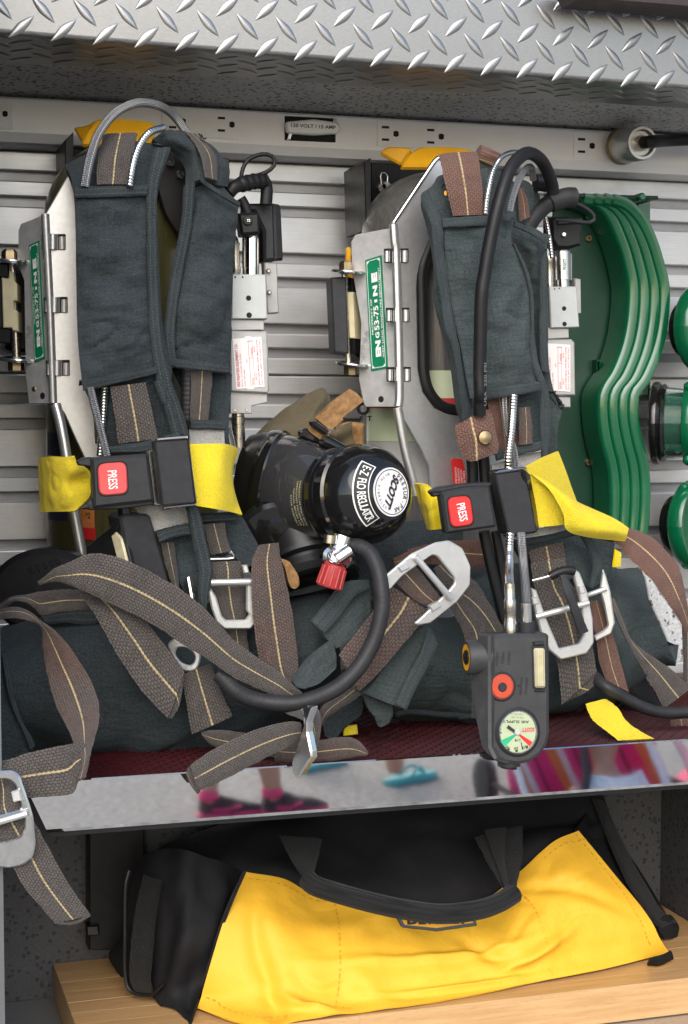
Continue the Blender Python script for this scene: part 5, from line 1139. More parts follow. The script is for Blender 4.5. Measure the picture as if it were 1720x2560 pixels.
for (r_, b_) in (('R 584,78 806,76 806,208 588,210', [('R 612,100', 'R 612,202', 8, MT['frame']), ('R 694,78', 'R 694,208', 13, MT['steel']), ('R 774,96', 'R 774,204', 8, MT['buckle'])]),
                 ('R 602,618 814,616 816,748 606,750', [('R 630,640', 'R 630,742', 8, MT['frame']), ('R 704,618', 'R 704,748', 13, MT['steel']), ('R 784,636', 'R 784,744', 8, MT['buckle'])]),
                 ('R 606,1158 826,1156 826,1290 608,1292', [('R 638,1180', 'R 638,1284', 8, MT['frame']), ('R 714,1158', 'R 714,1290', 13, MT['steel']), ('R 794,1176', 'R 794,1286', 8, MT['buckle'])])): slot3(fr2, fp, r_, b_)
decal(AR, fq, 'R 416,184 566,138 624,1168 470,1196')
disc('rivet_hole', AR, fq, 'R 556,1452', .003, .001, MT['hole'], off=.0004)
tube('frame_rod', AR, 'R 706,1530 735,1700 780,1940 852,2220 870,2330', 1.352, 11.5 * mpp(1.35), MT['satin'], seg=18)
rt = Pl('S 200,1380', 1.35); rtag = slab('red_tag', AR, rt, 'S 118,1250 135,1236 245,1240 280,1400 285,1520 150,1540', .001, MT['red'], rnd=.002, bev=.0002)
for i, s in enumerate(('RATED DURATION', 'DURATION', 'DURATION', '30 MIN')): text(rtag, s, rt, f'S {186+i*30},1520', f'S {176+i*30},{1330+i*14}', 5, MT['white'], off=.0004, bold=.0)
# shoulder strap on the left of the pack
pl_ = patch('shoulder_pad', AR, ['T 420,380,20 470,270,24 700,250,20 880,200,14', 'T 312,445,12 500,440,6 700,440,4 900,440,2', 'T 398,720,2 560,720,0 760,720 1000,720', 'T 440,1060 640,1060,-4 860,1060,-4 1150,1060', 'D 500,720 640,720,-4 760,720,-4 895,720', 'D 560,950 680,950,-4 800,950,-4 910,950', 'D 595,1130 700,1130 800,1130 945,1130', 'S 260,800 500,800 800,800 1090,800', 'S 420,1200 600,1200 800,1160 1100,1100'], 1.314, MT['cloth2'], nu=28, nv=70, th=.012, wr=(.0016, 50), bulge=.003, label='padded faded shoulder strap')
pk2 = patch('pocket', pl_, ['T 498,640 700,620,-2 880,640,-4 1100,640,2', 'T 508,800 700,800,-5 900,800,-12 1092,830,-4', 'T 545,1150 740,1150,-6 960,1150,-16 1195,1100,-4', 'T 600,1500 780,1500,-6 980,1500,-18 1248,1400,-4', 'D 600,900 690,900,-6 790,900,-16 900,900,-4', 'D 625,1040 700,1040,-4 800,1030,-12 930,1020,-3', 'D 640,1120 720,1122,-2 820,1105,-8 936,1086,-2'], 1.302, MT['cloth2'], nu=40, nv=70, th=.003, wr=(.005, 38, 1.1), seed=4)
ribbon('hem', pk2, 'T 492,635 700,615,-2 880,606,-4', 'T 500,718 700,702,-4 880,690,-6', 1.296, MT['bind2'], th=.003, n=16)
ribbon('hem', pk2, 'T 1008,570,-4 1060,568,-6 1115,572,-4', 'T 1005,645,-6 1050,650,-10 1112,640,-6', 1.298, MT['bind2'], th=.003, n=10)
ribbon('hem', pk2, 'D 705,1078 800,1066,-8 930,1046', 'D 708,1120 810,1108,-8 938,1086', 1.292, MT['bind2'], th=.003, n=16)
ribbon('binding', pl_, 'T 312,448,8 400,720 440,1060 480,1300 525,1600 D 560,900 590,1080 605,1190 S 230,800 250,850', 'T 380,395,8 492,660 510,900 545,1150 595,1500 D 598,920 620,1080 640,1160 S 300,640 330,800', 1.299, MT['bind2'], th=.004, n=50)
ribbon('binding', pl_, 'T 1090,850 1150,980 1195,1110 1235,1300 1245,1600 D 885,850 900,960 930,1050 S 1060,400 1085,600 1085,900 1095,1240', 'T 1120,850 1190,1000 1235,1120 1268,1300 1275,1600 D 915,850 930,960 960,1050 S 1130,400 1180,560 1195,800 1190,1000 1160,1200', 1.297, MT['bind2'], th=.004, n=50)
patch('shoulder_flap', AR, ['T 1110,640,14 1260,700,6 1412,792,8', 'T 1090,790,12 1240,880,-2 1394,862,4', 'T 1160,1000,14 1280,1000,4 1392,1000,6', 'T 1230,1300,16 1320,1300,8 1392,1300,6', 'D 890,800,16 930,800,8 970,800,6', 'D 905,980,16 940,980,8 978,1000,6', 'D 930,1080,14 970,1100,8 1012,1140,6', 'S 1150,480,10 1230,600,8 1318,720,6', 'S 1180,760,10 1220,800,8 1275,900,6', 'S 1150,1200,10 1200,1200,8 1265,1150,6'], 1.322, MT['cloth2'], nu=18, nv=70, th=.006, wr=(.003, 50), seed=6)
ribbon('hem', AR, 'T 1112,655 1250,715 1412,785', 'T 1100,705 1240,770 1390,862', 1.312, MT['bind2'], th=.003, n=16)
ribbon('binding', AR, 'T 1330,990 1325,1300 D 935,720 935,880 945,1000', 'T 1392,880 1392,1300 D 972,720 972,880 978,1010', 1.318, MT['bind2'], th=.003, n=20)
patch('shoulder_loop', AR, ['T 800,100,10 880,140,10 960,200,10', 'T 830,260,10 960,300,10 1120,340,10', 'T 850,560,10 1000,560,10 1200,560,10', 'T 880,640,10 1000,660,10 1240,700,10'], 1.322, MT['cloth2'], nu=14, nv=16, wr=(.002, 60))
patch('shoulder_loop', AR, ['T 1180,300,10 1240,330,10 1300,400,10', 'T 1150,500,10 1230,480,10 1330,470,14', 'T 1150,660,10 1220,660,10 1280,700,14'], 1.335, MT['cloth2'], nu=12, nv=14, wr=(.002, 60))
ribbon('shoulder_webbing', AR, 'T 462,98,26 490,200,10 530,380 585,612', 'T 798,76,26 824,240,8 842,430 838,604', 1.296, MT['webr'], th=.003, n=24)
ribbon('shoulder_webbing', AR, 'T 1130,380 1145,500 1155,660', 'T 1180,370 1225,480 1245,620', 1.324, MT['webr'], n=14)
tube('shoulder_roll', AR, 'T 800,80 900,120 960,150', 1.335, .008, MT['webr'])
for q in ('T 525,420', 'T 825,772'): disc('paint_fleck', AR, Pl(q, 1.2985), q, .0014, .0004, MT['amber'], off=.0006, ry=.0022, seg=10)
# hoses
coil_hose('sleeved_hose', AR, 'T 864,600,0 872,500,0 892,380,0 930,230,6 1000,115,16 1080,74,26 1145,72,36', 1.292, 7)
braid_hose('pressure_hose', AR, 'T 1072,575,0 1090,480,0 1115,400,0 1160,285,4 1215,205,12 1258,205,22 1272,300,30', 1.294, 9)
tube('supply_hose', AR, 'S 425,760,4 425,600,0 D 683,1100,-4 680,1000,-4 683,850,-6 T 830,1300,-8 858,1100,-8 890,900,-8 945,630,-8 1005,400,-6 1075,215,0 1160,110,8 1235,78,18 1320,120,30 1385,215,40 1430,340,50 1440,420,54', 1.27, 17 * mpp(1.27), MT['rubber'], seg=18, n=120, label='thick black supply hose')
hp = Pl('S 440,450', 1.262); text(AR, 'USA  250 PSI', hp, 'S 458,668', 'S 458,210', 6.5, MT['greyink'], off=.0094, bold=.0)
coil_hose('sleeved_hose', AR, 'S 796,545,0 785,750,-2 770,950,-4 740,1200,-8 734,1370,-6', 1.285, 11); braid_hose('pressure_hose', AR, 'S 692,560,0 706,780,2 735,980,6 800,1130,2 832,1360,0', 1.29, 7.5)
tube('supply_hose', AR, 'S 330,1180 350,1320 355,1520', 1.32, 15 * mpp(1.32), MT['rubber']); tube('supply_hose', AR, 'S 465,1180 480,1340 490,1520', 1.318, 15 * mpp(1.32), MT['rubber'])
tube('supply_hose', AR, 'G 425,780 460,950 520,1200 540,1290', 1.27, 15 * mpp(1.27), MT['rubber']); tube('supply_hose', AR, 'G 490,780 520,950 540,1100 545,1290', 1.272, 13 * mpp(1.27), MT['rubber'])
# tab with a snap, webbing keeper
tb = Pl('S 400,1000', 1.288, -4)
tb_ = patch('snap_tab', AR, ['S 160,870,4 260,832 480,705 565,760,3', 'S 165,960,3 330,930,-3 480,900,-3 600,930,3', 'S 190,1080,3 350,1060,-3 500,1050,-3 635,1090,3', 'S 240,1225,3 340,1270 480,1230 622,1180,3'], 1.276, MT['webr'], nu=20, nv=20, th=.006, wr=(.0016, 90), label='rust brown webbing tab with snap')
tb_.data.uv_layers[0].data.foreach_set('uv', [c * 26 + .1 for l in tb_.data.uv_layers[0].data for c in l.uv])
lathe('snap', tb_, P(*px('S 487,1012')[0][:2], 1.27), (-.1, -1, .05), [(-.004, .0064), (0, .0064), (.0012, .0056), (.002, .003), (.0022, 0)], MT['brass'], seg=24)
ribbon('snap_keeper', AR, 'S 850,690 855,900 845,1090', 'S 975,680 1000,900 1002,1075', 1.292, MT['webm'], th=.004, n=14)
ribbon('shoulder_webbing', AR, 'S 500,560 540,800 570,1150', 'S 760,560 800,800 860,1150', 1.304, MT['webr'], n=14)
ribbon('hem', AR, 'S 600,1160 840,1110 1090,1050', 'S 610,1260 840,1200 1100,1150', 1.294, MT['bind2'], th=.003, n=12)
patch('grey_panel', AR, ['S 560,1310 700,1270 860,1200 1100,1160', 'S 570,1400 720,1380 900,1330 1110,1260'], 1.3, MT['greycloth'], nu=14, nv=8, wr=(.0008, 60))
# chest buckle and yellow strap
p2, b2 = pressbuckle(AR, 'G 182,560 330,530 460,526 498,756 216,796', ['G 128,562 180,535 250,525 200,580 150,590'], 'G 218,592 346,580 368,742 240,760', 'G 268,628', 'G 288,726', 22, 1.236, -8, MT['red'])
slab('buckle_top', b2, p2, 'G 132,560 180,536 300,518 458,508 462,528 330,534 184,562', .016, MT['slate'], off=-.0015, bev=.001)
s2 = Pl('G 600,620', 1.232, -3)
sr = slab('strap_slider', AR, s2, 'G 490,462 656,440 722,782 566,806', .016, MT['slate'], bev=.0012, rnd=.001)
slab('slider_side', sr, Pl('G 690,600', 1.236, 45), 'G 656,436 686,462 736,770 722,784', .004, MT['gloss'], bev=.0006)
slab('slider_rail', sr, s2, 'G 488,452 508,440 662,420 662,432 495,458', .018, MT['chrome'], off=.001, bev=.001); slab('slider_rail', sr, s2, 'G 562,812 722,784 734,784 726,798 572,818', .018, MT['chrome'], off=.001, bev=.001)
slab('buckle_tongue', AR, Pl('G 500,640', 1.25), 'G 462,520 500,470 550,800 515,790', .004, MT['black'], bev=.001)
patch('chest_strap', AR, ['G 30,515,30 90,518,14 140,540,8 182,575,8', 'G 60,620,30 110,620,10 150,640,6 190,660,8', 'G 90,700,30 120,720,12 160,720,8 200,720,8', 'G 105,768,26 130,772,14 170,768,10 204,764,8'], 1.27, MT['yweb'], nu=20, nv=20, th=.003, wr=(.003, 70))
ya = patch('chest_strap', AR, ['G 664,420,0 750,372,12 842,332,30', 'G 680,470,2 770,450,14 880,430,34', 'G 720,500,6 830,510,22 915,530,38', 'G 780,540,10 870,575,26 946,612,40'], 1.252, MT['yplain'], nu=20, nv=20, th=.0025, wr=(.0005, 40))
yb_ = patch('chest_strap', AR, ['G 682,462,0 740,490,-2 790,540,-4', 'G 702,560,0 770,580,-2 850,640,-6', 'G 720,660,0 800,670,0 880,700,-4', 'G 734,756,0 810,750,2 888,740,0'], 1.248, MT['yplain'], nu=20, nv=20, th=.0025, wr=(.0006, 40))
yc_ = patch('chest_strap', AR, ['G 690,458,-2 740,478,-4 800,510,-2 860,555,4', 'G 790,545,-10 850,560,-12 900,585,-6 948,612,4', 'G 868,680,-12 930,660,-16 990,650,-8 1040,655,4', 'G 888,772,-8 960,750,-14 1040,720,-10 1140,700,2', 'G 1000,812,-2 1080,790,-8 1140,770,-8 1200,735,2', 'G 1216,838,6 1224,815,2 1230,790,0 1237,762,4'], 1.246, MT['yplain'], nu=24, nv=40, th=.0025, wr=(.0005, 40))
for o in (ya, yb_, yc_): o.data.uv_layers[0].data.foreach_set('uv', [c * 22 for l in o.data.uv_layers[0].data for c in l.uv])
patch('grey_panel', AR, ['G 560,800 650,790 760,760 880,745', 'G 570,830 680,815 800,795 890,770'], 1.266, MT['greycloth'], nu=12, nv=6, wr=(.001, 80))
ribbon('belt', AR, 'G 1150,835,20 1200,880,16 1250,940,10 1370,1060,4 U 1060,900,2 1150,1030,8 1230,1180,14', 'G 1236,765,20 1300,780,18 1380,822,16 1480,930,12 U 1170,520,6 1215,720,6 1245,900,10 1262,1080,16', 1.25, MT['webr'], th=.003, n=60)
# lower straps on the right
patch('strap_cloth', AR, ['G 590,830 760,810 900,770 1020,800 1150,850', 'G 620,900 760,900 900,880 1030,860 1140,900', 'G 680,1000 800,1000 920,970 1060,960 1130,1000', 'G 720,1080 820,1080 940,1040 1020,1100 1090,1060'], 1.29, MT['cloth2'], nu=24, nv=20, th=.008, wr=(.003, 50))
ribbon('hem', AR, 'G 590,815 730,800 880,775 920,770', 'G 600,860 740,840 900,812 960,800', 1.279, MT['bind2'], th=.003, n=14)
ribbon('strap_webbing', AR, 'G 676,890 690,960 700,1040', 'G 870,838 885,920 890,1000', 1.278, MT['webm'], n=12)
ribbon('binding', AR, 'G 960,800 1010,900 1030,980 1010,1090', 'G 1020,800 1075,890 1092,960 1030,1100', 1.276, MT['bind2'], th=.005, n=16)
patch('strap_cloth', AR, ['U 190,150 330,200 490,240', 'U 300,300 380,340 470,380', 'U 370,500 410,520 450,560', 'U 380,600 400,620 430,650'], 1.3, MT['cloth2'], nu=10, nv=20, wr=(.002, 60))
slab('yellow_loop', AR, Pl('U 510,400', 1.36), 'U 490,300 560,345 552,490 462,496', .003, MT['yweb'])
# waist cushion
wr_ = patch('waist_pad', AR, ['I 1000,560,60 1250,420,60 1480,420,60 G 300,1000,56 700,960,56 1150,985,56 U 500,495,60 760,500,66', 'I 1000,600,20 1250,460,16 1500,470,16 G 400,1060,14 700,1050,14 1150,1010,16 U 500,590,22 790,600,30', 'I 1000,720,-10 1250,640,-14 1530,640,-16 J 300,500,-16 700,500,-14 1100,460,-10 U 560,900,-4 850,860,10', 'I 1000,850,-6 1250,800,-12 1550,800,-14 J 300,760,-14 700,760,-10 1100,700,-6 U 700,1200,2 980,1120,16', 'I 1020,930,14 1200,930,10 1550,940,8 J 300,970,4 700,930,6 1100,870,10 U 900,1450,20 1110,1480,30', 'I 1040,975,46 1250,980,46 1560,990,46 J 300,1025,46 700,985,46 1100,900,50 U 900,1560,50 1120,1520,60'], 1.31, MT['cloth2'], nu=60, nv=40, th=.02, wr=(.006, 26), label='stuffed waist cushion', seed=13)
tube('edge_roll', wr_, 'I 1160,945 1250,930 1400,945 1560,955 J 100,990 250,985', 1.315, 8 * mpp(1.31), MT['cloth'], seg=10)
slab('pad_lining', AR, Pl('U 950,900', 1.37), 'U 740,495 800,600 850,850 960,1080 1060,1320 1110,1500 1170,1480 1200,1400 1200,1140 1100,950 960,760 850,580 790,500', .006, MT['speckl'], bev=.001)
patch('under_pad', AR, ['U 430,1200,10 560,1300,10 760,1550,14', 'U 500,1500,10 700,1600,10 900,1800,14', 'U 600,1750,0 800,1850,0 1000,1950,4', 'U 560,2100,20 800,2200,10 1100,2160,10'], 1.34, MT['bagb'], nu=14, nv=14)
patch('dark_gap_fill', AR, ['F 860,980,10 1100,960,6 1300,940,4 1560,930', 'F 860,1100 1100,1090,-6 1300,1080,-8 1560,1060', 'F 860,1250 1100,1260,-10 1300,1250,-12 1560,1230', 'F 860,1450 1100,1450 1300,1440 1560,1420'], 1.355, MT['cloth'], nu=24, nv=20, th=.012, wr=(.004, 36), seed=21)  # added dark cloth sheet, filling in the darkness between mask and buckle
# flaps and belts crossing in the middle
patch('strap_cloth', AR, ['I 720,455 810,350 900,250 1022,234', 'I 760,505 850,430 940,370 1030,310', 'I 800,545 900,490 980,430 1030,380', 'I 850,595 920,560 980,500 1030,430'], 1.248, MT['cloth2'], nu=20, nv=16, th=.006, wr=(.0022, 60))
ribbon('binding', AR, 'I 722,458,-6 810,352,-6 905,252,-6 1000,232,-6', 'I 790,520,-6 880,410,-6 950,320,-6 1030,280,-6', 1.246, MT['bind2'], th=.004, n=20)
patch('strap_cloth', AR, ['I 620,772 700,655 830,550', 'I 640,800 730,720 850,640', 'I 680,810 760,780 850,700'], 1.244, MT['cloth2'], nu=14, nv=12, th=.006, wr=(.0016, 70))
patch('strap_cloth', AR, ['I 1240,520 1335,478 1390,575', 'I 1130,660 1250,660 1340,670', 'I 1030,800 1160,830 1275,800', 'I 990,830 1110,880 1222,922'], 1.25, MT['cloth2'], nu=16, nv=24, th=.006, wr=(.002, 60))
ribbon('binding', AR, 'I 1330,480,-6 1310,580,-6 1210,780,-6 1165,890,-6', 'I 1390,575,-6 1340,680,-6 1275,800,-6 1222,922,-6', 1.248, MT['bind2'], th=.004, n=20)
patch('strap_cloth', AR, ['I 985,830 1060,860 1140,885', 'I 1010,900 1080,920 1150,940', 'I 1050,960 1080,1012 1130,990'], 1.262, MT['cloth2'], nu=10, nv=14, wr=(.002, 70))
patch('strap_cloth', AR, ['I 760,900,10 860,870,10 990,860,10', 'I 780,1000,10 860,960,10 980,950,10', 'I 790,1060,10 840,1080,10 900,1000,10'], 1.285, MT['cloth'], nu=10, nv=12, wr=(.002, 60))
ribbon('belt', AR, 'I 1120,250 1090,330 1020,430 940,530 862,628', 'I 1338,396 1290,470 1200,580 1080,720 968,828', 1.234, MT['webm'], th=.003, n=36)
ribbon('belt', AR, 'I 900,790,4 830,850,4 770,910,4 750,990,8', 'I 985,835,4 930,880,4 820,950,4 780,1000,8', 1.246, MT['web'], n=14)
ribbon('belt', AR, 'I 1160,244 1210,290 1260,340 1330,372', 'I 1262,150 1310,210 1360,270 1412,338', 1.23, MT['webm'], n=16)
ip = Pl('I 1400,250', 1.214, 6)
ib = slab('slide_buckle', AR, ip, 'I 1108,215 1250,95 1380,35 1450,24 1520,65 1563,160 1560,260 1490,350 1350,462 1285,473 1266,464 1310,425 1385,352 1440,300 1480,252 1478,222 1388,108 1360,100 1305,138 1200,212 1135,285 1112,276', .003, MT['buckle'], bev=.001, rnd=.002)
vcyl('buckle_bar', ib, ip, 'I 1262,108', 'I 1452,332', 8.5, MT['buckle'], off=.002)
for q in ('I 1172,165 1222,140 1238,168 1190,192', 'I 1340,372 1390,345 1402,372 1355,402'): slab('buckle_tab', ib, ip, q, .006, MT['buckle'], off=.002, bev=.0012)
ribbon('belt', AR, 'I 1150,120 1230,80 1300,60', 'I 1160,160 1300,130 1400,90', 1.31, MT['webr'], n=10)
ribbon('belt', AR, 'G 0,880 120,850 250,830 420,830', 'G 0,960 120,965 260,970 420,990', 1.318, MT['webr'], n=14)
ribbon('belt', AR, 'G 210,950 330,1020 420,1120 480,1254 J 330,330', 'G 140,990 200,1090 320,1180 380,1254 J 300,440', 1.268, MT['webd'], n=24)
ribbon('belt', AR, 'J 140,150 230,200 320,290 400,440', 'J 100,250 180,330 260,430 330,520', 1.258, MT['webd'], n=16)
ribbon('belt', AR, 'J 20,230 80,330 140,450 180,600 200,800 200,1000', 'J 120,200 200,320 290,430 310,600 310,800 310,1000', 1.256, MT['webd'], n=24)
# ladder buckles
ribbon('strap_webbing', AR, 'J 572,20 600,180 640,300 700,480 748,690 768,915', 'J 790,-10 828,140 890,220 940,400 972,590 988,700', 1.252, MT['web'], th=.003, n=30)
ribbon('belt_end', AR, 'J 768,915 840,880 900,850', 'J 988,700 990,770 975,790', 1.256, MT['web'], n=8)
ribbon('strap_webbing', AR, 'J 950,260 985,500 1010,650 1050,760', 'J 1020,255 1085,450 1140,640 1195,838', 1.275, MT['webr'], th=.003, n=24)
jp = Pl('J 800,350', 1.236, -6)
jb = slab('ladder_buckle', AR, jp, 'J 575,175 605,330 640,460 690,570 765,632 930,592 975,525 968,370 935,210 885,80 835,45 850,120 880,222 896,300 912,478 884,532 756,562 680,385 632,252 610,190', .005, MT['buckle'], bev=.0012, rnd=.0015)
vcyl('buckle_bar', jb, jp, 'J 600,358', 'J 936,268', 8.5, MT['buckle'], off=.002)
for q in ('J 575,240 610,228 625,275 585,285', 'J 870,165 905,158 918,205 880,215'): slab('buckle_tab', jb, jp, q, .006, MT['buckle'], off=.002, bev=.0012)
tube('wire_loop', jb, jp.W('J 575,128 640,112 700,95', .003), 0, .0014, MT['steel'])
tube('rubber_loop', AR, jp.W('J 690,100 740,75 800,62 840,70', .004), 0, 12 * mpp(1.23), MT['black'])
ribbon('rubber_tail', AR, 'J 748,100,-4 790,220,-8 830,350,-8 870,472,-6', 'J 800,88,-4 850,220,-8 890,330,-8 938,448,-6', 1.226, MT['slate'], th=.003, n=20)
jq = Pl('J 1040,300', 1.262, -20)
jb2 = slab('ladder_buckle', AR, jq, 'J 1030,55 1050,100 1078,200 1106,400 1082,468 985,516 972,482 1035,445 1062,415 1035,270 1010,190', .005, MT['buckle'], bev=.0012, rnd=.0012)
vcyl('buckle_bar', jb2, jq, 'J 930,222', 'J 1050,178', 7, MT['buckle'], off=.002)
ribbon('belt', AR, 'U 430,820,6 520,1060 600,1220 690,1400 850,1680 1000,1960', 'U 470,820,10 570,1060,8 650,1240,4 830,1385 1050,1540 1290,1740', 1.262, MT['web'], th=.003, n=40)
tube('supply_hose', AR, 'U 250,1600,20 330,1690,8 430,1760 600,1860 800,1960 1000,2005 1300,2005', 1.245, 16 * mpp(1.245), MT['rubberg'], seg=18, label='black supply hose')
ribbon('yellow_strap', AR, 'U 180,1915,30 240,2060,20 330,2150,10 520,2300', 'U 400,1865,30 520,1960,20 640,2120,10 900,2280', 1.22, MT['yweb'], n=24)
ribbon('belt', AR, 'U 1190,1100 1200,1400 1195,1700', 'U 1290,1080 1290,1400 1290,1700', 1.29, MT['webd'], n=10)
ribbon('belt', AR, 'U 1060,2090 1080,2160 1110,2240', 'U 1280,2060 1280,2150 1280,2230', 1.27, MT['webr'], n=8)
cpd = Pl('I 1065,1020', 1.235); slab('clear_tab', AR, cpd, 'I 965,985 1000,950 1150,960 1182,990 1160,1060 1110,1090 1030,1088 980,1050', .0012, MT['clear'], rnd=.004, bev=.0003, holes=['I 1035,1048 1108,1044 1108,1054 1035,1058'])
slab('yellow_loop', AR, Pl('I 920,1030', 1.30), 'I 885,1010 960,1000 965,1050 890,1060', .003, MT['yweb'])
# gauge console hanging on its two hoses
coil_hose('sleeved_hose', AR, 'G 572,790,10 567,900,4 566,1000,-20 570,1095,-56', 1.215, 11.5); braid_hose('pressure_hose', AR, 'G 632,790,10 645,950,2 660,1120,-34 665,1215,-56', 1.215, 11.5)
jg = Pl('J 490,800', 1.142, -7, 3); gm = mpp(1.142)
vcylY('hose_fitting', AR, 'J 440,150', 'J 446,466', 1.157, 16, MT['nickel'], prof=[(0, .8), (.06, .85), (.3, .85), (.33, 1), (.55, 1), (.57, .92), (.75, .95), (.77, 1.05), (.97, 1.05), (1, .7)])
vcylY('hose_ferrule', AR, 'J 543,270', 'J 548,395', 1.157, 14, MT['steel']); vcylY('hose_boot', AR, 'J 549,390', 'J 549,475', 1.157, 22, MT['slate'])
cons = 'J 302,482 320,470 678,466 692,480 696,1090 680,1170 640,1232 570,1280 490,1296 410,1286 345,1250 308,1180'
gc = slab('gauge_console', AR, jg, cons, .024, MT['console'], bev=.003, label='grey rubber gauge console with red button and dial')
lcs = Pl('J 260,800', 1.146, -62)
slab('console_side', gc, lcs, 'J 225,462 300,476 306,1185 340,1255 400,1290 330,1275 245,1190 205,1000 180,760 205,560', .006, MT['console'], bev=.002, off=-.002)
kn = P(*px('J 258,612')[0][:2], 1.156); kax = Vector((-.99, .09, .0))
lathe('side_knob', gc, kn - kax * .006, kax, [(0, 0), (0, .0135), (.016, .0135), (.018, .0125), (.018, .0105)], MT['console'], cap=False); lathe('knob_ring', gc, kn - kax * .006, kax, [(.016, .0112), (.0178, .0108), (.0172, .006), (.0172, .0058)], MT['amber'], cap=False); lathe('knob_core', gc, kn - kax * .006, kax, [(.01, .006), (.0185, .0058), (.0195, .004), (.0195, 0)], MT['gloss'])
disc('button_rim', gc, jg, 'J 390,800', 37 * gm, .003, MT['slate'], off=.0016, bev=.0012, ry=39 * gm, seg=36)
disc('alarm_button', gc, jg, 'J 391,799', 31 * gm, .002, MT['orange'], off=.0026, bev=.0012, ry=33 * gm, seg=36); disc('button_core', gc, jg, 'J 389,802', 12 * gm, .002, MT['slate'], off=.0036, bev=.001, ry=12.5 * gm)
slab('light_bar_mount', gc, jg, 'J 578,540 664,540 670,812 585,812', .002, MT['slate'], off=.0008, bev=.0006, rnd=.001)
lbr = slab('light_bar', gc, jg, 'J 588,556 656,556 660,806 596,806', .004, MT['cream'], off=.0042, bev=.0018, rnd=.002)
for i in range(5): slab('lens_flute', lbr, jg, f'J {598+i*12},575 {601+i*12},575 {603+i*12},792 {600+i*12},792', .0005, MT['creamb'], off=.0046, bev=.0001)
for q in ('J 585,516 650,512 655,534 588,540', 'J 596,818 660,816 662,830 598,832'): slab('lens_clip', gc, jg, q, .003, MT['rubberg'], off=.0025, bev=.001)
disc('dial_bezel', gc, jg, 'J 490,1088', 64 * gm, .006, MT['slate'], off=.0022, bev=.003, ry=68 * gm, seg=48)
disc('dial_rim', gc, jg, 'J 490,1086', 51.5 * gm, .002, MT['steel'], off=.0028, bev=.0008, ry=56.5 * gm, seg=48, hole=.93)
dl_ = disc('dial_face', gc, jg, 'J 487,1086', 48.5 * gm, .002, MT['paleg'], off=.0027, bev=.0002, ry=53.5 * gm, seg=48)
dink = dict(off=.0031)
text(dl_, 'AIR SUPPLY', jg, 'J 556,1012', 'J 388,1008', 7, MT['ink'], **dink); text(dl_, 'SCOTT', jg, 'J 590,1054', 'J 510,1058', 11, MT['redink'], bold=.05, **dink)
text(dl_, 'PSI X 100', jg, 'J 520,990', 'J 445,986', 3.6, MT['greyink'], bold=0, **dink); text(dl_, 'USE NO OIL', jg, 'J 520,968', 'J 430,964', 3.6, MT['greyink'], bold=0, **dink)
text(dl_, '20', jg, 'J 488,1180', 'J 462,1180', 7, MT['ink'], **dink); text(dl_, '10', jg, 'J 532,1166', 'J 510,1180', 7, MT['ink'], **dink); text(dl_, '30', jg, 'J 436,1182', 'J 416,1166', 7, MT['ink'], **dink); text(dl_, '1/4', jg, 'J 500,1126', 'J 466,1128', 7, MT['ink'], **dink); text(dl_, '40', jg, 'J 388,1088', 'J 368,1076', 5, MT['ink'], **dink); text(dl_, '45', jg, 'J 386,1070', 'J 372,1052', 4, MT['greyink'], **dink)
slab('red_sector', dl_, jg, 'J 500,1098 580,1148 560,1176 492,1108', .0004, MT['red'], off=.003, bev=.00005); slab('green_sector', dl_, jg, 'J 466,1098 474,1106 402,1178 374,1140', .0004, mat('dial_green', (.02, .4, .2), .5), off=.003, bev=.00005)
for q in ('J 505,1150 510,1150 518,1195 512,1195', 'J 470,1198 485,1198 485,1210 470,1210', 'J 424,1186 436,1190 430,1202 418,1196', 'J 532,1176 546,1168 552,1182 538,1190'): slab('dial_mark', dl_, jg, q, .0004, MT['ink'], off=.0031, bev=.00005)
ndl = slab('needle', dl_, jg, 'J 426,1040 414,1058 470,1096 480,1082', .0005, MT['ink'], off=.0036, bev=.0001); disc('needle_hub', dl_, jg, 'J 482,1084', 8 * gm, .001, MT['paleb'], off=.0042)
for s, a, b in (('RESET', 'J 372,578', 'J 366,668'), ('PUSH', 'J 408,582', 'J 402,655'), ('HARD', 'J 446,578', 'J 440,662'), ('MANUAL', 'J 524,738', 'J 514,850'), ('ALARM', 'J 556,745', 'J 548,850')): text(gc, s, jg, b, a, 6.5, MT['slate'], off=.0005, bold=.02, name='embossed_lettering')
for q in ('J 328,628 350,618 350,640', 'J 484,795 506,780 506,808'): slab('embossed_arrow', gc, jg, q, .0006, MT['slate'], off=.0005, bev=.0001)
vcyl('bottom_nut', gc, jg, 'J 462,1290', 'J 462,1318', 30, MT['slate'], off=-.012); vcyl('bottom_plug', gc, jg, 'J 462,1312', 'J 460,1334', 22, MT['black'], off=-.012)
# pressure reducer at the right side
dp, rb2 = regblock(AR, 'D 976,642 1094,640 1106,815 984,818', 1.39, dict(holes=[('D 1040,735', 6), ('D 1042,801', 6), ('D 1000,652', 2), ('D 1019,650', 2)]))
slab('reducer_plate', AR, Pl('D 1100,680', 1.41), 'D 1085,605 1112,610 1114,755 1095,758', .012, MT['block2'], bev=.001)
vb = vcyl('valve_barrel', AR, dp, 'D 1050,640', 'D 1046,480', 23, MT['steel'], prof=[(0, .8), (.18, .8), (.19, 1), (.95, 1), (.96, .7), (1, .7)], off=-.012)
text(vb, 'SCOTT', dp, 'N 232,975', 'N 238,860', 8, MT['ink'], off=-.002, bold=.03)
vcyl('valve_barrel', AR, dp, 'D 1095,605', 'D 1095,488', 14, MT['block'], off=-.03)
vcyl('hose_fitting', AR, dp, 'D 992,640', 'D 988,508', 11, MT['nickel'], prof=[(0, .95), (.15, 1), (.2, .9), (.8, .9), (.85, 1), (1, .8)], off=-.01)
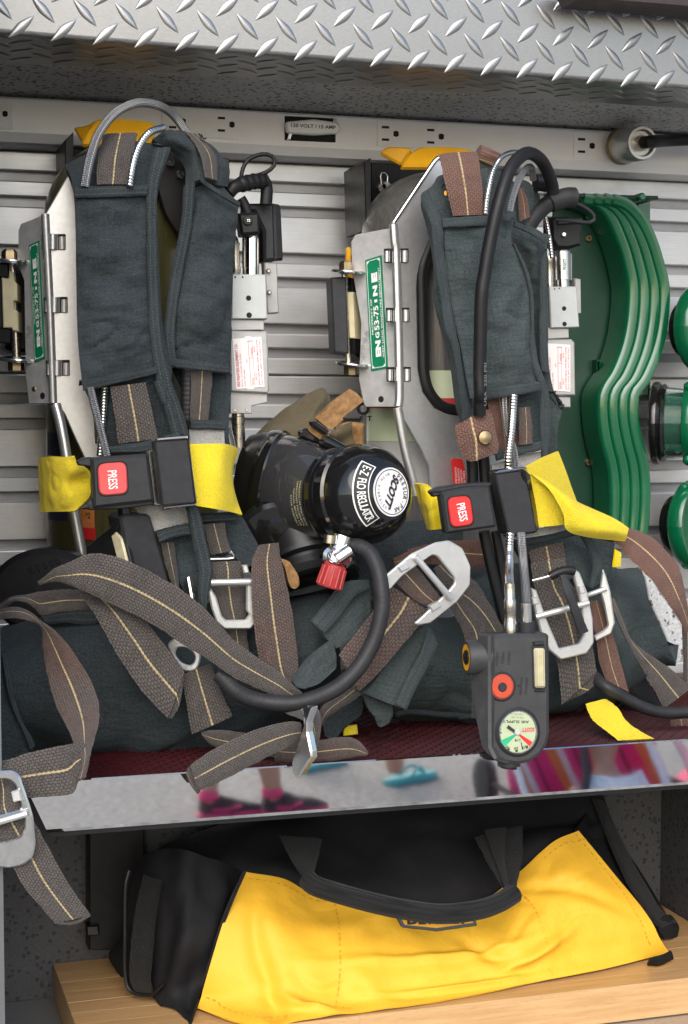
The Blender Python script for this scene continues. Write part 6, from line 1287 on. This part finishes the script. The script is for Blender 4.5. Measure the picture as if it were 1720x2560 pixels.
coil_hose('sleeved_hose', AR, 'D 988,520 980,450 968,380 955,330', 1.375, 6)
c2 = Pl('D 1040,420', 1.384, -6); cb2 = slab('valve_cap', AR, c2, 'D 985,345 1060,340 1118,372 1115,465 1060,482 1010,478 985,440', .024, MT['black'], bev=.003)
disc('screw', cb2, c2, 'D 1036,420', 7.5 * mpp(1.38), .003, MT['steel'], off=.003, bev=.001, seg=16)
slab('cap_collar', cb2, c2, 'D 1008,355 1115,352 1118,372 1010,378', .02, MT['slate'], off=.003, bev=.001)
tube('cable_boot', AR, 'D 880,395 920,335 970,290 1010,275 1050,262 1085,262', 1.35, 25 * mpp(1.35), MT['rubberg'], rf=lambda s, t: (.86 if t < .55 else 1.04))
tube('cable_loop', AR, 'D 1085,285 1130,305 1165,335 1165,362 1130,368 1060,360 1000,355', 1.365, 5 * mpp(1.36), MT['rubberg'])
tube('supply_stub', AR, 'T 1290,330 1340,330 1390,340', 1.34, 22 * mpp(1.34), MT['rubber'])
slab('reducer_neck', AR, dp, 'D 970,815 1066,818 1068,860 970,865', .02, MT['block2'], off=-.004, bev=.001)
d2 = Pl('D 1030,990', 1.388, -6); rb3 = slab('reducer_base', AR, d2, 'D 962,868 1072,866 1086,880 1089,1104 985,1108 962,1090', .03, MT['block2'], bev=.0015)
fillabel(rb3, d2, 'D 952,882 1066,890 1066,1090 956,1082')
slab('reducer_tail', AR, d2, 'D 985,1105 1074,1112 1075,1156 1015,1156 985,1140', .02, MT['block2'], off=-.004, bev=.001)
# ------------------------------------------------------------------ face mask with regulator
FM = thing('breathing_mask', 'black breathing face mask with a clear lens and round regulator between the air packs', 'face mask', P(870, 1450, 1.34))
def ringloft(name, par, rings, m, seg=40, close=False, sharp=60, label=None):
    """rings: (pixel, Y, axis, r_up, r_side, roll)"""
    V, F = [], []
    for at, Y, ax, ru, rs, roll in rings:
        c = P(*px(at)[0][:2], Y); ax = Vector(ax).normalized(); s = ax.cross(Vector((0, 0, 1))).normalized(); u = s.cross(ax)
        cr_, sr_ = math.cos(R(roll)), math.sin(R(roll)); u, s = u * cr_ + s * sr_, s * cr_ - u * sr_
        for k in range(seg): a = 2 * math.pi * k / seg; V.append(c + u * (ru * math.cos(a)) + s * (rs * math.sin(a)))
    for i in range(len(rings) - 1):
        for k in range(seg):
            j = (k + 1) % seg; F.append((i * seg + k, i * seg + j, (i + 1) * seg + j, (i + 1) * seg + k))
    if close: F.append(tuple((len(rings) - 1) * seg + k for k in range(seg))); F.append(tuple(range(seg - 1, -1, -1)))
    return mk(name, V, F, m, par, sharp=sharp, label=label)
ax1 = Vector((.75, -.6, -.22)); ax2 = Vector((.438, -.899, .1)).normalized()
k_ = 600 / 1568 * mpp(1.33)
sk = ringloft('face_skirt', FM, [('F 120,650', 1.42, ax1, 190 * k_, 120 * k_, 16), ('F 150,660', 1.405, ax1, 300 * k_, 200 * k_, 16), ('F 215,680', 1.385, ax1, 335 * k_, 250 * k_, 16), ('F 290,700', 1.365, ax1, 350 * k_, 260 * k_, 16)], MT['skirt'])
ringloft('lens_rim', FM, [('F 280,700', 1.368, ax1, 352 * k_, 262 * k_, 16), ('F 275,700', 1.368, ax1, 372 * k_, 280 * k_, 16), ('F 310,708', 1.355, ax1, 378 * k_, 284 * k_, 16), ('F 345,716', 1.343, ax1, 372 * k_, 280 * k_, 16), ('F 352,718', 1.341, ax1, 352 * k_, 264 * k_, 16)], MT['gloss'])
ringloft('lens', FM, [('F 340,716', 1.344, ax1, 352 * k_, 262 * k_, 16), ('F 420,730', 1.325, ax1, 345 * k_, 255 * k_, 14), ('F 540,755', 1.305, (.65, -.75, -.1), 320 * k_, 250 * k_, 10), ('F 650,780', 1.29, (.55, -.82, -.02), 290 * k_, 245 * k_, 6), ('F 730,795', 1.28, ax2, 280 * k_, 255 * k_, 0)], MT['lens'], label='clear scratched lens')
ringloft('nose_cup', FM, [('F 360,740', 1.36, ax1, 250 * k_, 180 * k_, 10), ('F 500,770', 1.33, ax1, 230 * k_, 170 * k_, 10), ('F 680,800', 1.305, ax2, 200 * k_, 170 * k_, 0)], MT['skirt'], close=True)
ro = P(*px('F 745,790')[0][:2], 1.283)
rk = 305 * k_
rg_ = lathe('regulator', FM, ro, ax2, [(-.006, rk * .9), (0, rk * .98), (.004, rk * 1.02), (.008, rk * 1.0), (.009, rk * .93), (.013, rk * .93), (.014, rk), (.024, rk * 1.03), (.026, rk * .98), (.0285, rk * .98), (.030, rk * 1.03), (.040, rk * 1.0), (.050, rk * .9), (.058, rk * .74), (.062, rk * .58), (.0632, rk * .5), (.0632, 0)], MT['gloss'], seg=64, sharp=28, label='glossy black round regulator')
class PlX(Pl):
    def __init__(s, o, n):
        s.o = Vector(o); s.n = Vector(n).normalized(); s.ex = Vector((0, 0, 1)).cross(s.n).normalized() ; s.ey = s.n.cross(s.ex)
rp = PlX(ro + ax2 * .0634, ax2)
lr = rk * .49
lbm = lathe('regulator_badge', rg_, ro + ax2 * .0633, ax2, [(0, lr), (.0006, lr), (.0007, 0)], MT['label'], seg=48)
ring = lathe('badge_ring', rg_, ro + ax2 * .0634, ax2, [(.0007, lr * .93), (.0009, lr * .93), (.0009, lr * .9), (.0007, lr * .9)], MT['ink'], seg=48, cap=False)
arc_text(lbm, 'PRESUR-PAK', rp, (0, 0), lr * .76, 62, -88, lr * .2, MT['ink'], off=.0011); arc_text(lbm, 'WITH VIBRALERT', rp, (0, 0), lr * .74, 95, 255, lr * .14, MT['greyink'], off=.0011, bold=.0, flip=True)
vs_, fs = glyphs('SCOTT', .05); gx = [v.x for v in vs_]; ca, sa = math.cos(R(-118)), math.sin(R(-118))
V = []
for v in vs_:
    x, y = ((v.x - min(gx)) / (max(gx) - min(gx)) - .5) * lr * 1.35, (v.y - .35 + .0) * lr * .52; x += y * .35
    V.append(rp.w(x * ca - y * sa, x * sa + y * ca, .0012))
mk('lettering', V, fs, MT['ink'], lbm, smooth=False)
# arc label on the shoulder of the dome
V, F = [], []; a0, a1 = R(128), R(232)
def dome(r, a, lift):
    h = .0578 - (r / rk - .745) * .055; 
    return ro + ax2 * (h + lift) + rp.ex * (r * math.cos(a)) + rp.ey * (r * math.sin(a))
def arcband(nm, r0, r1, m, lift, a0=a0, a1=a1, n=28):
    V = []
    for i in range(n + 1):
        a = a0 + (a1 - a0) * i / n; V += [dome(r0, a, lift), dome(r1, a, lift)]
    return mk(nm, V, [(2 * i, 2 * i + 2, 2 * i + 3, 2 * i + 1) for i in range(n)], m, rg_)
b1 = arcband('arc_label', rk * .64, rk * .84, MT['white'], .0012); arcband('arc_label_field', rk * .655, rk * .825, MT['ink'], .0016, R(130), R(230))
V, F = [], []; S_ = 'E-Z FLO REGULATOR'
for i, ch in enumerate(S_):
    if ch == ' ': continue
    vs_, fs = glyphs(ch, .015); a = R(134) + (R(226) - R(134)) * (i + .5) / len(S_); x0, x1 = min(v.x for v in vs_), max(v.x for v in vs_); b0 = len(V); hh = rk * .105
    for v in vs_:
        da = ((v.x - (x0 + x1) / 2) / .7 * hh * .95) / (rk * .74); V.append(dome(rk * .79 - v.y / .7 * hh, a + da, .002))
    F += [tuple(b0 + x for x in f) for f in fs]
mk('lettering', V, F, MT['white'], rg_, smooth=False)
# small print on the side ring
for i in range(4):
    vs_, fs = glyphs(('WARNING USE ONLY WITH', 'APPROVED FACEPIECE', 'SEE MANUAL BEFORE USE', 'REGULATOR ASSEMBLY')[i], 0); gx = [v.x for v in vs_]; V = []
    for v in vs_:
        t = (v.x - min(gx)) / (max(gx) - min(gx)); a = R(158 + 55 * t); h = -.004 - i * .0035 + v.y * .0028
        rr = rk * .985 + .0006; c = ro + ax2 * h
        V.append(c + rp.ex * (rr * math.cos(a)) + rp.ey * (rr * math.sin(a)))
    mk('lettering', V, fs, MT['cream'], FM, smooth=False)
# exhalation port and lower fittings
pa = P(*px('F 520,1130')[0][:2], 1.31); lathe('exhaust_port', FM, pa, (.1, -.5, -.85), [(-.01, .03), (.008, .03), (.009, .036), (.013, .036), (.015, .03), (.026, .032), (.028, .04), (.033, .042), (.035, .040), (.035, .032), (.012, .03), (.012, 0)], MT['skirt'], seg=40)
pb_ = P(*px('F 345,1075')[0][:2], 1.31); lathe('side_port', FM, pb_, (-.1, -.9, -.3), [(-.01, .034), (.002, .036), (.006, .033), (.008, .024), (.012, .022), (.0125, 0)], MT['gloss'], seg=32)
# quick connector with red sleeve
fa, fb = P(*px('F 755,1160')[0][:2], 1.225), P(*px('F 705,1320')[0][:2], 1.215)
rk2 = lathe('red_sleeve', FM, P(*px('F 728,1235')[0][:2], 1.222), P(*px('F 690,1360')[0][:2], 1.222) - P(*px('F 728,1235')[0][:2], 1.222), [(0, 0), (0, .0085), (.001, .0094), (.0175, .0102), (.0188, .0096), (.0188, .0075), (.016, 0)], MT['redk'], seg=28)
for k in range(14):
    pass
c_ = P(*px('F 728,1235')[0][:2], 1.222); d_ = (P(*px('F 690,1360')[0][:2], 1.222) - c_).normalized(); u_ = d_.orthogonal().normalized(); w_ = d_.cross(u_)
for k in range(12):
    a = 2 * math.pi * k / 12; r_ = u_ * math.cos(a) + w_ * math.sin(a); tube('sleeve_rib', rk2, [c_ + d_ * .002 + r_ * .0092, c_ + d_ * .0175 + r_ * .01], 0, .0011, MT['redk'], seg=6)
lathe('connector_body', FM, P(*px('F 752,1120')[0][:2], 1.232), d_, [(-.01, .0), (-.01, .008), (0, .009), (.012, .009), (.012, 0)], MT['chrome'])
cpl = Pl('F 760,1180', 1.222); slab('connector_yoke', FM, cpl, 'F 650,1210 655,1150 690,1115 740,1110 700,1160 705,1200 740,1215 800,1190 850,1185 848,1225 810,1258 740,1240 680,1235', .012, MT['chrome'], bev=.0025, rnd=.002)
vcyl('hose_ferrule', FM, cpl, 'F 725,1195', 'F 815,1135', 17, MT['chrome'], off=.004); vcyl('red_collar', FM, cpl, 'F 745,1205', 'F 810,1180', 13, MT['redk'], off=.001)
vcyl('connector_post', FM, cpl, 'F 700,1095', 'F 705,1040', 16, MT['nickel'], off=-.004)
# head harness
patch('head_net', FM, ['F 185,405,60 300,290,60 450,175,60 630,78,60 690,125,60', 'F 240,420,40 380,330,36 520,240,36 650,140,40 690,180,50', 'F 330,440,30 440,380,20 540,310,20 600,250,28 650,230,36', 'F 360,440,30 470,410,18 560,350,16 600,300,20 640,280,28'], 1.345, MT['net'], nu=40, nv=24, th=.005, wr=(.003, 60)).data.uv_layers[0].data.foreach_set('uv', [0.0] * 0) if False else None
nn = patch('head_net', FM, ['F 185,405,60 300,290,60 450,175,60 630,78,60 690,125,60', 'F 240,420,40 380,330,36 520,240,36 650,140,40 690,180,50', 'F 330,440,30 440,380,20 540,310,20 600,250,28 650,230,36', 'F 360,440,30 470,410,18 560,350,16 600,300,20 640,280,28'], 1.345, MT['net'], nu=40, nv=24, th=.005, wr=(.003, 60), label='olive net head harness')
nn.data.uv_layers[0].data.foreach_set('uv', [c * 22 for l in nn.data.uv_layers[0].data for c in l.uv])
patch('harness_strap', FM, ['F 598,275 700,175 825,85', 'F 640,310 740,215 870,115', 'F 690,345 790,260 916,162'], 1.325, MT['tan'], nu=16, nv=10, th=.005, wr=(.0016, 80), label='tan elastic harness strap')
patch('strap_stitching', FM, ['F 618,290 665,245 700,215', 'F 660,325 710,285 752,250', 'F 700,355 745,315 780,285'], 1.319, MT['tan'], nu=10, nv=8, th=.003, wr=(.0016, 90))
patch('harness_strap', FM, ['F 545,360 570,330 600,310', 'F 600,395 630,370 650,345', 'F 640,425 660,400 690,375'], 1.318, MT['tan'], nu=10, nv=8, th=.004, wr=(.001, 80))
hb = Pl('F 600,360', 1.312, 10); slab('harness_buckle', FM, hb, 'F 500,360 520,345 545,340 570,370 640,425 660,435 650,455 600,440 530,410 505,395', .006, MT['gloss'], bev=.0015, rnd=.002); slab('harness_buckle', FM, hb, 'F 565,300 590,295 685,355 670,385 650,380 575,325', .006, MT['black'], off=.002, bev=.0015)
tube('lens_clamp', FM, 'F 640,420 700,450 770,490 830,530', 1.30, .006, MT['gloss'])
patch('net_behind', FM, ['F 730,330 820,300 915,310', 'F 740,420 830,400 915,400', 'F 760,480 830,500 915,520'], 1.40, MT['tan'], nu=20, nv=16, th=.006, wr=(.012, 40))
patch('net_behind', FM, ['F 690,380 760,330 840,300', 'F 720,440 790,420 840,380', 'F 760,500 800,480 860,450'], 1.385, MT['net'], nu=16, nv=12, th=.004, wr=(.008, 50))
patch('harness_strap', FM, ['F 370,1195 400,1200 430,1215', 'F 400,1260 440,1260 478,1290', 'F 420,1340 460,1350 492,1340', 'F 440,1385 465,1390 490,1370'], 1.262, MT['tan'], nu=10, nv=14, th=.008, wr=(.002, 70))
# ------------------------------------------------------------------ what the polished lip mirrors: people on the tarmac behind the camera
def mir(x, y, z=0.0):
    p = P(x, y, LIPY); d = ray(x, y); d = Vector((d.x, -d.y, d.z)); return p + d * ((z - p.z) / d.z)
def at_mir(x, y, Yd):
    p = P(x, y, LIPY); d = ray(x, y); d = Vector((d.x, -d.y, d.z)); return p + d * ((Yd - p.y) / d.y)
skin_m = mat('skin', (.52, .27, .18), .55, var=.08, vs=20); pinkm = mat('hot_pink', (.8, .03, .16), .6, var=.1, vs=30); blackm = mat('black_fabric', (.02, .02, .025), .8)
teal = mat('turquoise_rubber', (.02, .42, .45), .5); whitem = mat('white_cotton', (.75, .75, .78), .8); denim = mat('denim', (.05, .08, .16), .8); orangem = mat('orange_fabric', (.7, .16, .03), .8)
def skinned(name, par, verts, edges, m, lv=2):
    """one continuous body: joints with radii grown by the Skin modifier; verts = (x, y, z, r)"""
    me = bpy.data.meshes.new(name); c = Vector(verts[0][:3]); bm = bmesh.new(); ly = bm.verts.layers.skin.verify(); vs_ = []
    for i, v in enumerate(verts):
        q = bm.verts.new(Vector(v[:3]) - c); q[ly].radius = (v[3], v[3]); q[ly].use_root = (i == 0); vs_.append(q)
    for a, b in edges: bm.edges.new((vs_[a], vs_[b]))
    bm.to_mesh(me); bm.free(); me.materials.append(m); o = link(name, me, par, c)
    k = o.modifiers.new('skin', 'SKIN'); k.use_smooth_shade = True; s = o.modifiers.new('sub', 'SUBSURF'); s.levels = lv; s.render_levels = lv
    return o
def shoe(par, p, ang, m, sole, L=.27, strap=False):
    ca, sa = math.cos(ang), math.sin(ang)
    def w(x, y, z): return Vector((p.x + x * ca - y * sa, p.y + x * sa + y * ca, p.z + z))
    prof = [(-.09, .028), (-.05, .034), (.02, .036), (.08, .046), (.13, .042), (.165, .024), (.18, .006)]
    V, F = [], []
    for x, hw in prof:
        for y, z in ((-1, 0), (-1.04, .012), (-1.02, .024), (1.02, .024), (1.04, .012), (1, 0)): V.append(w(x, y * hw, z))
    n = 6
    for i in range(len(prof) - 1):
        for k in range(n): F.append((i * n + k, i * n + (k + 1) % n, (i + 1) * n + (k + 1) % n, (i + 1) * n + k))
    F += [tuple(range(n - 1, -1, -1)), tuple((len(prof) - 1) * n + k for k in range(n))]
    mk('sole', V, F, sole, par)
    if strap: return
    V, F = [], []; up = [(-.088, .026, .085), (-.05, .034, .09), (.0, .036, .085), (.06, .042, .065), (.12, .04, .05), (.16, .026, .036), (.176, .008, .026)]
    for x, hw, h in up:
        for k in range(9):
            a = math.pi * k / 8; V.append(w(x, math.cos(a) * hw, .02 + (h - .02) * math.sin(a) ** .8))
    for i in range(len(up) - 1):
        for k in range(8): F.append((i * 9 + k, (i + 1) * 9 + k, (i + 1) * 9 + k + 1, i * 9 + k + 1))
    F.append(tuple(range(9))); u = mk('shoe_upper', V, F, m, par)
    for sgn in (-1, 1): tube('side_stripe', u, [w(-.05, sgn * .037, .04), w(.0, sgn * .0385, .035), (w(.06, sgn * .0405, .05))], 0, .006, pinkm, seg=6, n=8)
    lathe('ankle_cuff', par, w(-.055, 0, .07), (0, 0, 1), [(0, .034), (.01, .042), (.035, .04), (.04, .034), (.04, 0)], pinkm, seg=16)
def person(name_label, feet, toe, shoes, strap=False, leg_m=None, top=None):
    a, b = feet; t = thing('person', name_label, 'person', (a + b) / 2); mid = (a + b) / 2
    d = Vector((math.cos(toe), math.sin(toe), 0)); pz = .92; hip = Vector((mid.x - d.x * .02, mid.y - d.y * .02, 0)); sd_ = Vector((-d.y, d.x, 0)) * .1
    if (a - b).dot(sd_) < 0: sd_ = -sd_
    def j(v, z, r): return (v.x, v.y, z, r)
    vv = [j(hip, pz, .13), j(hip + sd_, .84, .09), j(a.lerp(hip + sd_, .5) + d * .03, .48, .06), j(a.lerp(hip + sd_, .28) - d * .05, .3, .058), j(a - d * .055, .1, .036), j(a - d * .05, .04, .034),
          j(hip - sd_, .84, .09), j(b.lerp(hip - sd_, .5) + d * .03, .48, .06), j(b.lerp(hip - sd_, .28) - d * .05, .3, .058), j(b - d * .055, .1, .036), j(b - d * .05, .04, .034),
          j(hip, 1.12, .12), j(hip, 1.34, .14), j(hip, 1.47, .055), j(hip + d * .02, 1.56, .085), j(hip + d * .02, 1.66, .085),
          j(hip + sd_ * 1.8, 1.38, .05), j(hip + sd_ * 2.3, 1.12, .04), j(hip + sd_ * 2.2 + d * .08, .9, .032), j(hip - sd_ * 1.8, 1.38, .05), j(hip - sd_ * 2.3, 1.12, .04), j(hip - sd_ * 2.2 + d * .08, .9, .032)]
    ee = [(0, 1), (1, 2), (2, 3), (3, 4), (4, 5), (0, 6), (6, 7), (7, 8), (8, 9), (9, 10), (0, 11), (11, 12), (12, 13), (13, 14), (14, 15), (12, 16), (16, 17), (17, 18), (12, 19), (19, 20), (20, 21)]
    skinned('body', t, vv, ee, skin_m)
    lathe('shirt', t, (hip.x, hip.y, .98), (0, 0, 1), [(0, .155), (.2, .15), (.38, .17), (.47, .12), (.49, .07)], top or whitem, seg=20, cap=False)
    lathe('shorts', t, (hip.x, hip.y, .62), (0, 0, 1), [(0, .17), (.1, .175), (.3, .165), (.38, .155)], leg_m or denim, seg=20, cap=False)
    lathe('hair', t, (hip.x, hip.y, 1.6), (0, 0, 1), [(-.06, .095), (.04, .105), (.1, .09), (.15, .03), (.155, 0)], blackm, seg=16)
    for f in feet: shoe(t, f, toe, *shoes, strap=strap)
    if strap:
        for f in feet:
            q = Vector((d.x, d.y, 0)); s2 = Vector((-d.y, d.x, 0))
            for sg in (-1, 1): tube('thong', t, [f + q * .11 + Vector((0, 0, .03)), f + q * .06 + s2 * (.03 * sg) + Vector((0, 0, .06)), f + q * .0 + s2 * (.036 * sg) + Vector((0, 0, .028))], 0, .007, teal, seg=6, n=8)
f1, f2 = mir(555, 2044), mir(712, 2036)
person('person in black and pink sneakers, seen mirrored in the shelf lip', (f1, f2), R(-8), (blackm, pinkm))
f3 = mir(1010, 1958); person('person in turquoise flip-flops, seen mirrored in the shelf lip', (f3, f3 + Vector((-.28, -.35, 0))), R(-25), (teal, teal), strap=True, top=orangem)
# push chair with a child
pc0 = at_mir(1540, 1935, -2.9) - Vector((0, 0, .11))
st = thing('push_chair', 'pink and orange striped push chair, seen mirrored in the shelf lip', 'push chair', (pc0.x, pc0.y, 0))
stripe = nodes('striped_fabric')
def stripes():
    m, t, b = stripe; g = NT(t); ob = g.n('TexCoord').outputs['Object']; x, y, z = g.sep(ob)
    w = g.math('FRACT', g.math('MULTIPLY', g.math('ADD', x, g.math('MULTIPLY', z, .4)), 5.5)); c = g.ramp(w, [(0., (.8, .03, .18)), (.3, (.75, .2, .04)), (.55, (.75, .7, .68)), (.7, (.8, .04, .2)), (.9, (.3, .02, .08))])
    t.nodes[-1].color_ramp.interpolation = 'CONSTANT'; g.l(c, b.inputs['Base Color']); b.inputs['Roughness'].default_value = .8; return m
SM = stripes()
def q_(dx, dy, dz): return pc0 + Vector((dx, dy, dz))
patch('seat', st, [[q_(-.3, .1, .0), q_(0, .12, -.02), q_(.32, .1, .0)], [q_(-.3, .0, -.1), q_(0, .0, -.14), q_(.32, .0, -.1)], [q_(-.3, -.2, -.1), q_(0, -.22, -.14), q_(.32, -.2, -.1)], [q_(-.3, -.3, .16), q_(0, -.36, .14), q_(.32, -.3, .16)], [q_(-.26, -.36, .42), q_(0, -.42, .42), q_(.3, -.36, .42)]], 0, SM, nu=20, nv=20, wr=(.01, 8), th=.02)
patch('hood', st, [[q_(.2, .05, -.1), q_(.34, -.1, .0), q_(.4, -.3, .0)], [q_(.3, .08, .1), q_(.5, -.1, .12), q_(.5, -.3, .12)], [q_(.25, .05, .32), q_(.42, -.1, .36), q_(.44, -.3, .36)]], 0, pinkm, nu=14, nv=14, wr=(.008, 8), th=.01)
for sx_ in (-.33, .36):
    tube('frame_tube', st, [q_(sx_, .3, -.62 - (pc0.z - .75)), q_(sx_, .16, -.12), q_(sx_, -.3, .25), q_(sx_, -.55, .45)], 0, .014, whitem, n=16, seg=10)
    tube('frame_tube', st, [q_(sx_, .1, .0), q_(sx_, -.45, -pc0.z + .1)], 0, .012, blackm, n=4, seg=10)
    for dy in (.3, -.45): lathe('wheel', st, Vector((pc0.x + sx_, pc0.y + dy, .09)), (1, 0, 0), [(-.02, 0), (-.02, .06), (-.018, .09), (.018, .09), (.02, .06), (.02, 0)], blackm, seg=20)
tube('harness_strap', st, [q_(-.2, .06, .0), q_(-.12, .0, .1), q_(-.05, -.2, .25)], 0, .018, blackm, n=10, seg=8); tube('harness_strap', st, [q_(.18, .06, -.02), q_(.2, .0, .08), q_(.2, -.2, .25)], 0, .018, whitem, n=10, seg=8)
ch = thing('child', 'small child in a white top lying in the push chair, seen mirrored', 'child', tuple(q_(0, -.05, -.08)))
b0, b1, b2, b3, b4 = q_(-.02, .02, -.05), q_(.0, -.06, .03), q_(.02, -.14, .1), q_(.03, -.17, .17), q_(.05, -.17, .24)
def jj(v, r): return (v.x, v.y, v.z, r)
skinned('body', ch, [jj(b0, .07), jj(b1, .075), jj(b2, .035), jj(b3, .06), jj(b4, .066), jj(q_(-.12, .0, .04), .03), jj(q_(-.2, .08, .05), .026), jj(q_(-.22, .12, .1), .024), jj(q_(.12, .0, .04), .03), jj(q_(.18, .09, .0), .026), jj(q_(-.08, .14, -.04), .045), jj(q_(-.1, .26, -.06), .036), jj(q_(.06, .14, -.04), .045), jj(q_(.08, .26, -.06), .036)],
        [(0, 1), (1, 2), (2, 3), (3, 4), (1, 5), (5, 6), (6, 7), (1, 8), (8, 9), (0, 10), (10, 11), (0, 12), (12, 13)], skin_m)
patch('top', ch, [[q_(-.14, .06, .0), q_(0, .12, -.02), q_(.14, .06, .0)], [q_(-.13, .03, .05), q_(.0, .08, .05), q_(.14, .03, .05)], [q_(-.1, -.04, .11), q_(.01, -.0, .1), q_(.12, -.04, .11)]], 0, whitem, nu=12, nv=10, wr=(.006, 20), th=.006)
lathe('hair', ch, b4, (.2, -.5, .8), [(.0, .072), (.03, .068), (.06, .04), (.07, 0)], mat('brown_hair', (.12, .06, .03), .7), seg=16)
for s_ in (-1, 1): lathe('eye', ch, q_(.05 + s_ * .026, -.108, .225), (0, 1, 0), [(0, .008), (.004, .006), (.006, 0)], blackm, seg=10)
lathe('nose', ch, q_(.05, -.108, .205), (0, 1, -.1), [(0, .01), (.008, .007), (.012, 0)], skin_m, seg=10)
